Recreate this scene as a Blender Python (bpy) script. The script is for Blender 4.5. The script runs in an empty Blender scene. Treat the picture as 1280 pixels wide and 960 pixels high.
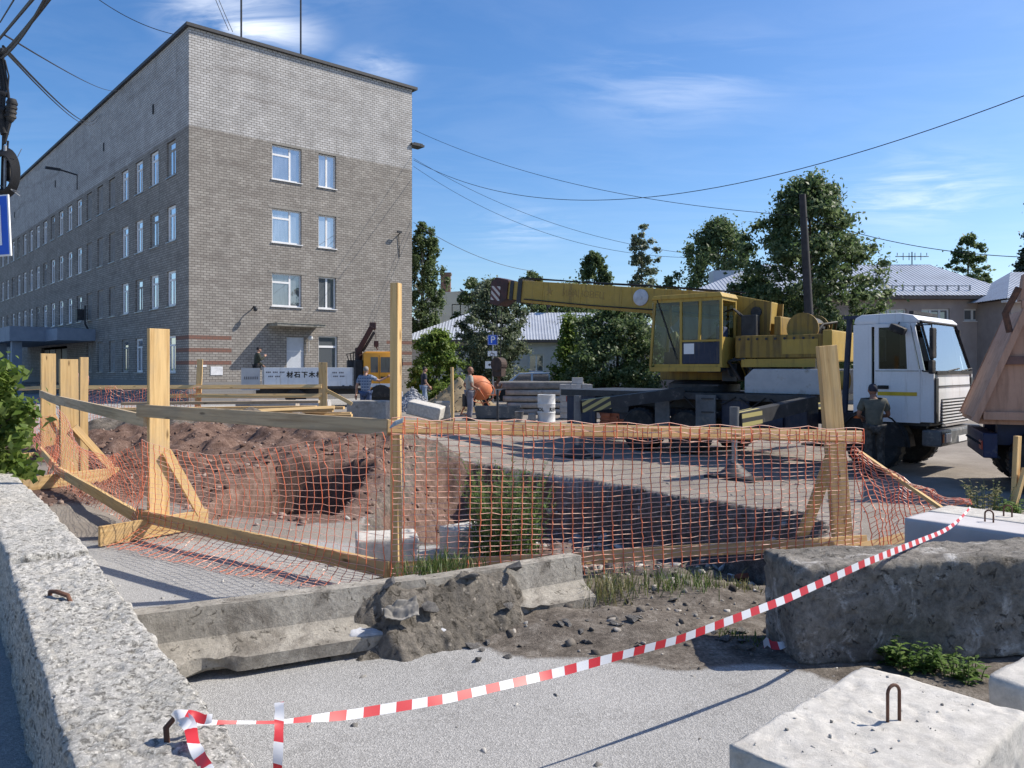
import bpy, bmesh, math, random
import numpy as np
from mathutils import Vector, Matrix

random.seed(7)
RNG = np.random.default_rng(11)
sc = bpy.context.scene
COL = sc.collection
R = math.radians
Z = Vector((0, 0, 1))

# ------------------------------------------------------------------ camera
F, HZ, CH = 980.0, 460.0, 1.70        # focal length and horizon in photo pixels, eye height
cd = bpy.data.cameras.new("camera")
cam = bpy.data.objects.new("camera", cd)
COL.objects.link(cam)
cam.location = (0, 0, CH)
cam.rotation_euler = (R(90), 0, 0)
cd.sensor_width = 36
cd.lens = 36 * F / 1280
cd.shift_y = -(480 - HZ) / 1280
cd.clip_start = 0.05
cd.clip_end = 6000
sc.camera = cam

# ------------------------------------------------------------------ sky and sun
SUN_AZ, SUN_EL = R(78), R(45)          # azimuth from +Y towards +X
w = bpy.data.worlds.new("World")
sc.world = w
w.use_nodes = True
nt = w.node_tree
nt.nodes.clear()


def nd(nt, typ, ins=None, **props):
    n = nt.nodes.new(typ)
    for k, v in props.items():
        setattr(n, k, v)
    if ins:
        for k, v in ins.items():
            if isinstance(v, bpy.types.NodeSocket):
                nt.links.new(v, n.inputs[k])
            else:
                n.inputs[k].default_value = v
    return n


sky = nd(nt, 'ShaderNodeTexSky', sky_type='NISHITA', sun_disc=False, sun_elevation=SUN_EL,
         sun_rotation=SUN_AZ, altitude=150, air_density=1.0, dust_density=1.1, ozone_density=4.0)
tc = nd(nt, 'ShaderNodeTexCoord')
sep = nd(nt, 'ShaderNodeSeparateXYZ', {0: tc.outputs['Generated']})
den = nd(nt, 'ShaderNodeMath', {0: sep.outputs[2], 1: 0.06}, operation='ADD')
den = nd(nt, 'ShaderNodeMath', {0: den.outputs[0], 1: 0.05}, operation='MAXIMUM')
u = nd(nt, 'ShaderNodeMath', {0: sep.outputs[0], 1: den.outputs[0]}, operation='DIVIDE')
v = nd(nt, 'ShaderNodeMath', {0: sep.outputs[1], 1: den.outputs[0]}, operation='DIVIDE')
cmb = nd(nt, 'ShaderNodeCombineXYZ', {0: u.outputs[0], 1: v.outputs[0]})
mp = nd(nt, 'ShaderNodeMapping', {0: cmb.outputs[0], 'Location': (5.3, 3.1, 0), 'Rotation': (0, 0, 0.5), 'Scale': (0.55, 1.15, 1)})
wn = nd(nt, 'ShaderNodeTexNoise', {'Vector': mp.outputs[0], 'Scale': 1.3, 'Detail': 3.0})
wmix = nd(nt, 'ShaderNodeVectorMath', {0: wn.outputs['Color'], 1: (0.9, 0.9, 0)}, operation='MULTIPLY')
wadd = nd(nt, 'ShaderNodeVectorMath', {0: mp.outputs[0], 1: wmix.outputs[0]}, operation='ADD')
cn = nd(nt, 'ShaderNodeTexNoise', {'Vector': wadd.outputs[0], 'Scale': 1.5, 'Detail': 9.0, 'Roughness': 0.6})
# wisps gather round a few directions of the sky, a faint veil lies everywhere
def pdir(x, y):
    return Vector(((x - 640) / F, 1.0, (HZ - y) / F)).normalized()


msum = None
for (cx_, cy_, wid, amt) in ((300, 30, 0.080, 1.0), (470, 85, 0.045, 0.40), (850, 100, 0.12, 0.20), (1150, 238, 0.085, 0.36), (650, 285, 0.06, 0.20), (330, -160, 0.2, 0.8)):
    dd = nd(nt, 'ShaderNodeVectorMath', {0: tc.outputs['Generated'], 1: pdir(cx_, cy_)}, operation='SUBTRACT')
    sq = nd(nt, 'ShaderNodeVectorMath', {0: dd.outputs[0], 1: (1.0, 1.0, 2.3)}, operation='MULTIPLY')
    ln = nd(nt, 'ShaderNodeVectorMath', {0: sq.outputs[0]}, operation='LENGTH')
    mr0 = nd(nt, 'ShaderNodeMapRange', {0: ln.outputs['Value'], 1: wid * 1.5, 2: 0.0, 3: 0.0, 4: amt}, interpolation_type='SMOOTHSTEP')
    msum = mr0.outputs[0] if msum is None else nd(nt, 'ShaderNodeMath', {0: msum, 1: mr0.outputs[0]}, operation='MAXIMUM').outputs[0]
mveil = nd(nt, 'ShaderNodeMath', {0: msum, 1: 0.03}, operation='ADD', use_clamp=True)
cn2 = nd(nt, 'ShaderNodeTexNoise', {'Vector': wadd.outputs[0], 'Scale': 5.0, 'Detail': 8.0, 'Roughness': 0.6})
cna = nd(nt, 'ShaderNodeMath', {0: cn.outputs[0], 1: cn2.outputs[0]}, operation='ADD')
cr0 = nd(nt, 'ShaderNodeMapRange', {0: cna.outputs[0], 1: 0.80, 2: 1.28, 3: 0.0, 4: 1.0}, interpolation_type='SMOOTHSTEP')
cr = nd(nt, 'ShaderNodeMath', {0: cr0.outputs[0], 1: mveil.outputs[0]}, operation='MULTIPLY')
hs = nd(nt, 'ShaderNodeHueSaturation', {'Hue': 0.504, 'Saturation': 1.24, 'Value': 1.0, 'Color': sky.outputs[0]})
cm = nd(nt, 'ShaderNodeMix', data_type='RGBA')
nt.links.new(cr.outputs[0], cm.inputs[0])
nt.links.new(hs.outputs[0], cm.inputs[6])
cm.inputs[7].default_value = (8.2, 8.5, 9.0, 1)
bg = nd(nt, 'ShaderNodeBackground', {0: cm.outputs[2], 1: 0.128})
out = nd(nt, 'ShaderNodeOutputWorld', {0: bg.outputs[0]})

sl = bpy.data.lights.new("sun", 'SUN')
sun = bpy.data.objects.new("sun", sl)
COL.objects.link(sun)
sl.energy = 4.9
sl.angle = R(0.53)
sl.color = (1.0, 0.93, 0.82)
SD = Vector((math.sin(SUN_AZ) * math.cos(SUN_EL), math.cos(SUN_AZ) * math.cos(SUN_EL), math.sin(SUN_EL)))
sun.rotation_euler = SD.to_track_quat('Z', 'Y').to_euler()
sun.location = (30, 10, 40)

sc.view_settings.view_transform = 'Standard'
sc.view_settings.look = 'None'
sc.view_settings.exposure = 0.42
sc.view_settings.gamma = 1.0
sc.view_settings.use_curve_mapping = False
sc.render.engine = 'CYCLES'
sc.cycles.use_denoising = True
sc.cycles.max_bounces = 6
sc.cycles.transparent_max_bounces = 16


# ------------------------------------------------------------------ helpers
def px(x, y, Y):
    return Vector(((x - 640) / F * Y, Y, CH + (HZ - y) / F * Y))


def gp(x, y, z=0.0):
    Y = (CH - z) * F / (y - HZ)
    return Vector(((x - 640) / F * Y, Y, z))


def hashf(ix, iy, iz, seed):
    h = (ix.astype(np.int64) * 374761393 + iy.astype(np.int64) * 668265263 + iz.astype(np.int64) * 2147483647 + seed * 1442695041) & 0xffffffff
    h = ((h ^ (h >> 13)) * 1274126177) & 0xffffffff
    h = (h ^ (h >> 16)) & 0xffffffff
    return h / 4294967295.0


def vnoise(p, seed=0):
    i = np.floor(p).astype(np.int64)
    f = p - i
    f = f * f * (3 - 2 * f)
    r = 0
    for a in (0, 1):
        for b in (0, 1):
            for c in (0, 1):
                wt = (f[:, 0] if a else 1 - f[:, 0]) * (f[:, 1] if b else 1 - f[:, 1]) * (f[:, 2] if c else 1 - f[:, 2])
                r = r + wt * hashf(i[:, 0] + a, i[:, 1] + b, i[:, 2] + c, seed)
    return r * 2 - 1


def fbm(p, octaves=4, seed=0, gain=0.5):
    r, a, s = 0, 1.0, 0
    q = np.array(p, dtype=float)
    for k in range(octaves):
        r = r + a * vnoise(q, seed + k * 17)
        s += a
        a *= gain
        q = q * 2.03 + 11.7
    return r / s


def smooth(a, b, x):
    t = np.clip((x - a) / (b - a), 0, 1)
    return t * t * (3 - 2 * t)


def lm(o):
    return Matrix.LocRotScale(o.location, o.rotation_euler, o.scale)


def wm(o):
    m = lm(o)
    return wm(o.parent) @ m if o.parent else m


def tag(o, label=None, cat=None, group=None, kind=None):
    if label: o["label"] = label
    if cat: o["category"] = cat
    if group: o["group"] = group
    if kind: o["kind"] = kind
    return o


def thing(name, label, cat, loc=(0, 0, 0), rotz=0.0, group=None):
    o = bpy.data.objects.new(name, None)
    o.empty_display_size = 0.2
    o.location = loc
    o.rotation_euler = (0, 0, rotz)
    COL.objects.link(o)
    return tag(o, label, cat, group)


def link(name, me, parent=None, loc=None, mat=None):
    o = bpy.data.objects.new(name, me)
    COL.objects.link(o)
    if parent: o.parent = parent
    if loc is not None: o.location = loc
    if mat is not None and len(me.materials) == 0: me.materials.append(mat)
    return o


def copy_tree(o, parent=None):
    c = o.copy()
    COL.objects.link(c)
    c.parent = parent
    for ch in list(o.children):
        copy_tree(ch, c)
    return c


class MB:
    def __init__(self):
        self.v, self.f, self.m, self.uv = [], [], [], {}

    def add(self, vs, fs, mi=0):
        b = len(self.v)
        self.v += [Vector(x) for x in vs]
        for q in fs:
            self.f.append([b + i for i in q])
            self.m.append(mi)
        return self

    def box(self, c, s, rot=None, mi=0, taper=None):
        c = Vector(c)
        vs = []
        for sx in (-.5, .5):
            for sy in (-.5, .5):
                for sz in (-.5, .5):
                    p = Vector((sx * s[0], sy * s[1], sz * s[2]))
                    if taper and sz > 0:
                        p.x *= taper[0]; p.y *= taper[1]
                    if rot is not None: p = rot @ p
                    vs.append(c + p)
        return self.add(vs, [(0, 1, 3, 2), (4, 6, 7, 5), (0, 4, 5, 1), (2, 3, 7, 6), (0, 2, 6, 4), (1, 5, 7, 3)], mi)

    def bb(self, x0, x1, y0, y1, z0, z1, mi=0):
        return self.box(((x0 + x1) / 2, (y0 + y1) / 2, (z0 + z1) / 2), (abs(x1 - x0), abs(y1 - y0), abs(z1 - z0)), None, mi)

    def beam(self, p0, p1, w, h, up=Z, mi=0):
        p0, p1 = Vector(p0), Vector(p1)
        x = (p1 - p0)
        L = x.length
        x = x.normalized()
        y = Vector(up).cross(x)
        if y.length < 1e-4: y = Vector((1, 0, 0)).cross(x)
        y.normalize()
        z = x.cross(y)
        rot = Matrix((x, y, z)).transposed()
        return self.box((p0 + p1) / 2, (L, w, h), rot, mi)

    def tube(self, pts, r, n=8, cap=True, mi=0, closed=False):
        pts = [Vector(p) for p in pts]
        k = len(pts)
        rs = r if isinstance(r, (list, tuple)) else [r] * k
        vs, fs = [], []
        prev = None
        for i, p in enumerate(pts):
            a = pts[(i - 1) % k] if (i > 0 or closed) else p
            b = pts[(i + 1) % k] if (i < k - 1 or closed) else p
            t = (b - a)
            t = t.normalized() if t.length > 1e-9 else Z.copy()
            if prev is None:
                s = t.cross(Z)
                if s.length < 0.05: s = t.cross(Vector((1, 0, 0)))
            else:
                s = prev - t * prev.dot(t)
                if s.length < 1e-5: s = t.cross(Vector((1, 0, 0)))
            s.normalize()
            prev = s
            b2 = t.cross(s)
            for j in range(n):
                an = 2 * math.pi * j / n
                vs.append(p + (s * math.cos(an) + b2 * math.sin(an)) * rs[i])
        m = k if closed else k - 1
        for i in range(m):
            i2 = (i + 1) % k
            for j in range(n):
                j2 = (j + 1) % n
                fs.append((i * n + j, i * n + j2, i2 * n + j2, i2 * n + j))
        if cap and not closed:
            fs.append(tuple(reversed(range(n))))
            fs.append(tuple((k - 1) * n + j for j in range(n)))
        return self.add(vs, fs, mi)

    def prism(self, poly, y0, y1, mi=0, fn=None):
        """poly of (x,z) extruded along y; fn maps (x,y,z)->point"""
        n = len(poly)
        fn = fn or (lambda x, y, z: (x, y, z))
        vs = [fn(x, y0, z) for x, z in poly] + [fn(x, y1, z) for x, z in poly]
        fs = [tuple(range(n)), tuple(reversed(range(n, 2 * n)))]
        for i in range(n):
            j = (i + 1) % n
            fs.append((j, i, n + i, n + j))
        return self.add(vs, fs, mi)

    def lathe(self, prof, n=24, c=(0, 0, 0), axis='Z', mi=0):
        """closed-profile revolve of (r,h)"""
        c = Vector(c)
        vs, fs = [], []
        k = len(prof)
        for r_, h in prof:
            for j in range(n):
                a = 2 * math.pi * j / n
                x, y = r_ * math.cos(a), r_ * math.sin(a)
                vs.append(c + (Vector((x, y, h)) if axis == 'Z' else Vector((x, h, y)) if axis == 'Y' else Vector((h, x, y))))
        for i in range(k - 1):
            for j in range(n):
                j2 = (j + 1) % n
                fs.append((i * n + j, i * n + j2, (i + 1) * n + j2, (i + 1) * n + j))
        if prof[0][0] > 1e-4: fs.append(tuple(reversed(range(n))))
        if prof[-1][0] > 1e-4: fs.append(tuple((k - 1) * n + j for j in range(n)))
        return self.add(vs, fs, mi)

    def ball(self, c, r, n=10, mi=0):
        r = (r, r, r) if not isinstance(r, (tuple, list)) else r
        k = max(5, n // 2 + 1)
        vs, fs = [], []
        c = Vector(c)
        for i in range(k + 1):
            th = math.pi * i / k
            for j in range(n):
                ph = 2 * math.pi * j / n
                vs.append(c + Vector((r[0] * math.sin(th) * math.cos(ph), r[1] * math.sin(th) * math.sin(ph), r[2] * math.cos(th))))
        for i in range(k):
            for j in range(n):
                j2 = (j + 1) % n
                fs.append((i * n + j, (i + 1) * n + j, (i + 1) * n + j2, i * n + j2))
        return self.add(vs, fs, mi)

    def quad(self, a, b, c, d, mi=0):
        return self.add([a, b, c, d], [(0, 1, 2, 3)], mi)

    def xf(self, M):
        self.v = [M @ p for p in self.v]
        return self

    def build(self, name, mats, parent=None, label=None, cat=None, group=None, kind=None, smooth=False, bevel=0.0,
              world=False, origin=None, fix=True, angle=40):
        me = bpy.data.meshes.new(name)
        vs = self.v
        if world and parent is not None:
            inv = wm(parent).inverted()
            vs = [inv @ p for p in vs]
        if origin is not None:
            origin = Vector(origin)
            vs = [p - origin for p in vs]
        me.from_pydata([tuple(p) for p in vs], [], self.f)
        mats = mats if isinstance(mats, (list, tuple)) else [mats]
        for m in mats: me.materials.append(m)
        if len(mats) > 1: me.polygons.foreach_set('material_index', self.m)
        if fix:
            bm = bmesh.new()
            bm.from_mesh(me)
            bmesh.ops.remove_doubles(bm, verts=bm.verts, dist=1e-5)
            bmesh.ops.recalc_face_normals(bm, faces=bm.faces)
            if bevel > 0:
                ed = [e for e in bm.edges if len(e.link_faces) == 2 and e.calc_face_angle(0) > 0.6]
                bmesh.ops.bevel(bm, geom=ed, offset=bevel, segments=2, affect='EDGES', profile=0.6, clamp_overlap=True)
            bm.to_mesh(me)
            bm.free()
        if smooth:
            for p in me.polygons: p.use_smooth = True
            if angle < 170:
                try: me.set_sharp_from_angle(angle=R(angle))
                except Exception: pass
        o = bpy.data.objects.new(name, me)
        COL.objects.link(o)
        if parent is not None: o.parent = parent
        if origin is not None: o.location = origin
        return tag(o, label, cat, group, kind)


def np_mesh(name, verts, faces, mat, parent=None, loc=None, smooth=False):
    """fast mesh from arrays; faces (M,k)"""
    me = bpy.data.meshes.new(name)
    verts = np.asarray(verts, dtype=np.float32)
    faces = np.asarray(faces, dtype=np.int32)
    M_, k = faces.shape
    me.vertices.add(len(verts))
    me.vertices.foreach_set('co', verts.ravel())
    me.loops.add(M_ * k)
    me.loops.foreach_set('vertex_index', faces.ravel())
    me.polygons.add(M_)
    me.polygons.foreach_set('loop_start', np.arange(0, M_ * k, k, dtype=np.int32))
    try: me.polygons.foreach_set('loop_total', np.full(M_, k, dtype=np.int32))
    except Exception: pass
    if smooth: me.polygons.foreach_set('use_smooth', np.ones(M_, dtype=bool))
    me.update(calc_edges=True)
    me.validate()
    for m in (mat if isinstance(mat, (list, tuple)) else [mat]): me.materials.append(m)
    return link(name, me, parent, loc)


# ------------------------------------------------------------------ materials
def bsdf_mat(name):
    m = bpy.data.materials.new(name)
    m.use_nodes = True
    nt = m.node_tree
    b = nt.nodes['Principled BSDF']
    return m, nt, b


def rgba(c):
    return (c[0], c[1], c[2], 1.0)


def mulc(c, k):
    return tuple(min(1.0, x * k) for x in c)


def mixnode(nt, fac, a, b, mode='MIX'):
    n = nt.nodes.new('ShaderNodeMix')
    n.data_type = 'RGBA'
    n.blend_type = mode
    for i, val in ((0, fac), (6, a), (7, b)):
        if isinstance(val, bpy.types.NodeSocket): nt.links.new(val, n.inputs[i])
        else: n.inputs[i].default_value = val if i == 0 else (rgba(val) if len(val) == 3 else val)
    return n.outputs[2]


def ramp(nt, fac, stops):
    n = nt.nodes.new('ShaderNodeValToRGB')
    nt.links.new(fac, n.inputs[0])
    el = n.color_ramp.elements
    while len(el) < len(stops): el.new(0.5)
    for e, (p, c) in zip(el, stops):
        e.position = p
        e.color = rgba(c) if not isinstance(c, (int, float)) else (c, c, c, 1)
    return n.outputs[0]


def coords(nt, stretch=(1, 1, 1), kind='Object', rot=(0, 0, 0)):
    t = nt.nodes.new('ShaderNodeTexCoord')
    return nd(nt, 'ShaderNodeMapping', {0: t.outputs[kind], 'Scale': stretch, 'Rotation': rot}).outputs[0]


def bump(nt, b, h, strength, dist=0.02):
    n = nd(nt, 'ShaderNodeBump', {'Height': h, 'Strength': strength, 'Distance': dist})
    nt.links.new(n.outputs[0], b.inputs['Normal'])


def M(name, col, col2=None, rough=0.8, scale=5.0, bmp=0.0, bscale=60, bdist=0.01, metal=0.0, stretch=(1, 1, 1), lo=0.35, hi=0.65,
      dirt=None, dscale=3.0, dlo=0.55, dhi=0.7, rnd=0.0, spec=0.4, trans=0.0):
    m, nt, b = bsdf_mat(name)
    col2 = col2 or mulc(col, 0.72)
    cv = coords(nt, stretch)
    n1 = nd(nt, 'ShaderNodeTexNoise', {'Vector': cv, 'Scale': scale, 'Detail': 8.0, 'Roughness': 0.62})
    c = ramp(nt, n1.outputs[0], [(lo, col2), (hi, col)])
    if dirt:
        n2 = nd(nt, 'ShaderNodeTexNoise', {'Vector': cv, 'Scale': dscale, 'Detail': 10.0, 'Roughness': 0.7})
        f = ramp(nt, n2.outputs[0], [(dlo, 0.0), (dhi, 1.0)])
        c = mixnode(nt, f, c, dirt)
    if rnd:
        oi = nt.nodes.new('ShaderNodeObjectInfo')
        mr = nd(nt, 'ShaderNodeMapRange', {0: oi.outputs['Random'], 3: 1 - rnd, 4: 1 + rnd})
        h = nd(nt, 'ShaderNodeHueSaturation', {'Color': c, 'Value': mr.outputs[0]})
        c = h.outputs[0]
    nt.links.new(c, b.inputs['Base Color'])
    b.inputs['Roughness'].default_value = rough
    b.inputs['Metallic'].default_value = metal
    b.inputs['Specular IOR Level'].default_value = spec
    if bmp:
        n3 = nd(nt, 'ShaderNodeTexNoise', {'Vector': cv, 'Scale': bscale, 'Detail': 6.0, 'Roughness': 0.6})
        bump(nt, b, n3.outputs[0], bmp, bdist)
    return m


def paint_mat(name, col, rough=0.45, grime=(.10, .075, .05), rust=(.16, .07, .035), amt=0.5, chips=0.5, fade=0.12):
    """old machine paint: faded patches, grime that runs down, chips of rust"""
    m, nt, b = bsdf_mat(name)
    cv = coords(nt)
    n1 = nd(nt, 'ShaderNodeTexNoise', {'Vector': cv, 'Scale': 1.3, 'Detail': 6.0, 'Roughness': 0.6})
    c = ramp(nt, n1.outputs[0], [(0.3, mulc(col, 1 - fade * 1.6)), (0.7, mulc(col, 1 + fade))])
    st = nd(nt, 'ShaderNodeTexNoise', {'Vector': coords(nt, (7, 7, .55)), 'Scale': 1.6, 'Detail': 7.0, 'Roughness': 0.65})
    c = mixnode(nt, ramp(nt, st.outputs[0], [(0.62 - .16 * amt, 0.0), (0.80 - .1 * amt, 0.8)]), c, grime)
    n2 = nd(nt, 'ShaderNodeTexNoise', {'Vector': cv, 'Scale': 7.0, 'Detail': 10.0, 'Roughness': 0.72, 'Distortion': 0.6})
    ch = ramp(nt, n2.outputs[0], [(0.74 - .14 * chips, 0.0), (0.77 - .14 * chips, 0.9)])
    c = mixnode(nt, ch, c, rust)
    sp = nd(nt, 'ShaderNodeTexNoise', {'Vector': cv, 'Scale': 30.0, 'Detail': 6.0, 'Roughness': 0.7})
    c = mixnode(nt, 1.0, c, ramp(nt, sp.outputs[0], [(0.3, 0.95), (0.7, 1.03)]), 'MULTIPLY')
    nt.links.new(c, b.inputs['Base Color'])
    r_ = ramp(nt, n2.outputs[0], [(0.4, rough), (0.7, min(1, rough + .3))])
    nt.links.new(r_, b.inputs['Roughness'])
    b.inputs['Specular IOR Level'].default_value = 0.4
    bump(nt, b, n1.outputs[0], 0.25, 0.02)
    return m


def wood_mat(name, light, dark, grain=28, rnd=0.14, grey=None):
    """grain runs along the object's local X"""
    m, nt, b = bsdf_mat(name)
    oi = nt.nodes.new('ShaderNodeObjectInfo')
    t = nt.nodes.new('ShaderNodeTexCoord')
    off = nd(nt, 'ShaderNodeVectorMath', {0: t.outputs['Object']}, operation='ADD')
    sc_ = nd(nt, 'ShaderNodeVectorMath', {0: (31.0, 17.0, 9.0)}, operation='SCALE')
    nt.links.new(oi.outputs['Random'], sc_.inputs[3])
    nt.links.new(sc_.outputs[0], off.inputs[1])
    mp = nd(nt, 'ShaderNodeMapping', {0: off.outputs[0], 'Scale': (1.3, grain, grain)})
    n1 = nd(nt, 'ShaderNodeTexNoise', {'Vector': mp.outputs[0], 'Scale': 1.0, 'Detail': 7.0, 'Roughness': 0.6, 'Distortion': 0.6})
    c = ramp(nt, n1.outputs[0], [(0.30, dark), (0.55, light), (0.75, mulc(light, 1.12))])
    mk = nd(nt, 'ShaderNodeMapping', {0: off.outputs[0], 'Scale': (2.6, 9, 9)})
    vk = nd(nt, 'ShaderNodeTexVoronoi', {'Vector': mk.outputs[0], 'Scale': 1.0, 'Randomness': 1.0})
    kf = ramp(nt, vk.outputs['Distance'], [(0.07, 1.0), (0.16, 0.0)])
    c = mixnode(nt, kf, c, mulc(dark, 0.45))
    mg = nd(nt, 'ShaderNodeMapping', {0: off.outputs[0], 'Scale': (1.5, 5, 5)})
    n2 = nd(nt, 'ShaderNodeTexNoise', {'Vector': mg.outputs[0], 'Scale': 1.5, 'Detail': 6.0, 'Roughness': 0.7})
    gf = ramp(nt, n2.outputs[0], [(0.46, 0.0), (0.70, 0.7)])
    c = mixnode(nt, gf, c, grey or mulc(dark, 0.8))
    mr = nd(nt, 'ShaderNodeMapRange', {0: oi.outputs['Random'], 3: 1 - rnd, 4: 1 + rnd})
    c = nd(nt, 'ShaderNodeHueSaturation', {'Color': c, 'Value': mr.outputs[0]}).outputs[0]
    nt.links.new(c, b.inputs['Base Color'])
    b.inputs['Roughness'].default_value = 0.75
    b.inputs['Specular IOR Level'].default_value = 0.25
    bump(nt, b, n1.outputs[0], 0.35, 0.006)
    return m


def leaf_mat(name, a, b_, c_, trans=0.35):
    m, nt, b = bsdf_mat(name)
    g = nt.nodes.new('ShaderNodeNewGeometry')
    col = ramp(nt, g.outputs['Random Per Island'], [(0.0, a), (0.5, b_), (1.0, c_)])
    nt.links.new(col, b.inputs['Base Color'])
    b.inputs['Roughness'].default_value = 0.5
    b.inputs['Specular IOR Level'].default_value = 0.35
    tr = nd(nt, 'ShaderNodeBsdfTranslucent', {0: col})
    mx = nd(nt, 'ShaderNodeMixShader', {0: trans, 1: b.outputs[0], 2: tr.outputs[0]})
    nt.links.new(mx.outputs[0], nt.nodes['Material Output'].inputs[0])
    return m


def lump_mat(name, a, b_, c_):
    m, nt, b = bsdf_mat(name)
    g = nt.nodes.new('ShaderNodeNewGeometry')
    col = ramp(nt, g.outputs['Random Per Island'], [(0.0, a), (0.6, b_), (1.0, c_)])
    n = nd(nt, 'ShaderNodeTexNoise', {'Vector': coords(nt), 'Scale': 40.0, 'Detail': 6.0, 'Roughness': .7})
    col = mixnode(nt, 1.0, col, ramp(nt, n.outputs[0], [(.35, .7), (.65, 1.2)]), 'MULTIPLY')
    nt.links.new(col, b.inputs['Base Color'])
    b.inputs['Roughness'].default_value = 0.95
    b.inputs['Specular IOR Level'].default_value = 0.15
    return m


def glass_mat(name, tint=(0.5, 0.56, 0.56), refl=0.07, rough=0.02):
    m = bpy.data.materials.new(name)
    m.use_nodes = True
    nt = m.node_tree
    nt.nodes.clear()
    tr = nd(nt, 'ShaderNodeBsdfTransparent', {0: rgba(tint)})
    gl = nd(nt, 'ShaderNodeBsdfGlossy', {0: (1, 1, 1, 1), 'Roughness': rough})
    fr = nd(nt, 'ShaderNodeFresnel', {0: 1.5})
    ge = nt.nodes.new('ShaderNodeNewGeometry')
    fb = nd(nt, 'ShaderNodeMath', {0: 1.0, 1: ge.outputs['Backfacing']}, operation='SUBTRACT')
    ad0 = nd(nt, 'ShaderNodeMath', {0: fr.outputs[0], 1: refl}, operation='ADD', use_clamp=True)
    ad = nd(nt, 'ShaderNodeMath', {0: ad0.outputs[0], 1: fb.outputs[0]}, operation='MULTIPLY')
    mx = nd(nt, 'ShaderNodeMixShader', {0: ad.outputs[0], 1: tr.outputs[0], 2: gl.outputs[0]})
    nd(nt, 'ShaderNodeOutputMaterial', {0: mx.outputs[0]})
    return m


def aggregate_mat(name, light, dark, stain, cell=140, speck=0.55, rough=0.9, bmp=0.6, bdist=0.006):
    """old asphalt or rough concrete: stones of many greys, patches of wear"""
    m, nt, b = bsdf_mat(name)
    cv = coords(nt)
    vo = nd(nt, 'ShaderNodeTexVoronoi', {'Vector': cv, 'Scale': cell, 'Randomness': 1.0})
    sepc = nd(nt, 'ShaderNodeSeparateColor', {0: vo.outputs['Color']})
    stone = ramp(nt, sepc.outputs[0], [(0.0, mulc(dark, 0.6)), (0.15, dark), (0.85, light), (1.0, mulc(light, 1.25))])
    n1 = nd(nt, 'ShaderNodeTexNoise', {'Vector': cv, 'Scale': 1.6, 'Detail': 8.0, 'Roughness': 0.65})
    base = ramp(nt, n1.outputs[0], [(0.3, dark), (0.7, light)])
    c = mixnode(nt, speck, base, stone)
    n2 = nd(nt, 'ShaderNodeTexNoise', {'Vector': cv, 'Scale': 0.55, 'Detail': 9.0, 'Roughness': 0.7})
    sf = ramp(nt, n2.outputs[0], [(0.52, 0.0), (0.72, 0.65)])
    c = mixnode(nt, sf, c, stain)
    nt.links.new(c, b.inputs['Base Color'])
    b.inputs['Roughness'].default_value = rough
    b.inputs['Specular IOR Level'].default_value = 0.2
    n3 = nd(nt, 'ShaderNodeTexNoise', {'Vector': cv, 'Scale': cell * 0.6, 'Detail': 4.0})
    hh = nd(nt, 'ShaderNodeMath', {0: vo.outputs['Distance'], 1: n3.outputs[0]}, operation='ADD')
    bump(nt, b, hh.outputs[0], bmp, bdist)
    return m


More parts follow.
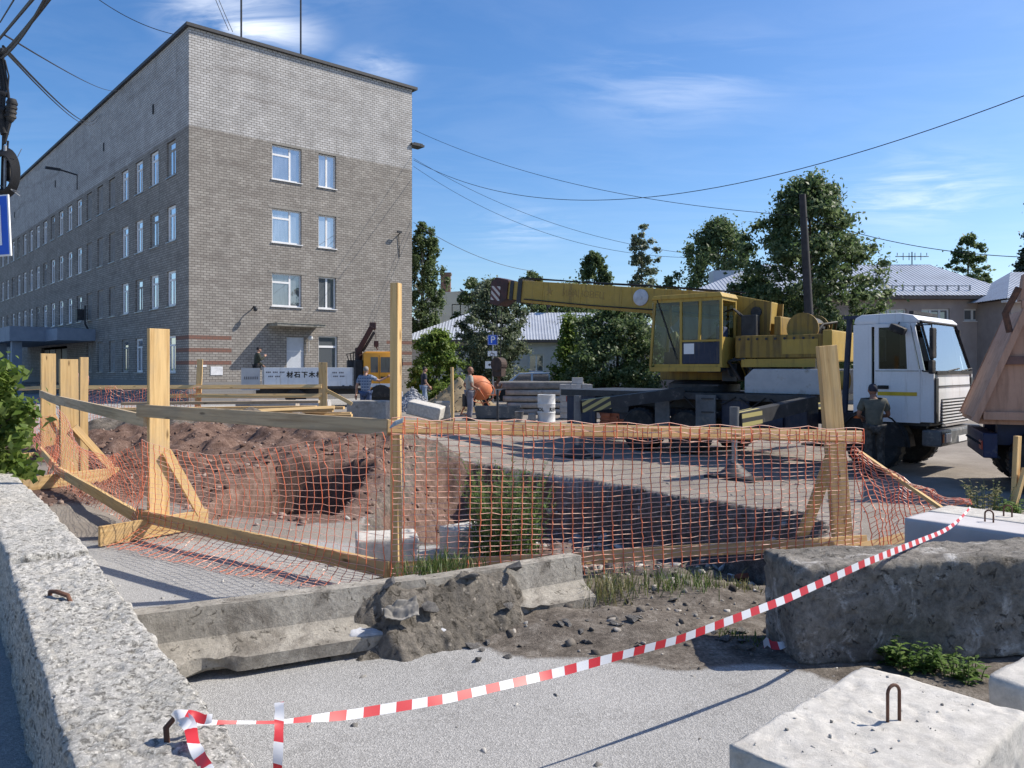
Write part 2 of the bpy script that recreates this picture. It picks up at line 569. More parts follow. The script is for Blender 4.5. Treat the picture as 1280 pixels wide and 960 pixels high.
def concrete_mat(name, light, dark, stain, pit_cell=45, pit_amt=0.55, stain_lo=0.52, stain_hi=0.68, bmp=0.7, bdist=0.01, mid=14.0, stones=0.0, var=(0.72, 1.18)):
    """weathered concrete: cloudy greys, gritty mid tones, stains with their own shapes, open pores"""
    m, nt, b = bsdf_mat(name)
    cv = coords(nt)
    n1 = nd(nt, 'ShaderNodeTexNoise', {'Vector': cv, 'Scale': 1.7, 'Detail': 6.0, 'Roughness': 0.6})
    n2 = nd(nt, 'ShaderNodeTexNoise', {'Vector': cv, 'Scale': mid, 'Detail': 12.0, 'Roughness': 0.78})
    n3 = nd(nt, 'ShaderNodeTexNoise', {'Vector': cv, 'Scale': 3.1, 'Detail': 10.0, 'Roughness': 0.72, 'Distortion': 0.7})
    c = ramp(nt, n1.outputs[0], [(0.32, dark), (0.66, light)])
    c = mixnode(nt, ramp(nt, n3.outputs[0], [(stain_lo, 0.0), (stain_hi, 0.85)]), c, stain)
    c = mixnode(nt, 1.0, c, ramp(nt, n2.outputs[0], [(0.32, var[0]), (0.66, var[1])]), 'MULTIPLY')
    wv = nd(nt, 'ShaderNodeVectorMath', {0: n2.outputs['Color'], 1: (0.05, 0.05, 0.05)}, operation='MULTIPLY')
    cw = nd(nt, 'ShaderNodeVectorMath', {0: cv, 1: wv.outputs[0]}, operation='ADD')
    vo = nd(nt, 'ShaderNodeTexVoronoi', {'Vector': cw.outputs[0], 'Scale': pit_cell, 'Randomness': 1.0})
    rc = nd(nt, 'ShaderNodeSeparateColor', {0: vo.outputs['Color']})
    np_ = nd(nt, 'ShaderNodeTexNoise', {'Vector': cw.outputs[0], 'Scale': pit_cell * 0.42, 'Detail': 5.0, 'Roughness': 0.66, 'Distortion': 0.9})
    p0_ = 0.72 - 0.14 * pit_amt
    pit = nd(nt, 'ShaderNodeMath', {0: ramp(nt, np_.outputs[0], [(p0_, 0.0), (p0_ + 0.05, 1.0)]), 1: 1.0}, operation='MULTIPLY')
    c = mixnode(nt, nd(nt, 'ShaderNodeMath', {0: pit.outputs[0], 1: 0.72}, operation='MULTIPLY').outputs[0], c, mulc(dark, 0.36))
    if stones:
        sel2 = nd(nt, 'ShaderNodeMath', {0: rc.outputs[1], 1: 1 - stones}, operation='GREATER_THAN')
        st = nd(nt, 'ShaderNodeMath', {0: ramp(nt, vo.outputs['Distance'], [(0.3, 0.75), (0.45, 0.0)]), 1: sel2.outputs[0]}, operation='MULTIPLY')
        c = mixnode(nt, st.outputs[0], c, mulc(light, 1.5))
    nt.links.new(c, b.inputs['Base Color'])
    b.inputs['Roughness'].default_value = 0.93
    b.inputs['Specular IOR Level'].default_value = 0.2
    h1 = nd(nt, 'ShaderNodeMath', {0: n2.outputs[0], 1: 1.4}, operation='MULTIPLY')
    h2 = nd(nt, 'ShaderNodeMath', {0: h1.outputs[0], 1: pit.outputs[0]}, operation='SUBTRACT')
    bump(nt, b, h2.outputs[0], bmp, bdist)
    return m


WOOD = wood_mat('fresh_pine', (0.60, 0.41, 0.19), (0.42, 0.255, 0.10), grey=(0.40, 0.30, 0.18))
WOOD_OLD = wood_mat('weathered_pine', (0.44, 0.34, 0.22), (0.28, 0.20, 0.12), grey=(0.26, 0.23, 0.18))
CONC = concrete_mat('concrete_grey', (0.40, 0.38, 0.35), (0.28, 0.265, 0.24), (0.17, 0.155, 0.135), pit_cell=30, pit_amt=.4)
CONC_LIGHT = concrete_mat('concrete_pale', (0.56, 0.535, 0.49), (0.46, 0.435, 0.395), (0.34, 0.315, 0.28), pit_cell=34, pit_amt=0.35, bmp=0.6, bdist=0.012, stain_lo=.54, stain_hi=.72)
CONC_DARK = M('concrete_dark', (0.22, 0.21, 0.20), (0.13, 0.125, 0.12), rough=0.92, scale=5, bmp=0.4, bscale=40)
BLACK = M('black_rubber', (0.022, 0.022, 0.024), (0.012, 0.012, 0.013), rough=0.75, scale=8, dirt=(0.11, 0.095, 0.08), dscale=5, dlo=0.52, dhi=0.8)
DARKMET = M('dark_chassis_paint', (0.035, 0.038, 0.045), (0.018, 0.019, 0.022), rough=0.55, scale=6, dirt=(0.12, 0.10, 0.085), dscale=4, dlo=0.58, dhi=0.8)
STEEL = M('grey_steel', (0.33, 0.34, 0.35), (0.22, 0.22, 0.23), rough=0.45, metal=0.6, scale=10)
RUST = M('rusty_steel', (0.16, 0.075, 0.045), (0.07, 0.038, 0.028), rough=0.85, scale=14, bmp=0.5, bscale=90, bdist=0.004)
GLASS = glass_mat('clear_glass', (.66, .72, .72), .0)
CABLE = M('black_cable', (0.015, 0.015, 0.017), rough=0.6)
# ------------------------------------------------------------------ ground: one sheet with the street, the yard and the dug pit
PIT = np.array([(-1.5, 8.2), (-1.1, 7.55), (-.3, 7.25), (.55, 6.75), (1.1, 6.3), (2.1, 6.2), (2.7, 7.2), (3.3, 8.5), (3.85, 10.2),
                (2.9, 12.1), (1.95, 13.4), (0.9, 14.5), (-.3, 15.5), (-1.4, 16.1), (-2.0, 15.2), (-1.8, 12.5), (-1.7, 9.6)])


def poly_sd(P, X, Y):
    """distance inside (positive) / outside (negative)"""
    d = np.full(X.shape, 1e9)
    inside = np.zeros(X.shape, bool)
    n = len(P)
    for i in range(n):
        ax, ay = P[i]
        bx, by = P[(i + 1) % n]
        ex, ey = bx - ax, by - ay
        t = np.clip(((X - ax) * ex + (Y - ay) * ey) / (ex * ex + ey * ey), 0, 1)
        d = np.minimum(d, np.hypot(X - ax - t * ex, Y - ay - t * ey))
        c = ((ay > Y) != (by > Y)) & (X < (bx - ax) * (Y - ay) / (by - ay + 1e-12) + ax)
        inside ^= c
    return np.where(inside, d, -d)


def yard_dip(X, Y):
    return -0.3 * smooth(8.0, 12.0, Y) * (1 - smooth(20.0, 27.0, Y)) * smooth(-3.0, 1.0, X)


def ground_z(X, Y):
    X = np.asarray(X, float)
    Y = np.asarray(Y, float)
    p = np.stack([X, Y, X * 0], 1)
    z = yard_dip(X, Y) + 0.012 * fbm(p * 0.8, 3, 3) * smooth(3, 6, np.hypot(X, Y) + 3)
    # spoil heap on the far left of the pit
    toe = np.interp(X, [-10, -7.4, -4.9, -3.6, -2.2, -1.0, 0], [14.3, 13.3, 10.2, 8.7, 8.0, 8.0, 10])
    crest = 15.0
    hgt = np.interp(X, [-10.5, -8.6, -7.2, -3.5, -2.0, -1.4, -.9], [0.0, .55, .80, .66, .52, 0.30, 0.0])
    up = np.clip((Y - toe) / (crest - toe), 0, 1)
    dn = 1 - smooth(15.3, 17.0, Y)
    mound = hgt * np.minimum(up ** 0.85, dn)
    lump = fbm(p * 1.7, 5, 21, 0.55)
    mound = mound * (1 + 0.35 * lump) + smooth(.05, .3, mound) * .16 * (np.abs(fbm(p * 1.9, 4, 27, .55)) * 2 - .35)
    sd = poly_sd(PIT, X + 0.26 * fbm(p * 1.5, 5, 5, .6), Y + 0.34 * fbm(p * 1.5, 5, 9, .6))
    soft = 0.22 + 0.5 * smooth(0.2, -1.2, X)
    depth = 1.08 * smooth(0, 1, np.clip(sd / soft, 0, 1))
    floor_n = 0.38 * fbm(p * 1.2, 4, 33) + 0.22 * fbm(p * 3.5, 4, 41)
    z = z + mound - depth * (1 + floor_n)
    # the deep dark notch cut into the heap
    hx = np.minimum(X + 3.55, -2.0 - X) + 0.10 * fbm(p * 2.3, 3, 51)
    hy = np.minimum(Y - 8.75, 11.7 - Y) + 0.12 * fbm(p * 2.3, 3, 55)
    hole = smooth(0, 0.16, np.minimum(hx, hy))
    z = z * (1 - hole) + hole * np.minimum(z, -0.9 + 0.1 * lump)
    rough = np.clip(np.maximum(smooth(-.15, .25, sd), smooth(0.02, .15, mound)), 0, 1)
    z = z + rough * (0.075 * fbm(p * 4.0, 5, 61, .6) + 0.03 * fbm(p * 13.0, 3, 71)) + 0.03 * (1 - rough) * smooth(7.5, 10, Y) * (1 - smooth(22, 30, Y)) * fbm(p * 2.2, 4, 77)
    # loose dirt pushed against the kerb
    heap = smooth(0.9, 0.2, np.hypot((X - 0.55) / 1.5, (Y - 5.15) / 0.55)) * 0.07 + smooth(1.0, 0.3, np.hypot((X - 1.1) / 1.0, (Y - 5.75) / 0.4)) * 0.06
    z = z + heap * (1 + 0.8 * fbm(p * 6, 4, 81))
    # gravel against the lawn edge far away keeps flat
    return z, sd, mound, heap, lump


xs = np.concatenate([-np.geomspace(9.6, 2500, 34)[::-1], np.arange(-9.5, 9.51, 0.07), np.geomspace(9.6, 2500, 34)])
ys = np.concatenate([-np.geomspace(1, 600, 14)[::-1], np.arange(0, 5.0, 0.12), np.arange(5.0, 15.0, 0.055), np.arange(15.0, 24, 0.13), np.geomspace(24.2, 4000, 46)])
GX, GY = np.meshgrid(xs, ys)
gz, gsd, gmound, gheap, glump = ground_z(GX.ravel(), GY.ravel())
gx, gy = GX.ravel(), GY.ravel()
nx_, ny_ = len(xs), len(ys)
idx = np.arange(nx_ * ny_).reshape(ny_, nx_)
gf = np.stack([idx[:-1, :-1], idx[:-1, 1:], idx[1:, 1:], idx[1:, :-1]], -1).reshape(-1, 4)

pp = np.stack([gx, gy, gx * 0], 1)
soil = np.clip(np.maximum(smooth(-.12, .1, gsd), smooth(0.01, 0.08, gmound)), 0, 1)
scatter = smooth(1.6, 0.2, np.hypot((gx + 6.4) / 2.2, (gy - 11.0) / 1.6)) * 0.95
redw = smooth(2.6, -0.4, gx + 0.8 * fbm(pp * 0.7, 3, 91))
crust = smooth(-0.32, -0.05, gz) * smooth(-.12, .05, gsd) * smooth(.6, .2, gsd)
z_red = np.clip(np.maximum(soil * redw, scatter), 0, 1) * (1 - 0.8 * crust * smooth(-3, -1, gx))
topcrust = smooth(.35, .55, gmound) * smooth(14.2, 14.8, gy) * (gx < 0)
z_red = z_red * (1 - topcrust)
z_dark = np.clip(soil * (1 - redw) + crust * smooth(-3, -1, gx) + topcrust, 0, 1)
edge = (gx > -0.9) & (gy > 4.3) & (gy < 7.5)
dirt_sd = poly_sd(np.array([(-.75, 4.95), (0.1, 4.62), (0.8, 4.48), (1.6, 4.35), (2.4, 3.75), (4.5, 3.4), (6, 6.8), (3.2, 7.6), (2.6, 6.6), (.3, 6.9), (-.6, 6.0)]), gx, gy)
dirt_w = smooth(-.12, .12, dirt_sd + 0.16 * fbm(pp * 2.2, 4, 95))
z_dark = np.clip(np.maximum(z_dark, dirt_w * 0.85), 0, 1)
yardm = smooth(7.2, 8.2, gy + 0.5 * fbm(pp * .6, 3, 97)) * smooth(-8.5, -7.0, gx - (gy - 9) * -0.35) * (1 - smooth(60, 75, gy)) * (1 - soil)
far_l = smooth(23, 26, gy) * smooth(-4.0, -9.0, gx)
yardm = yardm * (1 - 0.7 * far_l)
lawn = (smooth(44, 47, gy) * smooth(-9, -4, gx) * 0.8 + smooth(90, 110, gy) + smooth(30, 50, np.abs(gx)) * smooth(20, 30, gy) * (gx > 0))
lawn = np.clip(lawn, 0, 1)
zone = np.stack([z_red, z_dark, yardm, lawn], 1).astype(np.float32)

m, nt, b = bsdf_mat('ground_zones')
at = nd(nt, 'ShaderNodeAttribute', attribute_name='zone')
sepz = nd(nt, 'ShaderNodeSeparateColor', {0: at.outputs['Color']})
cv = coords(nt)
nb = nd(nt, 'ShaderNodeTexNoise', {'Vector': cv, 'Scale': 7.0, 'Detail': 8.0, 'Roughness': 0.7})
nbl = nd(nt, 'ShaderNodeTexNoise', {'Vector': cv, 'Scale': 0.7, 'Detail': 8.0, 'Roughness': 0.65})
nfine = nd(nt, 'ShaderNodeTexNoise', {'Vector': cv, 'Scale': 55.0, 'Detail': 5.0, 'Roughness': 0.7})


def zmask(s, amt=0.7):
    a = nd(nt, 'ShaderNodeMath', {0: nb.outputs[0], 1: -0.5}, operation='ADD')
    a2 = nd(nt, 'ShaderNodeMath', {0: a.outputs[0], 1: amt}, operation='MULTIPLY')
    a3 = nd(nt, 'ShaderNodeMath', {0: a2.outputs[0], 1: s}, operation='ADD')
    return ramp(nt, a3.outputs[0], [(0.36, 0.0), (0.60, 1.0)])


vo = nd(nt, 'ShaderNodeTexVoronoi', {'Vector': cv, 'Scale': 150.0, 'Randomness': 1.0})
vs_ = nd(nt, 'ShaderNodeSeparateColor', {0: vo.outputs['Color']})
stone = ramp(nt, vs_.outputs[0], [(0.0, (.10, .10, .098)), (0.25, (.25, .248, .242)), (0.7, (.40, .395, .385)), (1.0, (.66, .65, .63))])
asp = ramp(nt, nbl.outputs[0], [(0.3, (.235, .23, .22)), (0.7, (.36, .352, .338))])
asp = mixnode(nt, 0.34, asp, stone)
wet = ramp(nt, nb.outputs[0], [(0.58, 0.0), (0.78, 0.4)])
asp = mixnode(nt, wet, asp, (.15, .14, .13))
crk = nd(nt, 'ShaderNodeTexVoronoi', {'Vector': nd(nt, 'ShaderNodeVectorMath', {0: cv, 1: nb.outputs['Color']}, operation='ADD').outputs[0], 'Scale': 0.42}, feature='DISTANCE_TO_EDGE')
ckf = ramp(nt, crk.outputs['Distance'], [(0.002, 0.35), (0.006, 0.0)])
asp = mixnode(nt, ckf, asp, (.07, .065, .06))
yard = ramp(nt, nbl.outputs[0], [(0.28, (.145, .118, .092)), (0.5, (.22, .187, .152)), (0.72, (.305, .268, .225))])
yard = mixnode(nt, 0.18, yard, stone)
red = ramp(nt, nb.outputs[0], [(0.3, (.082, .049, .037)), (0.5, (.163, .104, .080)), (0.72, (.27, .188, .15))])
redf = ramp(nt, nfine.outputs[0], [(0.35, 0.55), (0.7, 1.3)])
red = mixnode(nt, 1.0, red, redf, 'MULTIPLY')
dark = ramp(nt, nb.outputs[0], [(0.3, (.062, .052, .043)), (0.52, (.15, .129, .108)), (0.75, (.29, .262, .228))])
dark = mixnode(nt, 1.0, dark, redf, 'MULTIPLY')
lawnc = ramp(nt, nb.outputs[0], [(0.35, (.035, .06, .018)), (0.7, (.08, .11, .035))])
c = mixnode(nt, zmask(sepz.outputs[2]), asp, yard)
c = mixnode(nt, zmask(at.outputs['Alpha']), c, lawnc)
c = mixnode(nt, zmask(sepz.outputs[1]), c, dark)
c = mixnode(nt, zmask(sepz.outputs[0]), c, red)
nt.links.new(c, b.inputs['Base Color'])
b.inputs['Roughness'].default_value = 0.95
b.inputs['Specular IOR Level'].default_value = 0.15
hh = nd(nt, 'ShaderNodeMath', {0: vo.outputs['Distance'], 1: nfine.outputs[0]}, operation='ADD')
bump(nt, b, hh.outputs[0], 0.55, 0.006)
GROUND_MAT = m
ground = np_mesh('ground', np.stack([gx, gy, gz], 1), gf, GROUND_MAT, smooth=True)
attr = ground.data.attributes.new('zone', 'FLOAT_COLOR', 'POINT')
attr.data.foreach_set('color', zone.ravel())
tag(ground, 'grey street asphalt, dusty yard and the dug reddish brown pit', 'ground', kind='structure')


def gz_at(x, y):
    return float(ground_z(np.array([x]), np.array([y]))[0][0])


# clods and stones lying on the soil
def rock_base(seed, sub=1):
    """an angular lump: convex hull of random points"""
    rs = np.random.default_rng(seed + 100)
    bm = bmesh.new()
    for _ in range(13):
        d_ = rs.normal(0, 1, 3)
        d_ = d_ / np.linalg.norm(d_) * rs.uniform(.7, 1.15) * np.array([1.15, .9, .75])
        bm.verts.new(d_)
    r_ = bmesh.ops.convex_hull(bm, input=bm.verts)
    bmesh.ops.delete(bm, geom=[v_ for v_ in bm.verts if not v_.link_faces], context='VERTS')
    bmesh.ops.triangulate(bm, faces=bm.faces)
    bmesh.ops.recalc_face_normals(bm, faces=bm.faces)
    bm.verts.index_update()
    vv = np.array([v_.co[:] for v_ in bm.verts])
    ff = np.array([[q.index for q in f.verts] for f in bm.faces])
    bm.free()
    return vv, ff


def scatter_rocks(name, pos, smin, smax, mat, label, cat, power=3.0):
    V, Fc, k = [], [], 0
    bases = [rock_base(s) for s in range(6)]
    for i, p in enumerate(pos):
        vv, ff = bases[i % 6]
        s = smin + (smax - smin) * RNG.random() ** power
        q = Matrix.Rotation(RNG.random() * 6.28, 3, 'Z') @ Matrix.Rotation(RNG.random() * 6.28, 3, 'X')
        q = np.array(q) * s * (0.7 + 0.6 * RNG.random(3))
        V.append(vv @ q.T + np.array(p) + [0, 0, s * 0.05])
        Fc.append(ff + k)
        k += len(vv)
    o = np_mesh(name, np.concatenate(V), np.concatenate(Fc), mat)
    return tag(o, label, cat, kind='stuff')


SOILR = lump_mat('red_soil_clods', (.11, .068, .052), (.21, .14, .112), (.36, .275, .23))
SOILD = lump_mat('dark_soil_clods', (.055, .048, .042), (.16, .142, .122), (.40, .37, .33))
PEB = lump_mat('grey_pebbles', (.18, .17, .155), (.36, .345, .32), (.56, .54, .50))
cand = np.where((z_red > 0.4) & (gy < 16))[0]
sel = RNG.choice(cand, 5200)
scatter_rocks('red_clods', np.stack([gx[sel], gy[sel], gz[sel]], 1) + RNG.normal(0, .02, (len(sel), 3)) * [1, 1, 0], 0.010, 0.060, SOILR,
              'crumbled reddish brown clods all over the spoil heap', 'soil', 6)
cand = np.where((z_dark > 0.5) & (gy < 15) & (gx > -1.5))[0]
sel = RNG.choice(cand, 4200)
scatter_rocks('dark_clods', np.stack([gx[sel], gy[sel], gz[sel]], 1) + RNG.normal(0, .02, (len(sel), 3)) * [1, 1, 0], 0.005, 0.045, SOILD,
              'dark grey clods in the pit and on the dirt by the kerb', 'soil', 6)
cand = np.where((gy > 3.3) & (gy < 15) & (np.abs(gx) < 5) & (gsd < -0.1) & (gmound < .02))[0]
sel = RNG.choice(cand, 1100)
scatter_rocks('loose_pebbles', np.stack([gx[sel], gy[sel], gz[sel] - .004], 1), 0.003, 0.028, PEB,
              'small pale pebbles strewn over the asphalt and the yard', 'pebbles', 4)
pk = [(-1.6 + RNG.normal(0, .9), 8.3 + RNG.normal(0, .5)) for _ in range(26)] + [(1.0 + RNG.normal(0, .5), 6.75 + RNG.normal(0, .22)) for _ in range(130)]
PEBW = lump_mat('pale_rubble', (.20, .185, .165), (.40, .375, .34), (.58, .55, .51))
pz = ground_z(np.array([p[0] for p in pk]), np.array([p[1] for p in pk]))[0]
scatter_rocks('pale_rubble', [(p[0], p[1], z_) for p, z_ in zip(pk, pz)], 0.015, 0.06, PEBW, 'pale broken concrete rubble at the near lip of the pit', 'rubble', 3)


cand = np.where((gsd > 0.05) & (gx > -1.0) & (gy < 15.5))[0]
sel = RNG.choice(cand, 1500)
scatter_rocks('pit_rubble', np.stack([gx[sel], gy[sel], gz[sel]], 1) + RNG.normal(0, .03, (len(sel), 3)) * [1, 1, 0], 0.012, 0.10, PEBW, 'broken stones and concrete rubble inside the open pit', 'rubble', 5)


# ------------------------------------------------------------------ concrete blocks
def rough_block_mesh(name, L, W, H, res, r, amp, nsc, seed, mat, pits=0.0, chips=0.0):
    h = np.array([L, W, H]) / 2
    V, Fc, k = [], [], 0
    for ax in range(3):
        o1, o2 = [a for a in range(3) if a != ax]
        n1, n2 = max(2, int(2 * h[o1] / res)), max(2, int(2 * h[o2] / res))
        A, B = np.meshgrid(np.linspace(-h[o1], h[o1], n1 + 1), np.linspace(-h[o2], h[o2], n2 + 1))
        for s in (-1, 1):
            P = np.zeros((A.size, 3))
            P[:, o1], P[:, o2], P[:, ax] = A.ravel(), B.ravel(), s * h[ax]
            ii = np.arange(A.size).reshape(A.shape)
            q = np.stack([ii[:-1, :-1], ii[:-1, 1:], ii[1:, 1:], ii[1:, :-1]], -1).reshape(-1, 4)
            flip = (s < 0) ^ (ax == 1)
            if flip: q = q[:, ::-1]
            V.append(P); Fc.append(q + k); k += len(P)
    V = np.concatenate(V); Fc = np.concatenate(Fc)
    rr = r * (1 + chips * 1.5 * np.clip(fbm(V * 3.1 + seed, 3, seed), -.6, 2))[:, None]
    inner = np.clip(V, -(h - rr), (h - rr))
    d = V - inner
    ln = np.linalg.norm(d, axis=1, keepdims=True)
    n = d / np.maximum(ln, 1e-9)
    P = inner + n * rr
    disp = amp * fbm(P * nsc + seed * 3.1, 5, seed, 0.6)
    if pits:
        a = vnoise(P * nsc * 4.2 + 5, seed + 5)
        disp = disp - pits * smooth(0.35, 0.7, a)
    P = P + n * disp[:, None]
    P[:, 2] += h[2]
    me_o = np_mesh(name, P, Fc, mat, smooth=True)
    bm = bmesh.new(); bm.from_mesh(me_o.data)
    bmesh.ops.remove_doubles(bm, verts=bm.verts, dist=res * 0.05)
    bm.to_mesh(me_o.data); bm.free()
    for p in me_o.data.polygons: p.use_smooth = True
    return me_o


def loop_bar(mb, c, dirx, w, h, r, mi=0):
    c, d = Vector(c), Vector(dirx).normalized()
    pts = [c - d * w / 2 - Z * 0.03]
    for i in range(9):
        a = math.pi * i / 8
        pts.append(c - d * (w / 2) * math.cos(a) + Z * (h - w / 2 + (w / 2) * math.sin(a)))
    pts.append(c + d * w / 2 - Z * 0.03)
    return mb.tube(pts, r, 8, mi=mi)


def concrete_block(label, loc, rotz, L, W, H, mat, res=0.03, r=0.02, amp=0.012, nsc=5, seed=1, pits=0.0, chips=0.3, loops=(), lw=.075, lh=.12, lr=.008, group=None, tilt=None):
    t = thing('concrete_block', label, 'concrete block', loc, rotz, group)
    if tilt: t.rotation_euler = (tilt[0], tilt[1], rotz)
    o = rough_block_mesh('body', L, W, H, res, r, amp, nsc, seed, mat, pits, chips)
    o.parent = t
    for (lx, ly, ang) in loops:
        mb = MB()
        loop_bar(mb, (lx, ly, H), (math.cos(ang), math.sin(ang), 0), lw, lh, lr)
        mb.build('lifting_loop', RUST, t, smooth=True)
    return t


AGG = concrete_mat('exposed_aggregate', (.60, .575, .53), (.48, .46, .415), (.34, .322, .285), pit_cell=95, pit_amt=1.1, stones=.30, bmp=1.0, bdist=.014, mid=38, var=(.5, 1.3))
DIRTYC = concrete_mat('soot_stained_concrete', (.33, .305, .27), (.17, .155, .134), (.58, .56, .53), pit_cell=40, pit_amt=.8, bmp=1.0, bdist=.025, mid=16, stain_lo=.53, stain_hi=.62, var=(.42, 1.4))

# long rough barrier of blocks running past the camera on the left
bd = Vector((.584, -.811, 0))
bn = Vector((-.811, -.584, 0))
J = gp(115, 690, 0.58)
BW = 0.43
bang = math.atan2(bd.y, bd.x)
cN = J + bd * 1.72 + bn * BW / 2
t = concrete_block('nearest rough grey concrete barrier block with red and white tape tied on', (cN.x, cN.y, 0), bang, 3.42, BW, 0.57, AGG, res=0.011, r=0.028, amp=0.026, nsc=9, seed=4, pits=0.014, chips=0.8)
bd2 = Vector((.606, -.796, 0)); bn2 = Vector((-.796, -.606, 0)); bang2 = math.atan2(bd2.y, bd2.x)
cN2 = J - bd2 * 1.56 + bn2 * BW / 2
concrete_block('rough grey barrier block beyond the joint, beside the leafy shrub', (cN2.x, cN2.y, 0), bang2, 3.0, BW, 0.595, AGG, res=0.018, r=0.03, amp=0.022, nsc=7, seed=9, pits=0.012, chips=0.8)
cN3 = J - bd2 * 4.62 + bn2 * BW / 2
concrete_block('farthest rough barrier block, half hidden by the leafy shrub', (cN3.x, cN3.y, 0), bang2, 3.0, BW, 0.57, AGG, res=0.04, r=0.03, amp=0.02, nsc=7, seed=14, chips=0.5)
# rusty bent bars on the barrier
hk = MB()
p = gp(228, 922, .574)
hk.tube([p + Vector((-.045, .0, -.04)), p + Vector((-.05, .0, .03)), p + Vector((-.02, .02, .065)), p + Vector((.02, .03, .05)), p + Vector((.03, .02, -.04))], 0.0095, 8)
hk.build('bent_rebar_loop', RUST, label='rusty bent rebar loop under the knotted tape', cat='rebar', smooth=True, origin=p)
hk = MB()
p = gp(70, 744, .583)
hk.tube([p + Vector((-.05, .03, -.03)), p + Vector((-.045, .03, .01)), p + Vector((0, .0, .018)), p + Vector((.07, -.02, .004)), p + Vector((.09, -.03, -.03))], 0.011, 8)
hk.build('bent_rebar', RUST, label='dark rusty bar hammered flat on the barrier top', cat='rebar', smooth=True, origin=p)

# near pale block with loop, lower right
a0, a1, a2 = gp(1085, 828, .58), gp(910, 930, .58), gp(1270, 880, .58)
ux = (a0 - a1); LL = ux.length
ux.normalize()
uy = Vector((-ux.y, ux.x, 0))
cc = a1 + ux * .46 - uy * .27
concrete_block('pale new concrete block with one tall loop, front right corner', (cc.x, cc.y, 0), math.atan2(ux.y, ux.x), .92, .54, .58, CONC_LIGHT, res=0.016, r=0.018, amp=0.010, nsc=8, seed=22, pits=0.008, chips=0.9,
               loops=[(0.06, 0.0, 0.35 - math.atan2(ux.y, ux.x))], lw=.048, lh=.115, lr=.0055)
# pale block cut by the right edge
b0 = gp(1225, 842, .58)
concrete_block('pale concrete block cut off by the right picture edge', (2.22, 2.99, 0), R(39.7), .92, .42, .58, CONC_LIGHT, res=0.025, r=0.02, amp=0.012, nsc=7, seed=25, pits=0.006, chips=0.9)
# big sooty block
s0 = gp(1003, 820)
concrete_block('long soot dark weathered concrete block lying under the tape', (s0.x + 1.11, s0.y + .20, 0.0), R(4.5), 2.4, .50, .585, DIRTYC, res=0.024, r=0.035, amp=0.030, nsc=6, seed=31, pits=0.018, chips=1.0, tilt=(R(-2), R(-1.0)))
# two clean blocks side by side behind it
q0 = gp(1130, 647, .58)
q1 = gp(1282, 668, .58)
qd = (q1 - q0).normalized()
qn = Vector((-qd.y, qd.x, 0))
for k, lab in enumerate(('smooth grey block holding the tape end on its loop', 'smooth grey block second from front, behind the tape loop')):
    c0 = q0 + qd * .60 + qn * (.21 + k * .44)
    concrete_block(lab, (c0.x, c0.y, 0), math.atan2(qd.y, qd.x), 1.20, .42, .58, CONC_LIGHT if k else M('concrete_smooth', (.52, .50, .50), (.42, .40, .40), rough=.9, scale=3, bmp=.2), res=0.03, r=0.014, amp=0.004, nsc=5, seed=41 + k, chips=0.6,
                   loops=[(-.12 + .02 * k, 0.08 - .10 * k, 0.0)], lw=.055, lh=.085, lr=.006)
# small pale block at the lip of the pit and another sunk in it
e0 = gp(492, 702, 0)
concrete_block('pale broken block at the pit lip behind the nearest post', (e0.x - .08, e0.y + .12, gz_at(e0.x, e0.y + .12) - .12), R(12), .55, .40, .34, CONC_LIGHT, res=.03, amp=.01, seed=51, chips=.8)
e1 = gp(580, 704, -.05)
concrete_block('pale chunk sunk in the soil left of the tall weeds', (e1.x, e1.y + .25, gz_at(e1.x, e1.y + .25) - .02), R(40), .40, .30, .26, CONC_LIGHT, res=.03, amp=.015, seed=53, chips=.9)


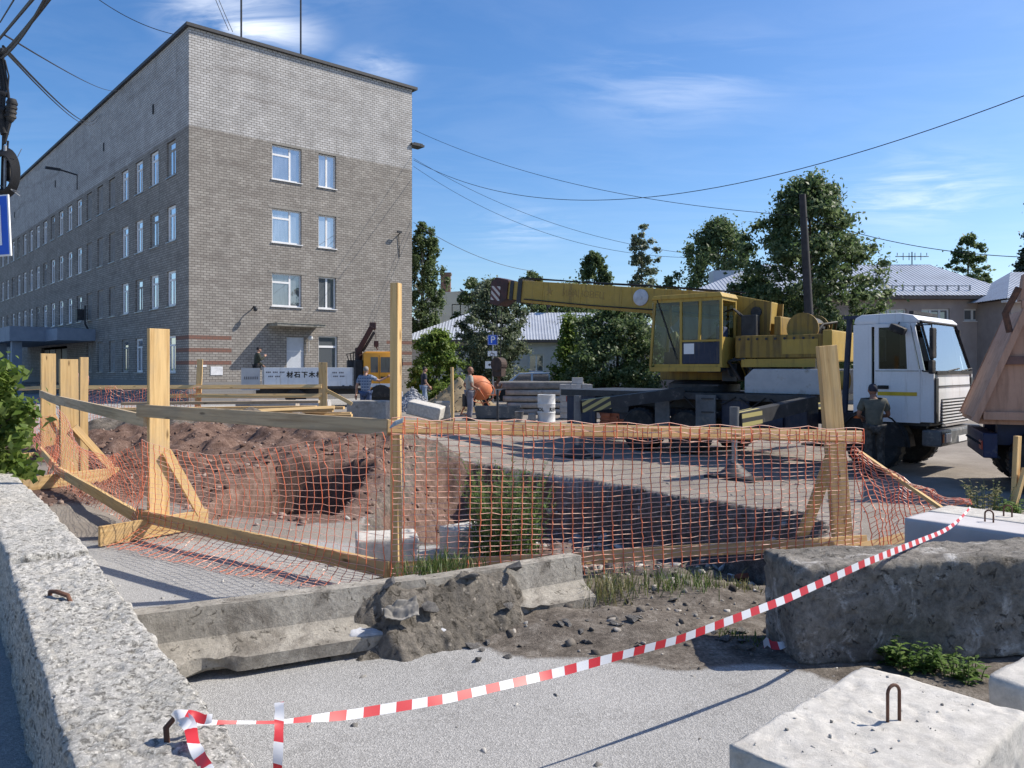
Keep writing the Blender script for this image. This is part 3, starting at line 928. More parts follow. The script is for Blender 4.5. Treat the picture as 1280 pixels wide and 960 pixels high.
# ------------------------------------------------------------------ broken kerb across the street
def kerb(label, pA, pB, mat, seed, breakA=0.0, breakB=0.0, lift=0.03, roll=0.0):
    pA, pB = Vector(pA), Vector(pB)
    d = (pB - pA)
    L = d.length
    ang = math.atan2(d.y, d.x)
    prof = [(0.0, 0.0), (-.004, .075), (.12, .135), (.150, .165), (.175, .33), (.30, .33), (.32, 0.0)]
    # refine the outline
    pts = []
    for i in range(len(prof)):
        a, b_ = prof[i], prof[(i + 1) % len(prof)]
        n = max(1, int(math.hypot(b_[0] - a[0], b_[1] - a[1]) / .022))
        for k in range(n): pts.append((a[0] + (b_[0] - a[0]) * k / n, a[1] + (b_[1] - a[1]) * k / n))
    nseg = int(L / .025)
    P = np.array(pts)
    V = []
    for i in range(nseg + 1):
        x = L * i / nseg
        V.append(np.stack([np.full(len(P), x), P[:, 0], P[:, 1]], 1))
    V = np.concatenate(V)
    dn = fbm(V * 6 + seed, 5, seed, .6)
    big = fbm(V * 2.2 + seed, 3, seed + 3)
    foot = smooth(.16, .08, V[:, 2])
    cen = np.array([0.17, 0.13])
    off = V[:, 1:] - cen
    bite = 0.004 * dn + 0.05 * foot * smooth(.28, .40, big)
    V[:, 1:] -= off / np.maximum(np.linalg.norm(off, axis=1, keepdims=True), .05) * bite[:, None]
    V[:, 0] += np.where(V[:, 0] < .25, breakA * (1 - V[:, 0] / .25) * dn, 0) + np.where(V[:, 0] > L - .25, breakB * (V[:, 0] - L + .25) / .25 * dn, 0)
    n = len(P)
    Fc = []
    for i in range(nseg):
        for j in range(n):
            j2 = (j + 1) % n
            Fc.append((i * n + j, i * n + j2, (i + 1) * n + j2, (i + 1) * n + j))
    t = thing('concrete_kerb', label, 'kerb', (pA.x, pA.y, lift), ang)
    t.rotation_euler = (roll, 0, ang)
    o = np_mesh('body', V, Fc, mat, t, smooth=True)
    bm = bmesh.new(); bm.from_mesh(o.data); bm.verts.ensure_lookup_table()
    bm.faces.new([bm.verts[j] for j in range(n)]); bm.faces.new([bm.verts[nseg * n + j] for j in reversed(range(n))])
    bmesh.ops.recalc_face_normals(bm, faces=bm.faces)
    bm.to_mesh(o.data); bm.free()
    for p_ in o.data.polygons: p_.use_smooth = True
    o.data.set_sharp_from_angle(angle=R(22))
    return t


KERB = concrete_mat('old_kerb_concrete', (.39, .36, .31), (.28, .255, .215), (.15, .132, .11), pit_cell=42, pit_amt=.7, bmp=.9, bdist=.012, mid=20, stain_lo=.50, stain_hi=.66, var=(.66, 1.2))
kA, kB = gp(150, 872), gp(545, 806)
kerb('long grey concrete kerb beside the barrier, its foot chipped', (kA.x, kA.y, 0), (kB.x, kB.y, 0), KERB, 3, 0, .10, .035)
kC, kD = gp(520, 811), gp(746, 762)
kerb('dirt covered concrete kerb with a whitish right end', (kC.x, kC.y + .03, 0), (kD.x, kD.y, 0), KERB, 8, .12, .02, .02, R(-2))

# soil slumped over the kerb
S0_, S1_ = gp(425, 836), gp(705, 776)
kd = (S1_ - S0_).normalized()
SL = (S1_ - S0_).length
kn = Vector((-kd.y, kd.x, 0))
nu, nv = 150, 60
U, Vv = np.meshgrid(np.linspace(0, SL, nu), np.linspace(-.22, .42, nv))
pr = np.stack([U.ravel() * 4, Vv.ravel() * 4, np.zeros(U.size)], 1)
prof_z = np.interp(Vv.ravel(), [-.22, -.10, 0, .08, .15, .20, .30, .36, .42], [-.08, .035, .115, .18, .30, .365, .36, .20, -.05])
side = smooth(0.02, .30, U.ravel() + .16 * fbm(pr, 3, 5)) * smooth(SL, SL - .3, U.ravel() + .16 * fbm(pr, 3, 8))
zz = prof_z + .075 * fbm(pr * 1.3, 5, 12, .62) + .02 * fbm(pr * 7, 3, 19) - (1 - side) * .24 - .055
W3 = np.array([[(S0_ + kd * a + kn * (b_ + .02))[0], (S0_ + kd * a + kn * (b_ + .02))[1]] for a, b_ in zip(U.ravel(), Vv.ravel())])
ii = np.arange(nu * nv).reshape(nv, nu)
sf = np.stack([ii[:-1, :-1], ii[:-1, 1:], ii[1:, 1:], ii[1:, :-1]], -1).reshape(-1, 4)
SLUMP = concrete_mat('slumped_grey_soil', (.27, .242, .205), (.16, .142, .118), (.085, .074, .06), pit_cell=38, pit_amt=1.0, bmp=1.0, bdist=.03, mid=18, stones=.06, var=(.5, 1.4))
o = np_mesh('slumped_soil', np.column_stack([W3, zz + .02]), sf, SLUMP, smooth=True)
tag(o, 'grey soil slumped over the middle of the kerb', 'soil', kind='stuff')

# broken concrete slab leaning at the kerb's joint
p = gp(470, 808)
t = concrete_block('broken slab with bluish white face leaning at the kerb joint', (p.x + .10, p.y + .05, .0), R(22), .62, .22, .15, M('whitewashed_concrete', (.52, .53, .56), (.25, .245, .235), rough=.93, scale=6, bmp=.6), res=.02, r=.02, amp=.02, nsc=6, seed=61, chips=.2, tilt=(R(18), R(4)))

# crumpled rag
p = px(500, 780, 4.72)
nu, nv = 46, 26
U, Vv = np.meshgrid(np.linspace(-.11, .11, nu), np.linspace(-.05, .05, nv))
q = np.stack([U.ravel() * 9, Vv.ravel() * 16, U.ravel() * 0], 1)
zz = .06 * fbm(q, 4, 4) + .05 * np.abs(vnoise(q * 1.1, 7)) + .02
ii = np.arange(nu * nv).reshape(nv, nu)
sf = np.stack([ii[:-1, :-1], ii[:-1, 1:], ii[1:, 1:], ii[1:, :-1]], -1).reshape(-1, 4)
th = np.column_stack([U.ravel(), Vv.ravel() + .12 * U.ravel(), zz + .25 * Vv.ravel()])
o = np_mesh('crumpled_rag', th, sf, M('grey_rag', (.27, .255, .235), (.15, .14, .125), rough=.9, scale=6), smooth=True)
o.location = (p.x, p.y, .215)
o.rotation_euler = (R(24), 0, R(24))
sm = o.modifiers.new('thickness', 'SOLIDIFY'); sm.thickness = .008
tag(o, 'crumpled grey rag lying on the dirty kerb', 'rag')


# ------------------------------------------------------------------ warning tape
def stripe_mat(name, period):
    m, nt, b = bsdf_mat(name)
    t = nt.nodes.new('ShaderNodeUVMap')
    s = nd(nt, 'ShaderNodeSeparateXYZ', {0: t.outputs[0]})
    sk = nd(nt, 'ShaderNodeMath', {0: s.outputs[1], 1: 0.25}, operation='MULTIPLY')
    ad = nd(nt, 'ShaderNodeMath', {0: s.outputs[0], 1: sk.outputs[0]}, operation='ADD')
    d = nd(nt, 'ShaderNodeMath', {0: ad.outputs[0], 1: period * 2}, operation='DIVIDE')
    fr = nd(nt, 'ShaderNodeMath', {0: d.outputs[0]}, operation='FRACT')
    g = nd(nt, 'ShaderNodeMath', {0: fr.outputs[0], 1: 0.5}, operation='GREATER_THAN')
    c = mixnode(nt, g.outputs[0], (.78, .78, .80), (.62, .04, .05))
    nt.links.new(c, b.inputs['Base Color'])
    b.inputs['Roughness'].default_value = .38
    tr = nd(nt, 'ShaderNodeBsdfTranslucent', {0: c})
    mx = nd(nt, 'ShaderNodeMixShader', {0: .3, 1: b.outputs[0], 2: tr.outputs[0]})
    nt.links.new(mx.outputs[0], nt.nodes['Material Output'].inputs[0])
    return m


TAPE = stripe_mat('red_white_tape', .062)


def ribbon(name, pts, ups, width, mat, parent=None, label=None, cat=None):
    """pts polyline, ups width directions"""
    me = bpy.data.meshes.new(name)
    V, Fc, UV, L = [], [], [], 0.0
    for i, (p, u_) in enumerate(zip(pts, ups)):
        if i: L += (p - pts[i - 1]).length
        wd = width[i] if isinstance(width, list) else width
        for k in (-.5, 0, .5):
            V.append(p + u_ * wd * k)
            UV.append((L, k * wd))
    for i in range(len(pts) - 1):
        for k in (0, 1):
            a = i * 3 + k
            Fc.append((a, a + 1, a + 4, a + 3))
    me.from_pydata([tuple(x) for x in V], [], Fc)
    uvl = me.uv_layers.new(name='UVMap')
    for l in me.loops: uvl.data[l.index].uv = UV[l.vertex_index]
    for p_ in me.polygons: p_.use_smooth = True
    me.materials.append(mat)
    o = link(name, me, parent)
    return tag(o, label, cat)


ctrl = [(246, 903), (290, 903), (345, 903), (440, 893), (560, 873), (700, 840), (850, 799), (980, 750), (1080, 704), (1140, 680), (1185, 662), (1206, 644), (1213, 634)]
pts = []
cx = np.array([c_[0] for c_ in ctrl], float); cy = np.array([c_[1] for c_ in ctrl], float)
for xx in np.linspace(246, 1213, 150):
    t_ = (xx - 246) / (1213 - 246)
    Y = 1 / float(np.interp(xx, [246, 1085, 1213], [1 / 2.44, 1 / 4.30, 1 / 5.72]))
    pts.append(px(xx, float(np.interp(xx, cx, cy)), Y))
for _ in range(3):
    pts = [pts[0]] + [(pts[i - 1] + pts[i] * 2 + pts[i + 1]) / 4 for i in range(1, len(pts) - 1)] + [pts[-1]]
ups, wd = [], []
for i, p_ in enumerate(pts):
    t_ = i / (len(pts) - 1)
    tw = 0.35 * math.sin(t_ * 7) + 0.25 * math.sin(t_ * 19) + 0.5
    tan = (pts[min(i + 1, len(pts) - 1)] - pts[max(i - 1, 0)]).normalized()
    side_ = tan.cross(Z).normalized()
    ups.append((tan.cross(side_) * math.cos(tw) + side_ * math.sin(tw)).normalized())
    wd.append(float(np.interp(t_, [0, .04, .10, .18, .9, .97, 1], [.020, .012, .012, .034, .037, .026, .012])))
tape = thing('warning_tape', 'red and white striped warning tape strung across the foreground', 'tape', tuple(pts[0]))
inv = -Vector(pts[0])
rb = ribbon('tape_span', [p_ + inv for p_ in pts], ups, wd, TAPE, tape)
# knot and dangling ends at the hook
k0 = gp(228, 922, .574) - Vector(pts[0])
for ctrlp, wdt in (([(0, 0, .065), (.03, -.02, .055), (.07, -.09, .025), (.115, -.15, .012), (.16, -.21, .004)], .036),
                   ([(.0, .0, .05), (.02, -.03, .06), (.045, -.04, .035), (.05, -.05, .012)], .03),
                   ([(-.03, .01, .05), (-.015, -.01, .075), (.02, .0, .075), (.06, .01, .05), (.085, .015, .052)], .028),
                   ([(.265, .10, .065), (.275, .07, .05), (.285, .03, .0), (.29, .0, -.09), (.292, -.01, -.16)], .03)):
    cp = [k0 + Vector(c_) for c_ in ctrlp]
    fine = []
    for i in range(len(cp) - 1):
        for s in range(5): fine.append(cp[i].lerp(cp[i + 1], s / 5))
    fine.append(cp[-1])
    fine = [fine[0]] + [(fine[i - 1] + fine[i] + fine[i + 1]) / 3 for i in range(1, len(fine) - 1)] + [fine[-1]]
    up_ = []
    for i in range(len(fine)):
        tan = (fine[min(i + 1, len(fine) - 1)] - fine[max(0, i - 1)]).normalized()
        s_ = tan.cross(Vector((.2, -.7, .6))).normalized()
        a_ = .5 * math.sin(i * .5)
        up_.append((s_ * math.cos(a_) + tan.cross(s_) * math.sin(a_)).normalized())
    ribbon('tape_end', fine, up_, wdt, TAPE, tape)
# scrap of tape under the kerb and under the dark block
for (xx, yy, lab) in ((728, 774, 'scrap of striped tape under the right kerb end'), (975, 812, 'scrap of striped tape at the foot of the dark block')):
    p = gp(xx, yy)
    fine = [p + Vector((-.10 + .03 * i, .03 * math.sin(i * 1.3), .03 + .012 * math.sin(i * 2.1))) for i in range(8)]
    o = ribbon('tape_scrap', [f_ - p for f_ in fine], [Vector((.1, .6, .6 + .3 * math.sin(i))).normalized() for i in range(8)], .05, TAPE, None, lab, 'tape')
    o.location = p


# ------------------------------------------------------------------ timber fences
def plank(name, p0, p1, w_, t_, nrm, mat, parent=None, bev=.004):
    """board from p0 to p1, w_ wide, t_ thick, its wide face turned to nrm"""
    p0, p1 = Vector(p0), Vector(p1)
    x = (p1 - p0); L = x.length; x.normalize()
    z_ = Vector(nrm); z_ = (z_ - x * z_.dot(x)).normalized()
    y_ = z_.cross(x)
    mb = MB()
    n = max(2, int(L / .35))
    # slightly warped board
    vs, fs = [], []
    s1, s2 = random.uniform(-1, 1), random.uniform(0, 6)
    for i in range(n + 1):
        xx = -L / 2 + L * i / n
        wy = .004 * s1 * math.sin(i * 1.1 + s2); wz = .005 * s1 * math.sin(i * .7 + s2)
        for (a, b_) in ((-.5, -.5), (.5, -.5), (.5, .5), (-.5, .5)):
            vs.append((xx, a * w_ + wy, b_ * t_ + wz))
    for i in range(n):
        for j in range(4):
            j2 = (j + 1) % 4
            fs.append((i * 4 + j, i * 4 + j2, (i + 1) * 4 + j2, (i + 1) * 4 + j))
    fs.append((3, 2, 1, 0)); fs.append((n * 4, n * 4 + 1, n * 4 + 2, n * 4 + 3))
    mb.add(vs, fs)
    o = mb.build(name, mat, None, bevel=bev)
    Mx = Matrix((x, y_, z_)).transposed().to_4x4()
    Mx.translation = (p0 + p1) / 2
    if parent is not None:
        o.parent = parent
        Mx = wm(parent).inverted() @ Mx
    o.location = Mx.to_translation()
    o.rotation_euler = Mx.to_euler()
    return o


def V3(p, z_): return Vector((p.x, p.y, z_))


P1 = gp(495, 737)
P2 = Vector(((1052 - 640) / F * 7.2, 7.2, 0))
P0 = gp(198, 669)
PA = gp(86, 607)
PB = gp(60, 577)
ff = (P2 - P1).normalized(); fn = Vector((ff.y, -ff.x, 0))          # faces the camera
lf = (P1 - P0).normalized(); ln_ = Vector((lf.y, -lf.x, 0)) * 1.0   # across the left fence, towards the street
lperp = Vector((-lf.y, lf.x, 0))                                     # away from the street
t = thing('timber_fence', 'raw pine plank fence along the near edge of the pit', 'fence', (P1.x, P1.y, 0))
zt = px(495, 354, P1.y).z
plank('post', V3(P1, -.05), V3(P1, zt), .062, .085, Vector((-.25, -.97, 0)), WOOD, t)
top2 = px(1033, 432, 7.2)
plank('post', Vector((P2.x + .03, 7.2, -.15)), Vector((top2.x, 7.2, top2.z)), .20, .05, fn, WOOD, t)
rl0, rl1 = px(489, 533, P1.y - .06), px(1076, 545.5, 7.10)
plank('rail', rl0 - ff * .03, rl1, .10, .045, fn + Z * .25, WOOD, t)
rl0, rl1 = px(499, 711, P1.y - .06), px(1082, 676, 7.10)
plank('rail', rl0 - ff * .03, rl1, .10, .045, fn + Z * .2, WOOD, t)
# braces of the tall right post
plank('brace', Vector((P2.x - .04, 7.26, .95)), px(1003, 668, 7.9), .13, .045, fn, WOOD, t)
plank('brace', px(1075, 565, 7.16), px(1192, 645, 6.3), .035, .03, Z, WOOD, t)
plank('foot_board', px(1030, 697, 6.95) + Vector((0, 0, 0)), px(1130, 672, 7.15), .09, .04, fn + Z * .6, WOOD, t)
plank('foot_board', P1 + Vector((-.22, -.12, .045)), P1 + Vector((.0, .06, .055)), .10, .05, fn, WOOD, t)
# rope tie
mb = MB()
p = px(495, 531, P1.y - .13)
for k in range(4):
    mb.tube([p + Vector((-.045 + .006 * k, 0, -.022 + .008 * k)), p + Vector((0, -.02, .002 + .008 * k)), p + Vector((.05, 0, .022 + .008 * k))], .006, 6)
mb.build('rope_tie', M('blue_grey_rope', (.30, .36, .42), rough=.9), t, world=True, smooth=True)

t = thing('timber_fence', 'raw pine fence with braced stands along the left sidewalk', 'fence', (P0.x, P0.y, 0))


def stand(base, topy, pxx, wide, parent, foot=(.62, .52)):
    zt = CH + (HZ - topy) / F * base.y
    nrm = lf * 1.0
    plank('post', V3(base, .0), V3(base, zt) + lperp * .0, wide, .05, nrm, WOOD, parent)
    c = base + lf * .05
    plank('foot_board', V3(c - lperp * foot[0], .10), V3(c + lperp * foot[1], .10), .19, .04, nrm, WOOD, parent)
    plank('brace', V3(base + lperp * .05 + lf * .052, .85), V3(base + lperp * (foot[1] - .08) + lf * .052, .16), .10, .035, nrm, WOOD, parent)


stand(P0, 411, 198, .215, t)
stand(PA, 449, 86, .25, t, (.8, .7))
stand(PB, 442, 60, .25, t)
plank('post', V3(PA + lperp * .35 - lf * .3, 0), V3(PA + lperp * .35 - lf * .3, CH + (HZ - 446) / F * PA.y), .12, .05, lf, WOOD, t)
sh = -lperp * .13
for (za, zb, mm) in ((1.27, 1.25, WOOD_OLD), (.21, .17, WOOD)):
    plank('rail', V3(P0 + sh - lf * .15, za), V3(P1 + sh * .6, zb), .125, .04, -lperp, mm, t)
for (za, zb, mm) in ((1.24, 1.22, WOOD_OLD), (.22, .21, WOOD)):
    plank('rail', V3(PA + sh - (P0 - PA).normalized() * .2, za), V3(P0 + sh - lf * .02, zb - .05), .125, .04, -lperp, mm, t)
    plank('rail', V3(PB + sh, za), V3(PA + sh, zb), .125, .04, -lperp, mm, t)

# far fence behind the heap
YF = 20.0
t = thing('timber_fence', 'low plank fence behind the heap with two horizontal boards', 'fence', (-8, YF, 0))
for (xx, ty, ww, dx) in ((403, 453, .21, 0), (249, 449, .14, -.14)):
    tp = px(xx, ty, YF)
    plank('post', Vector((tp.x + dx * .6, YF + .05, 0)), tp + Vector((0, .05, 0)), ww, .05, (.15, -1, 0), WOOD, t)
plank('rail', px(92, 484.5, YF), px(402, 483, YF), .10, .04, (0, -1, .4), WOOD, t)
plank('rail', px(212, 495, YF), px(402, 494.5, YF), .10, .04, (0, -1, .4), WOOD, t)
plank('brace', px(408, 488, YF + .03), px(440, 505, YF - .1), .09, .04, (0, -1, 0), WOOD, t)
plank('post', Vector((px(100, 484, YF).x, YF + .05, 0)), px(100, 478, YF), .12, .05, (0, -1, 0), WOOD, t)
plank('rail', px(20, 486, 24), px(100, 483, YF + .06), .10, .04, (0, -1, .4), WOOD, t)

# single upright stakes
for (xx, ty, Y, ww, dx, lab) in ((565, 459, 24.0, .10, .02, 'lone pale timber stake left of the man in grey'),):
    tp = px(xx, ty, Y)
    o = plank('timber_stake', Vector((tp.x + dx, Y, 0)), tp, ww, .05, (-.7, -.7, 0), WOOD)
    tag(o, lab, 'stake')
o = plank('timber_stake', gp(1262, 640) + Vector((.05, .0, -.1)), px(1272, 545, gp(1262, 640).y), .11, .05, (.6, -.8, 0), WOOD)
tag(o, 'short pine post with leaning brace at the right edge', 'stake')
pp0 = gp(1262, 640)
br = plank('brace', pp0 + Vector((.0, -.06, 0.0)), pp0 + Vector((.16, -.03, .52)), .08, .04, (.6, -.8, 0), WOOD, o)

# stack of sawn boards
random.seed(21)
for k in range(13):
    lay, col_ = k // 4, k % 4
    Y = 17.0 + col_ * .22
    if lay == 3: Y = 17.1
    z_ = .50 + lay * .14
    x0 = px(150 + random.uniform(-10, 60), 500, Y).x; x1 = px(430 + random.uniform(-40, 14), 500, Y).x
    yaw = random.uniform(-.06, .06)
    o = plank('sawn_board', (x0, Y - yaw, z_), (x1, Y + yaw, z_ + random.uniform(-.02, .05)), .17, .06, (0, 0, 1), WOOD if k % 3 else WOOD_OLD)
    tag(o, ('front', 'second', 'third', 'rearmost')[col_] + ' sawn pine board of the ' + ('lowest', 'second', 'third', 'topmost')[lay] + ' layer in the board stack', 'board', 'boards stacked behind the heap')
o = plank('sawn_board', px(262, 517, 16.6), px(418, 510, 16.75), .16, .05, (0, -.35, 1), WOOD)
tag(o, 'brightest fresh board lying askew on top of the stack', 'board', 'boards stacked behind the heap')
for xx in (210, 320, 410):
    p_ = px(xx, 520, 17.3)
    mb = MB().box((0, 0, .23), (.14, .95, .46))
    tag(mb.build('timber_bearer', WOOD_OLD, bevel=.01), 'timber bearer crossing under the stack of boards', 'timber', 'bearers under the board stack').location = (p_.x, 17.35, -.02)


# ------------------------------------------------------------------ orange netting
def net_mat(name, a, b_):
    m, nt, bs = bsdf_mat(name)
    n = nd(nt, 'ShaderNodeTexNoise', {'Vector': coords(nt), 'Scale': 9.0, 'Detail': 4.0})
    c = ramp(nt, n.outputs[0], [(.35, a), (.65, b_)])
    nt.links.new(c, bs.inputs['Base Color'])
    bs.inputs['Roughness'].default_value = .4
    tr = nd(nt, 'ShaderNodeBsdfTranslucent', {0: c})
    mx = nd(nt, 'ShaderNodeMixShader', {0: .3, 1: bs.outputs[0], 2: tr.outputs[0]})
    nt.links.new(mx.outputs[0], nt.nodes['Material Output'].inputs[0])
    return m


NET = net_mat('orange_net', (.84, .22, .10), (.92, .33, .17))


NET_H = net_mat('orange_net_cross', (.84, .48, .36), (.90, .68, .56))


def net(label, fn, nu, nv, rv=.0046, rh=.0032, jit=.0028, seed=0, sub=1):
    """fn(u,v) -> Vector; vertical strands are thicker than the cross strands"""
    rs = np.random.default_rng(seed)
    G = [[fn(i / nu, j / nv) + Vector(rs.normal(0, jit, 3)) for j in range(nv + 1)] for i in range(nu + 1)]
    c = G[0][0].copy()
    mb = MB()
    for i in range(nu + 1): mb.tube([g - c for g in G[i]], rv, 4, cap=False)
    for j in range(nv + 1): mb.tube([G[i][j] - c for i in range(nu + 1)], rh, 3, cap=False, mi=1)
    o = mb.build('safety_net', [NET, NET_H], fix=False)
    o.location = c
    return tag(o, label, 'netting')


a_t, b_t = px(489, 527, P1.y - .10), px(1076, 540, 7.04)
def front_net(u_, v_):
    tp = a_t.lerp(b_t, u_)
    xx = tp.x * F / tp.y + 640
    bz = float(np.interp(xx, [489, 745, 960, 1076], [.02, .03, .06, .10]))
    bulge = .05 * math.sin(v_ * 3.1) * math.sin(u_ * 9 + 1) + .015 * math.sin(u_ * 31 + v_ * 5)
    z_ = tp.z + (bz - tp.z) * v_ + .02 * math.sin(u_ * 12) * v_ * (1 - v_) * 2 - .03 * math.sin(u_ * 5) * math.sin(3.14 * v_)
    q = Vector((tp.x + .012 * math.sin(v_ * 4 + u_ * 7) * v_, tp.y, 0)) + fn * (.02 + bulge * .35)
    return Vector((q.x, q.y, z_))
net('orange plastic net hung on the fence before the pit', front_net, 49, 29, seed=1)
# fold of the net hanging over the upper rail
net('strip of orange net folded over the front top rail', lambda u_, v_: a_t.lerp(b_t, u_) + Z * (.03 - .13 * v_ + .012 * math.sin(u_ * 60)) + fn * (.035 + .012 * math.sin(u_ * 47)) , 44, 2, seed=2)

def right_net(u_, v_):
    tl, bl = px(1064, 556, 7.1), px(1092, 692, 6.9)
    tr_, br_ = px(1212, 629, 6.35), px(1188, 640, 6.45)
    t0, b0_ = tl.lerp(tr_, u_), bl.lerp(br_, u_ ** .8)
    q = t0.lerp(b0_, v_ ** (1 + 1.2 * u_))
    q.z -= .07 * math.sin(3.14 * u_) * (1 - .5 * v_)
    return q + Vector((0, .05 * math.sin(v_ * 6 + u_ * 9), .02 * math.sin(u_ * 21)))
net('slack orange net trailing from the right post onto the blocks', right_net, 18, 22, seed=3, jit=.006)

def left_net(u_, v_):
    A = P0 - lperp * .17; B = P1 - lperp * .13
    g = A.lerp(B, u_)
    ztop = float(np.interp(u_, [0, .12, .35, .55, .8, 1], [.98, .92, .90, .99, 1.13, 1.22]))
    if v_ < .62:
        k = v_ / .62
        back = .12 * math.sin(3.14 * k) * math.sin(3.14 * u_)
        return Vector((g.x, g.y, ztop + (.13 - ztop) * k)) + lperp * back
    k = (v_ - .62) / .38
    q = g - lperp * (.42 * k * (1 - .75 * u_ ** 3)) + lf * .05 * k
    return Vector((q.x, q.y, .13 * (1 - k) ** 1.5 + .012 + .02 * max(0, math.sin(u_ * 25 + k * 4))))
net('orange net sagging along the sidewalk fence and spreading on the asphalt', left_net, 34, 27, seed=4, jit=.005, rv=.0034, rh=.0024)

def left_net2(u_, v_):
    A = PA - lperp * .17; B = P0 - lperp * .17
    g = A.lerp(B, u_)
    ztop = 1.16 - .38 * math.sin(3.14 * u_) - .2 * u_
    return Vector((g.x, g.y, ztop + (.03 - ztop) * v_)) + lperp * (.18 * math.sin(3.14 * v_) * math.sin(3.14 * u_)) + lperp * .05 * math.sin(u_ * 13 + v_ * 5)
net('orange net between the two left fence stands', left_net2, 36, 24, seed=5, jit=.006, rv=.003, rh=.0024)
net('orange net on the leftmost stand beside the shrub', lambda u_, v_: PB.lerp(PA, u_) - lperp * (.16 + .12 * math.sin(v_ * 3 + u_ * 5)) + Z * (1.18 - .25 * math.sin(3.14 * u_) - v_ * 1.05), 26, 22, seed=6, jit=.006, rv=.003, rh=.0024)
fa, fb = px(92, 486, YF - .06), px(250, 486, YF - .06)
net('orange net on the far fence beyond the heap', lambda u_, v_: fa.lerp(fb, u_) - Z * (1.15 * v_ + .06 * math.sin(u_ * 17)) + Vector((0, -.05 * math.sin(u_ * 23 + v_ * 4), 0)), 40, 16, rv=.006, rh=.005, seed=7, jit=.015)


# ------------------------------------------------------------------ grass and weeds
GRASS = leaf_mat('grass_blades', (.05, .09, .02), (.10, .15, .035), (.20, .22, .07), .3)
DRYG = leaf_mat('dry_grass', (.26, .22, .11), (.20, .20, .09), (.10, .14, .04), .3)
WEED = leaf_mat('weed_leaves', (.06, .12, .025), (.11, .19, .045), (.19, .27, .08), .45)


def blades(name, centers, n, h, spread, wd, mat, label, cat='grass', lean=.95, kind='stuff'):
    c = np.array(centers)
    k = RNG.integers(0, len(c), n)
    base = c[k] + np.column_stack([RNG.normal(0, spread, n), RNG.normal(0, spread, n), np.zeros(n)])
    hh = h * (.45 + .75 * RNG.random(n))
    az = RNG.random(n) * 6.283
    ln = lean * RNG.random(n)
    d = np.column_stack([np.cos(az), np.sin(az), np.zeros(n)])
    sd_ = np.column_stack([-np.sin(az + .6), np.cos(az + .6), np.zeros(n)]) * wd
    up = np.array([0, 0, 1.])
    p0 = base; p1 = base + up * (hh * .55)[:, None] + d * (hh * ln * .35)[:, None]; p2 = base + up * (hh * (1 - .35 * ln))[:, None] + d * (hh * ln)[:, None]
    V = np.stack([p0 - sd_, p0 + sd_, p1 + sd_ * .8, p1 - sd_ * .8, p2 + sd_ * .12, p2 - sd_ * .12], 1).reshape(-1, 3)
    i = np.arange(n) * 6
    Fc = np.concatenate([np.stack([i, i + 1, i + 2, i + 3], 1), np.stack([i + 3, i + 2, i + 4, i + 5], 1)])
    o = np_mesh(name, V, Fc, mat)
    return tag(o, label, cat, kind=kind)


def gpt(x, y): 
    p = gp(x, y)
    return (p.x, p.y, gz_at(p.x, p.y))


blades('grass_tuft', [gpt(760, 752), gpt(775, 748), gpt(748, 757)], 260, .18, .12, .0035, DRYG, 'half dry grass tuft at the right end of the kerb', kind='stuff')
blades('grass_tuft', [gpt(850, 745), gpt(868, 742), gpt(830, 748)], 220, .14, .12, .0035, GRASS, 'green grass tuft at the pit lip under the net')
blades('grass_tuft', [gpt(915, 738), gpt(930, 736)], 130, .07, .08, .004, DRYG, 'small pale grass tuft left of the dark block')
pk_ = px(560, 733, 5.55); pk2 = px(535, 735, 5.4)
blades('grass_tuft', [(pk_.x, pk_.y, .28), (pk2.x, pk2.y, .27)], 340, .14, .10, .0035, GRASS, 'grass tuft growing on top of the kerb by the post', kind='stuff')
blades('grass_tuft', [gpt(945, 803), gpt(910, 795)], 90, .05, .05, .004, GRASS, 'few green blades in the dirt left of the dark block', kind='stuff')


def weed_plant(name, base, nst, h, spread, leaf, nleaf, mat, label, cat='plant', droop=.2, stemr=.004, group=None, wr=.23):
    t = thing(name, label, cat, base, 0, group)
    mb = MB()
    LV = []
    for s in range(nst):
        az = random.random() * 6.283
        r0 = spread * math.sqrt(random.random())
        b0_ = Vector((r0 * math.cos(az), r0 * math.sin(az), -.02))
        hh = h * random.uniform(.55, 1.0)
        ld = Vector((math.cos(az + random.uniform(-1, 1)), math.sin(az + random.uniform(-1, 1)), 0)) * random.uniform(.05, .35) * hh
        pts = [b0_ + Z * hh * k / 4 + ld * (k / 4) ** 2 for k in range(5)]
        mb.tube(pts, [stemr, stemr * .9, stemr * .75, stemr * .6, stemr * .3], 4, cap=False)
        for q in range(nleaf):
            f_ = random.uniform(.12, 1.0)
            kk = min(3, int(f_ * 4)); pp_ = pts[kk].lerp(pts[kk + 1], f_ * 4 - kk)
            a2 = random.random() * 6.283
            dv = Vector((math.cos(a2), math.sin(a2), random.uniform(-droop, .6))).normalized()
            sv = dv.cross(Z)
            sv = (sv if sv.length > .1 else Vector((1, 0, 0))).normalized()
            nn = sv.cross(dv)
            l_ = leaf * random.uniform(.6, 1.25) * (1.15 - .5 * f_); w_ = l_ * wr
            LV += [pp_, pp_ + dv * l_ * .45 + sv * w_ + nn * .1 * l_, pp_ + dv * l_ - nn * .08 * l_, pp_ + dv * l_ * .45 - sv * w_ + nn * .1 * l_]
    mb.build('stems', M(name + '_stems', (.12, .16, .05), rough=.8), t, fix=False)
    n = len(LV) // 4
    np_mesh('leaves', np.array([v_[:] for v_ in LV]), np.arange(n * 4).reshape(n, 4), mat, t)
    return t


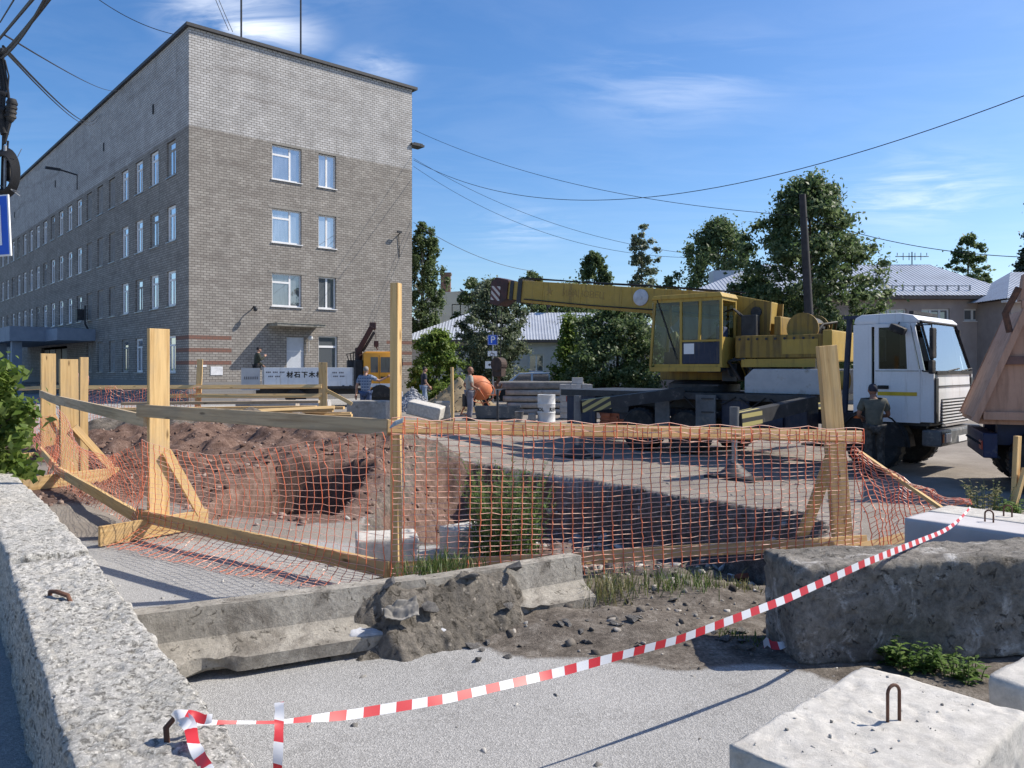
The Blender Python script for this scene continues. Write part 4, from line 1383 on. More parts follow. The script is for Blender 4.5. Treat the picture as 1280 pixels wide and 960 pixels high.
random.seed(5)
wb = (-.04, 6.95)
weed_plant('tall_weeds', (wb[0], wb[1], gz_at(*wb) + .0), 120, .92, .30, .085, 24, WEED, 'tall dense green weeds growing out of the pit', stemr=.005, wr=.13, droop=-.25)
weed_plant('weed_clump', tuple(gp(1140, 832)), 26, .20, .14, .07, 12, WEED, 'leafy green weed clump at the foot of the dark block')
weed_plant('weed_clump', tuple(gp(1200, 845)), 20, .17, .13, .06, 11, WEED, 'low weeds between the dark block and the pale one')
p = gp(1235, 640)
weed_plant('weed_clump', tuple(p), 26, .42, .22, .08, 10, DRYG, 'tall straggly weeds behind the paired grey blocks')
p = gp(1268, 646)
weed_plant('weed_clump', tuple(p), 24, .24, .20, .08, 12, WEED, 'green weeds at the foot of the right pine post')
weed_plant('weed_clump', (.95, 8.2, gz_at(.95, 8.2)), 14, .75, .2, .09, 12, WEED, 'thin weeds in the pit right of the tall clump')

# angular asphalt chunks in the dirt and on the slumped soil
random.seed(17)
ASPC = concrete_mat('broken_asphalt', (.20, .19, .18), (.11, .105, .10), (.30, .28, .25), pit_cell=60, pit_amt=.8, bmp=.9, mid=40)
chunk_meshes = []
for k in range(5):
    vv, ff_ = rock_base(40 + k)
    me = bpy.data.meshes.new('asphalt_chunk'); me.from_pydata([tuple(q) for q in vv * np.array([1, .8, .42])], [], [tuple(int(i) for i in f_) for f_ in ff_]); me.materials.append(ASPC)
    chunk_meshes.append(me)
for k in range(30):
    xx, yy = random.choice([(random.uniform(520, 740), random.uniform(800, 826)), (random.uniform(700, 800), random.uniform(775, 800)), (random.uniform(880, 960), random.uniform(790, 826)), (random.uniform(760, 900), random.uniform(760, 830))])
    p = gp(xx, yy); s_ = random.uniform(.02, .055) * (1.5 if k < 6 else 1)
    o = link('asphalt_chunk', chunk_meshes[k % 5]); o.location = (p.x, p.y, gz_at(p.x, p.y) + s_ * .2); o.scale = (s_, s_, s_); o.rotation_euler = (random.uniform(-.4, .4), random.uniform(-.4, .4), random.uniform(0, 6))
    tag(o, 'broken lump of old asphalt in the dirt before the kerb', 'asphalt lump', 'asphalt lumps in the dirt')
for k, (a_, b_) in enumerate(((.62, .10), (.95, .18), (1.15, .05), (.40, .22), (1.30, .20))):
    q = S0_ + kd * a_ + kn * b_
    s_ = random.uniform(.05, .085)
    o = link('asphalt_chunk', chunk_meshes[k % 5]); o.location = (q.x, q.y, float(np.interp(b_, [-.1, 0, .08, .15, .20, .3], [.05, .12, .19, .31, .37, .37]))); o.scale = (s_, s_, s_); o.rotation_euler = (random.uniform(.2, .7), random.uniform(-.3, .3), random.uniform(0, 6))
    tag(o, ('asphalt lump left of the middle on the slumped soil', 'asphalt lump in the middle of the slumped soil', 'asphalt lump low on the slumped soil, right of middle', 'asphalt lump at the left end of the slumped soil', 'asphalt lump at the right end of the slumped soil')[k], 'asphalt lump', 'asphalt lumps on the slumped soil')
# grit on the near pale block
gpos_ = [tuple(a1 + ux * RNG.uniform(.05, .87) - uy * RNG.uniform(.04, .50) + Z * (.0005)) for _ in range(60)]
scatter_rocks('block_grit', gpos_, .002, .010, PEB, 'fine grit lying on the pale block with the tall loop', 'grit', 3)
# ------------------------------------------------------------------ buildings
def wall_quads(x0, x1, z0, z1, holes, depth, fn, uvoff=0.0):
    """wall in the (s,z) plane with rectangular holes and reveals; returns verts, faces, uvs"""
    xs_ = sorted(set([x0, x1] + [h for q in holes for h in (q[0], q[1])]))
    zs_ = sorted(set([z0, z1] + [h for q in holes for h in (q[2], q[3])]))
    V, Fc, UV = [], [], []
    def q(a, b_, c_, d_, uvs):
        k = len(V)
        V.extend([fn(*a), fn(*b_), fn(*c_), fn(*d_)])
        Fc.append((k, k + 1, k + 2, k + 3)); UV.extend(uvs)
    for i in range(len(xs_) - 1):
        for j in range(len(zs_) - 1):
            a, b_, c_, d_ = xs_[i], xs_[i + 1], zs_[j], zs_[j + 1]
            mx, mz = (a + b_) / 2, (c_ + d_) / 2
            if any(h[0] < mx < h[1] and h[2] < mz < h[3] for h in holes): continue
            q((a, 0, c_), (b_, 0, c_), (b_, 0, d_), (a, 0, d_), [(a + uvoff, c_), (b_ + uvoff, c_), (b_ + uvoff, d_), (a + uvoff, d_)])
    for (a, b_, c_, d_) in holes:
        q((a, 0, c_), (a, depth, c_), (a, depth, d_), (a, 0, d_), [(a, c_), (a + depth, c_), (a + depth, d_), (a, d_)])
        q((b_, 0, c_), (b_, 0, d_), (b_, depth, d_), (b_, depth, c_), [(b_, c_), (b_, d_), (b_ + depth, d_), (b_ + depth, c_)])
        q((a, 0, d_), (a, depth, d_), (b_, depth, d_), (b_, 0, d_), [(a, d_)] * 4)
        q((a, 0, c_), (b_, 0, c_), (b_, depth, c_), (a, depth, c_), [(a, c_)] * 4)
    return V, Fc, UV


def uv_mesh(name, V, Fc, UV, mat, parent):
    me = bpy.data.meshes.new(name)
    me.from_pydata([tuple(x) for x in V], [], Fc)
    l = me.uv_layers.new(name='UVMap')
    l.data.foreach_set('uv', np.array(UV, dtype=np.float32).ravel())
    me.materials.append(mat)
    return link(name, me, parent)


def brick_mat():
    m, nt, b = bsdf_mat('silicate_brick')
    uv = nt.nodes.new('ShaderNodeUVMap')
    s = nd(nt, 'ShaderNodeSeparateXYZ', {0: uv.outputs[0]})
    wob = nd(nt, 'ShaderNodeTexNoise', {'Vector': uv.outputs[0], 'Scale': 0.35, 'Detail': 4.0})
    br = nd(nt, 'ShaderNodeTexBrick', {'Vector': uv.outputs[0], 'Color1': (.0, .0, .0, 1), 'Color2': (1, 1, 1, 1), 'Mortar': (.5, .5, .5, 1), 'Scale': 1.0,
                                      'Mortar Size': 0.013, 'Mortar Smooth': 0.3, 'Bias': 0.0, 'Brick Width': 0.285, 'Row Height': 0.125})
    n1 = nd(nt, 'ShaderNodeTexNoise', {'Vector': uv.outputs[0], 'Scale': 0.9, 'Detail': 8.0, 'Roughness': 0.65})
    up = ramp(nt, br.outputs['Color'], [(0.0, (.42, .405, .39)), (0.6, (.465, .45, .435)), (1.0, (.51, .495, .48))])
    low = ramp(nt, br.outputs['Color'], [(0.0, (.265, .24, .215)), (0.55, (.31, .285, .255)), (1.0, (.355, .328, .295))])
    big = ramp(nt, n1.outputs[0], [(0.3, 0.80), (0.7, 1.14)])
    # streaks of wear running across the wall
    mps = nd(nt, 'ShaderNodeMapping', {0: uv.outputs[0], 'Scale': (0.15, 1.3, 1)})
    ns = nd(nt, 'ShaderNodeTexNoise', {'Vector': mps.outputs[0], 'Scale': 1.0, 'Detail': 6.0, 'Roughness': .6})
    # upper courses are paler brick above z = 13.4 (stepped where the work was resumed)
    lim = nd(nt, 'ShaderNodeMath', {0: s.outputs[1], 1: 13.47}, operation='GREATER_THAN')
    c = mixnode(nt, lim.outputs[0], low, up)
    c = mixnode(nt, 1.0, c, big, 'MULTIPLY')
    c = mixnode(nt, ramp(nt, ns.outputs[0], [(.52, 0.0), (.70, .45)]), c, (.17, .145, .13))
    nst = nd(nt, 'ShaderNodeTexNoise', {'Vector': nd(nt, 'ShaderNodeMapping', {0: uv.outputs[0], 'Scale': (1.6, .12, 1)}).outputs[0], 'Scale': 1.0, 'Detail': 7.0, 'Roughness': .7})
    c = mixnode(nt, ramp(nt, nst.outputs[0], [(.54, 0.0), (.72, .38)]), c, (.13, .118, .105))
    # red-brick courses near the corners at the ground floor
    zz = s.outputs[1]
    def band(z0, z1):
        a = nd(nt, 'ShaderNodeMath', {0: zz, 1: z0}, operation='GREATER_THAN'); b2 = nd(nt, 'ShaderNodeMath', {0: zz, 1: z1}, operation='LESS_THAN')
        return nd(nt, 'ShaderNodeMath', {0: a.outputs[0], 1: b2.outputs[0]}, operation='MULTIPLY').outputs[0]
    tot = None
    for (z0, z1) in ((3.09, 3.30), (2.47, 2.68), (1.85, 2.06)):
        bnd = band(z0, z1)
        tot = bnd if tot is None else nd(nt, 'ShaderNodeMath', {0: tot, 1: bnd}, operation='MAXIMUM').outputs[0]
    xa = nd(nt, 'ShaderNodeMath', {0: s.outputs[0], 1: 2.1}, operation='LESS_THAN')
    xb = nd(nt, 'ShaderNodeMath', {0: s.outputs[0], 1: -1.0}, operation='GREATER_THAN')
    xc = nd(nt, 'ShaderNodeMath', {0: s.outputs[0], 1: 11.2}, operation='GREATER_THAN')
    xd = nd(nt, 'ShaderNodeMath', {0: s.outputs[0], 1: 13.2}, operation='LESS_THAN')
    m1 = nd(nt, 'ShaderNodeMath', {0: xa.outputs[0], 1: xb.outputs[0]}, operation='MULTIPLY')
    m2 = nd(nt, 'ShaderNodeMath', {0: xc.outputs[0], 1: xd.outputs[0]}, operation='MULTIPLY')
    mm_ = nd(nt, 'ShaderNodeMath', {0: m1.outputs[0], 1: m2.outputs[0]}, operation='MAXIMUM')
    rf = nd(nt, 'ShaderNodeMath', {0: mm_.outputs[0], 1: tot}, operation='MULTIPLY')
    c = mixnode(nt, rf.outputs[0], c, (.22, .115, .088))
    pl = nd(nt, 'ShaderNodeMath', {0: zz, 1: 1.0}, operation='LESS_THAN')
    c = mixnode(nt, br.outputs['Fac'], c, (.11, .10, .09))
    c = mixnode(nt, pl.outputs[0], c, (.23, .22, .21))
    nt.links.new(c, b.inputs['Base Color'])
    b.inputs['Roughness'].default_value = .92
    b.inputs['Specular IOR Level'].default_value = .2
    inv_ = nd(nt, 'ShaderNodeMath', {0: 1.0, 1: br.outputs['Fac']}, operation='SUBTRACT')
    bump(nt, b, inv_.outputs[0], .6, .012)
    return m


BRICK = brick_mat()
PVC = M('white_window_frame', (.80, .80, .80), (.70, .70, .70), rough=.5, scale=3)
GREYF = M('grey_wood_frame', (.36, .35, .33), (.25, .24, .23), rough=.7, scale=5)


def pane_mat(name, back, refl):
    m = bpy.data.materials.new(name)
    m.use_nodes = True
    nt = m.node_tree
    b = nt.nodes['Principled BSDF']
    n = nd(nt, 'ShaderNodeTexNoise', {'Vector': coords(nt, (5, 5, .6)), 'Scale': 1.6, 'Detail': 3.0})
    oi = nt.nodes.new('ShaderNodeObjectInfo')
    f = nd(nt, 'ShaderNodeMath', {0: n.outputs[0], 1: oi.outputs['Random']}, operation='ADD')
    c = ramp(nt, f.outputs[0], [(0.55, mulc(back, .25)), (0.95, back), (1.4, mulc(back, 1.3))])
    nt.links.new(c, b.inputs['Base Color'])
    b.inputs['Roughness'].default_value = .6
    gl = nd(nt, 'ShaderNodeBsdfGlossy', {0: (1, 1, 1, 1), 'Roughness': .015})
    fr = nd(nt, 'ShaderNodeFresnel', {0: 1.5})
    a = nd(nt, 'ShaderNodeMath', {0: fr.outputs[0], 1: refl}, operation='ADD', use_clamp=True)
    mx = nd(nt, 'ShaderNodeMixShader', {0: a.outputs[0], 1: b.outputs[0], 2: gl.outputs[0]})
    nt.links.new(mx.outputs[0], nt.nodes['Material Output'].inputs[0])
    return m


PANE = pane_mat('curtained_window_pane', (.14, .16, .19), .34)
PANE_D = pane_mat('dark_window_pane', (.07, .08, .09), .16)
PANE_S = pane_mat('side_window_pane', (.36, .38, .41), .5)  # pale back colour stands in for bright sky reflected in these panes
ZINC = M('zinc_sill', (.40, .42, .45), rough=.4, metal=.5, scale=4)

CORNER = Vector(((236 - 640) / F * 38, 38, 0))
tdir = Vector((.749, .663, 0))      # along the sunny gable wall
udir = Vector((-.665, .747, 0))     # along the long shaded wall
tn = Vector((.663, -.749, 0)); un = Vector((-.747, -.665, 0))
H = 18.25
GW, LW = 12.98, 78.0
hosp = thing('hospital_building', 'four storey long grey brick building with pale upper courses', 'building', tuple(CORNER))
inv_c = -CORNER


def f_gable(s_, d_, z_): return tdir * s_ - tn * d_ + Z * z_
def f_long(s_, d_, z_): return udir * s_ - un * d_ + Z * z_


g_rows = [(11.56, 13.37), (8.27, 10.04), (4.94, 6.67)]
g_wins = []
for (z0, z1) in g_rows:
    g_wins.append((4.24, 5.90, z0, z1, 'big'))
    g_wins.append((6.89, 7.95, z0, z1, 'small'))
g_wins.append((6.89, 8.05, 1.15, 3.45, 'ground'))
door_hole = (5.05, 6.08, .55, 3.35)
holes = [w_[:4] for w_ in g_wins] + [door_hole]
V, Fc, UV = wall_quads(0, GW, 0, H, holes, .16, f_gable)
uv_mesh('gable_wall', V, Fc, UV, BRICK, hosp)

l_rows = [(11.45, 13.25), (8.15, 9.95), (4.85, 6.65), (1.45, 3.35)]
l_wins = []
k = 0
s = 1.85
while s < 70:
    for ri, (z0, z1) in enumerate(l_rows):
        if ri == 3 and 19 < s < 46: continue
        l_wins.append((s, s + 1.32, z0, z1, k, ri))
    k += 1
    s += 2.65
V, Fc, UV = wall_quads(0, LW, 0, H, [w_[:4] for w_ in l_wins] + [(24.5, 33.0, .6, 3.3)], .20, f_long)
UV = [(UV[i][0] + (0 if min(UV[j][0] for j in range(i - i % 4, i - i % 4 + 4)) < 1.8 else 20.96), UV[i][1]) for i in range(len(UV))]
uv_mesh('long_wall', V, Fc, UV, BRICK, hosp)
# end and back walls
bk = MB()
for a, b_ in ((f_gable(GW, 0, 0), f_gable(GW, 0, 0) + udir * LW), (udir * LW, udir * LW + tdir * GW)):
    bk.quad(a, b_, b_ + Z * H, a + Z * H)
bk.build('rear_walls', M('rear_brick', (.26, .23, .2), rough=.9), hosp, fix=False)
# roof slab with dark overhanging edge
rf = MB()
o0 = -tdir * .25 + tn * .28 - udir * .0
a = -udir * .16 - tdir * .16
c4 = [a, tdir * (GW + .3) - udir * .16, tdir * (GW + .3) + udir * (LW + .3), -tdir * .16 + udir * (LW + .3)]
rf.add([p + Z * H for p in c4] + [p + Z * (H + .16) for p in c4], [(3, 2, 1, 0), (4, 5, 6, 7), (0, 1, 5, 4), (1, 2, 6, 5), (2, 3, 7, 6), (3, 0, 4, 7)])
rf.build('roof', M('dark_roof_edge', (.045, .045, .05), rough=.6, scale=4), hosp)


def window_mesh(kind, wd, ht):
    """frame, pane and sill meshes in local coordinates: x along the wall, y outwards(-), z up from the sill"""
    f = MB()
    fw, fd = (.12 if kind == 'side' else .075), .07
    f.bb(0, wd, 0, fd, 0, fw); f.bb(0, wd, 0, fd, ht - fw, ht); f.bb(0, fw, 0, fd, fw, ht - fw); f.bb(wd - fw, wd, 0, fd, fw, ht - fw)
    if kind == 'big':
        xm = wd * .62
        f.bb(xm - .05, xm + .05, 0, fd, fw, ht - fw)
        f.bb(fw, xm - .05, 0, fd, ht * .70, ht * .70 + .10)
    elif kind == 'small':
        xm = wd * .5
        f.bb(xm - .05, xm + .05, 0, fd, fw, ht - fw)
    elif kind == 'side':
        f.bb(fw, wd - fw, 0, fd, ht * .72, ht * .72 + .09)
        f.bb(wd * .55 - .03, wd * .55 + .03, 0, fd, fw, ht * .72)
    elif kind == 'ground':
        f.bb(fw, wd - fw, 0, fd, ht * .72, ht * .72 + .12)
    elif kind == 'grille':
        for q in range(1, 4): f.bb(wd * q / 4 - .035, wd * q / 4 + .035, -.02, fd, fw, ht - fw)
    return f


wcache = {}


def window(parent, kind, wd, ht, origin, xd, outn, pane, frame, depth, sill=True):
    key = (kind, round(wd, 2), round(ht, 2), pane.name, frame.name, parent.name)
    if key not in wcache:
        f = window_mesh(kind, wd, ht)
        me = f.build('window', frame)
        g = MB(); g.bb(.02, wd - .02, .03, .045, .02, ht - .02)
        gm = g.build('pane', pane)
        sb = MB(); sb.bb(-.06, wd + .06, -depth - .06, 0, -.05, -.012)
        sm_ = sb.build('sill', ZINC if frame is not PVC or pane is PANE_S else PVC)
        wcache[key] = (me.data, gm.data, sm_.data)
        for q in (me, gm, sm_): bpy.data.objects.remove(q)
    d = wcache[key]
    o = link('window', d[0], parent)
    rot = Matrix((xd, -outn, Z)).transposed().to_4x4()
    o.rotation_euler = rot.to_euler()
    o.location = Vector(origin) - outn * depth
    link('pane', d[1], o)
    if sill: link('sill', d[2], o)
    return o


for (a, b_, z0, z1, kd_) in g_wins:
    window(hosp, kd_, b_ - a, z1 - z0, f_gable(a, 0, z0), tdir, tn, PANE if z0 > 8 else PANE_D, PVC, .12)
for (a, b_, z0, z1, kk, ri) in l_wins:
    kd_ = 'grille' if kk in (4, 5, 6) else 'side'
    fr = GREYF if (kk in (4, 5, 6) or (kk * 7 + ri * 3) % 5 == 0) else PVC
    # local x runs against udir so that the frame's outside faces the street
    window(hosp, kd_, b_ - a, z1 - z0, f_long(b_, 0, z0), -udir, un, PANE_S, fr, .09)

# gable door, lamp, canopy
d = MB(); d.bb(0, 1.0, 0, .06, 0, 2.78)
do = d.build('door', M('pale_grey_door', (.52, .55, .60), (.46, .49, .53), rough=.5, scale=3), hosp, bevel=.005)
do.rotation_euler = Matrix((tdir, -tn, Z)).transposed().to_euler(); do.location = f_gable(5.07, .1, .56)
mb = MB(); mb.bb(.0, 1.0, -.015, 0, 2.02, 2.05); mb.build('transom_bar', PVC, do)
mb = MB(); mb.bb(.85, .90, -.06, 0, 1.0, 1.14); mb.build('handle', DARKMET, do)
cn_ = MB()
for q, (z0, z1, sh_, e) in enumerate(((0, .12, 0, 0), (.125, .17, .06, .03))):
    cn_.prism([(0, z0), (2.72, z0), (2.72 + e, z1), (-e, z1)], -(1.12 + e), -.005)
co = cn_.build('door_canopy', M('mossy_concrete', (.34, .32, .28), (.17, .165, .14), rough=.95, scale=6, bmp=.6), hosp)
co.rotation_euler = Matrix((tdir, -tn, Z)).transposed().to_euler(); co.location = f_gable(4.02, 0, 3.86)
mb = MB(); mb.ball((0, -.25, 0), .14, 14); mb.tube([(0, 0, -.05), (0, -.2, -.05)], .02, 6); mb.tube([(0, -.08, -.05), (0, -.08, -.75)], .018, 6)
lo = mb.build('globe_lamp', M('lamp_globe', (.62, .63, .64), rough=.35), hosp, smooth=True)
lo.rotation_euler = Matrix((tdir, -tn, Z)).transposed().to_euler(); lo.location = f_gable(6.28, 0, 3.3)
# paper notices and a small bracket lamp on the wall
for (s_, z_, w_, h_, nm) in ((1.05, 1.35, .6, .42, 'wall_notice'), (.35, 1.75, .5, .1, 'wall_notice')):
    mb = MB().bb(0, w_, -.02, 0, 0, h_)
    q = mb.build(nm, M('white_paper', (.75, .75, .76), rough=.8), hosp)
    q.rotation_euler = Matrix((tdir, -tn, Z)).transposed().to_euler(); q.location = f_gable(s_, -.003, z_)
mb = MB().tube([(0, 0, .15), (0, -.25, .3), (0, -.45, .22)], .03, 6).ball((0, -.45, .15), (.12, .12, .14), 8)
q = mb.build('bracket_lamp', DARKMET, hosp, smooth=True); q.rotation_euler = Matrix((tdir, -tn, Z)).transposed().to_euler(); q.location = f_gable(3.15, 0, 4.55)
mb = MB().tube([(0, 0, 0), (0, -.3, .1)], .03, 6).box((-.1, -.3, .12), (.3, .1, .12)).tube([(.0, -.05, 0), (.1, -.03, -1.3)], .02, 5)
q = mb.build('cable_bracket', DARKMET, hosp); q.rotation_euler = Matrix((tdir, -tn, Z)).transposed().to_euler(); q.location = f_gable(12.0, 0, 9.5)
# concrete lintels above the gable windows
LINT = M('lintel_concrete', (.30, .28, .25), rough=.9)
for (a, b_, z0, z1, kd_) in g_wins[:6]:
    mb = MB().bb(-.18, b_ - a + .3, -.008, .1, .0, .10)
    q = mb.build('lintel', LINT, hosp); q.rotation_euler = Matrix((tdir, -tn, Z)).transposed().to_euler(); q.location = f_gable(a, 0, z1 + .01)
# vents high on the long wall
for s_ in (5.2, 14.8, 28, 44, 60):
    mb = MB().bb(0, .22, -.03, 0, 0, .5)
    q = mb.build('vent', BLACK, hosp); q.rotation_euler = Matrix((-udir, -un, Z)).transposed().to_euler(); q.location = f_long(s_ + .22, 0, 15.3)
# small eave at the far corner
mb = MB().box((0, 0, 0), (.9, .7, .12)).box((.1, 0, .1), (.6, .5, .1))
q = mb.build('corner_eave', DARKMET, hosp); q.location = tdir * (GW + .35) + Z * 15.0 + udir * .2; q.rotation_euler = (0, 0, math.atan2(tdir.y, tdir.x))
# entrance porch on the long wall
PORCH = M('porch_slab_paint', (.26, .30, .36), (.21, .245, .30), rough=.7, scale=2)
mb = MB()
mb.prism([(0, 0), (18.2, 0), (18.2, .95), (0, .95)], -4.2, -.01)
q = mb.build('porch_roof', PORCH, hosp); q.rotation_euler = Matrix((-udir, -un, Z)).transposed().to_euler(); q.location = f_long(38.4, 0, 3.45)
mb = MB().bb(0, 3.4, -2.2, -.01, .0, .75)
q2 = mb.build('porch_roof', PORCH, hosp); q2.rotation_euler = q.rotation_euler; q2.location = f_long(20.19, 0, 3.45)
for s_ in (21.0, 26.5, 32.0, 37.6):
    mb = MB().bb(-.28, .28, -.28, .28, 0, 3.45)
    q3 = mb.build('porch_column', PORCH, hosp); q3.rotation_euler = q.rotation_euler; q3.location = f_long(s_, -3.7, 0)
mb = MB().bb(0, 12, -3.6, -.01, 0, .58).bb(0, 12, -4.0, -3.6, 0, .3)
q4 = mb.build('porch_steps', CONC, hosp); q4.rotation_euler = q.rotation_euler; q4.location = f_long(34.5, 0, 0)
for i_, s_ in enumerate((25.0, 27.0, 29.0, 31.0)):
    mb = MB().bb(0, 1.7, 0, .08, 0, 2.5)
    q5 = mb.build('porch_door', M('porch_door_paint_%d' % i_, (.10, .075, .07) if i_ % 2 else (.22, .23, .24), rough=.5), hosp); q5.rotation_euler = q.rotation_euler; q5.location = f_long(s_ + 1.7, .15, .62)
mb = MB()
for q_ in range(7): mb.tube([(q_ * .6, 0, 0), (q_ * .6, 0, 1.0)], .025, 5)
mb.tube([(0, 0, 1.0), (3.6, 0, 1.0)], .03, 5); mb.tube([(0, 0, .5), (3.6, 0, .5)], .02, 5)
q = mb.build('porch_railing', DARKMET, hosp); q.rotation_euler = Matrix((-udir, -un, Z)).transposed().to_euler(); q.location = f_long(37.5, -3.9, .5)
# aerials on the roof
for (s_, uu, hh_) in ((3.1, 1.2, 3.3), (6.6, 1.5, 5.0)):
    mb = MB().tube([(0, 0, 0), (0, 0, hh_)], .05, 6)
    q = mb.build('aerial_mast', DARKMET, hosp); q.location = tdir * s_ + udir * uu + Z * (H + .2)
for (uu, hh_) in ((46, 2.2),):
    mb = MB().tube([(0, 0, 0), (0, 0, hh_)], .05, 5).tube([(-1.3, 0, hh_ * .5), (0, 0, hh_ * .5)], .05, 5)
    q = mb.build('aerial_mast', DARKMET, hosp); q.location = udir * uu + tdir * .5 + Z * (H + .2)
# street lamp bracket on the long wall
mb = MB().tube([(0, 0, 0), (0, 0, 1.0), (0, -1.1, 1.2)], .06, 6).box((0, -1.5, 1.2), (.25, .9, .14))
q = mb.build('lamp_bracket', DARKMET, hosp); q.rotation_euler = Matrix((-udir, -un, Z)).transposed().to_euler(); q.location = f_long(21.5, 0, 14.0)
mb = MB().tube([(0, 0, 0), (0, -.3, .6), (0, -.3, 1.8)], .06, 6).box((-.3, -.5, 1.2), (.5, .5, .7))
q = mb.build('floodlight', DARKMET, hosp); q.rotation_euler = Matrix((-udir, -un, Z)).transposed().to_euler(); q.location = f_long(18.2, 0, 4.0)

ROOFM = M('galvanised_roofing', (.50, .53, .57), (.40, .42, .455), rough=.42, metal=.35, scale=.6, stretch=(1, 1, 1), dirt=(.30, .30, .30), dscale=.9, dlo=.60, dhi=.8)


def corr_slope(mb, e0, e1, up, hip0=0.0, hip1=0.0, pitch=.19, h_=.022):
    """corrugated slope from eave e0-e1, `up` = vector to the ridge; hips cut the ends"""
    e0, e1, up = Vector(e0), Vector(e1), Vector(up)
    L = (e1 - e0).length
    d_ = (e1 - e0).normalized()
    nrm = d_.cross(up).normalized()
    n = int(L / pitch)
    prof = [(0, 0), (.5, 0), (.62, 1), (.88, 1)]
    pts = []
    for i in range(n):
        for (f_, hh_) in prof: pts.append(((i + f_) * L / n, hh_ * h_))
    pts.append((L, 0))
    vs = []
    for s_, hh_ in pts:
        k_ = 1.0
        if hip0 > 0: k_ = min(k_, s_ / hip0)
        if hip1 > 0: k_ = min(k_, (L - s_) / hip1)
        a = e0 + d_ * s_ + nrm * hh_
        vs += [a, a + up * k_]
    mb.add(vs, [(2 * i, 2 * i + 2, 2 * i + 3, 2 * i + 1) for i in range(len(pts) - 1)])
    return mb


PLAST = M('peeling_plaster', (.44, .37, .34), (.36, .30, .275), rough=.9, scale=1.6, dirt=(.30, .31, .33), dscale=.7, dlo=.62, dhi=.66)
WSIDE = M('white_siding', (.62, .60, .57), (.54, .52, .50), rough=.8, scale=2)


def low_house(name, label, x0, x1, Y, eave, ridge, depth, wall_mat, holes, hip=(3.0, 3.0), oh=.5, base=0.0):
    t = thing(name, label, 'building', (x0, Y, base))
    L = x1 - x0
    V, Fc, UV = wall_quads(0, L, 0, eave, [h[:4] for h in holes], .15, lambda s_, d_, z_: (s_, d_, z_))
    uv_mesh('wall', V, Fc, UV, wall_mat, t)
    mb = MB()
    for a, b_ in (((0, 0, 0), (0, depth, 0)), ((0, depth, 0), (L, depth, 0)), ((L, depth, 0), (L, 0, 0))):
        a, b_ = Vector(a), Vector(b_)
        mb.quad(a, b_, b_ + Z * eave, a + Z * eave)
    mb.build('rear_walls', wall_mat, t, fix=False)
    mb = MB()
    rz = ridge - eave
    e0, e1 = Vector((-oh, -oh, eave - .05)), Vector((L + oh, -oh, eave - .05))
    hd = depth / 2 + oh
    corr_slope(mb, e0, e1, (0, hd, rz + .05), hip[0], hip[1])
    corr_slope(mb, Vector((L + oh, depth + oh, eave - .05)), Vector((-oh, depth + oh, eave - .05)), (0, -hd, rz + .05), hip[1], hip[0])
    if hip[0] > 0:
        mb.add([(-oh, -oh, eave - .05), (-oh + hip[0], depth / 2, ridge), (-oh, depth + oh, eave - .05)], [(0, 1, 2)])
    if hip[1] > 0:
        mb.add([(L + oh, -oh, eave - .05), (L + oh, depth + oh, eave - .05), (L + oh - hip[1], depth / 2, ridge)], [(0, 1, 2)])
    mb.build('roof', ROOFM, t, fix=False)
    mb = MB(); mb.bb(-oh, L + oh, -oh + .02, -.005, eave - .22, eave - .07)
    mb.build('eave_board', M(name + '_eave', (.16, .13, .115), rough=.8), t)
    for h in holes:
        window(t, h[4], h[1] - h[0], h[3] - h[2], Vector((h[0], 0, h[2])), Vector((1, 0, 0)), Vector((0, -1, 0)), PANE_D, PVC, .1)
    return t


def zy(y, Y): return CH + (HZ - y) / F * Y


def xy(x, Y): return (x - 640) / F * Y


YB1 = 50.0
hs1 = []
for cx_ in (597, 670, 745, 815):
    xa, xb = xy(cx_ - 9, YB1), xy(cx_ + 10, YB1)
    hs1.append((xa - xy(505, YB1), xb - xy(505, YB1), zy(465, YB1), zy(443, YB1), 'small'))
lh = low_house('low_building', 'low white building with grey ribbed metal roof behind the trees', xy(505, YB1), xy(850, YB1), YB1, zy(424, YB1), zy(391, 54), 8.0, WSIDE, hs1, hip=(4.5, 3.5))
# small roof monitor, dish on the ridge
mb = MB().tube([(0, 0, 0), (0, 0, .6)], .05, 6).ball((.1, 0, .6), (.15, .3, .3), 8)
q = mb.build('roof_dish', DARKMET, lh, smooth=True); q.location = (xy(684, 54) - lh.location.x, 4.0, zy(391, 54))
# siding boards on its wall
mb = MB()
zz0 = 0.3
while zz0 < zy(424, YB1) - .3:
    for (a, b_) in ((0, hs1[0][0]), (hs1[0][1], hs1[1][0]), (hs1[1][1], hs1[2][0]), (hs1[2][1], hs1[3][0]), (hs1[3][1], xy(850, YB1) - xy(505, YB1))):
        mb.prism([(a + .07, zz0), (b_ - .07, zz0), (b_ - .07, zz0 + .20), (a + .07, zz0 + .20)], -.03, -.004)
    zz0 += .24
q = mb.build('siding', WSIDE, lh)
q["kind"] = 'stuff'

YB3 = 38.0
hs3 = []
X3 = xy(862, YB3)
for (a, b_) in ((948, 985), (1100, 1133), (1152, 1187), (1205, 1240)):
    hs3.append((xy(a, YB3) - X3, xy(b_, YB3) - X3, zy(401, YB3), zy(386, YB3), 'triple'))
_wm = window_mesh
def window_mesh(kind, wd, ht):
    f = _wm(kind, wd, ht)
    if kind == 'triple':
        for q in (1, 2): f.bb(wd * q / 3 - .05, wd * q / 3 + .05, 0, .07, .075, ht - .075)
    return f
lh3 = low_house('low_building', 'low pinkish plaster building with grey ribbed roof behind the white cab', X3, xy(1262, YB3), YB3, zy(369, YB3), zy(331, 42.5), 9.0, PLAST, hs3, hip=(5.2, 2.0))
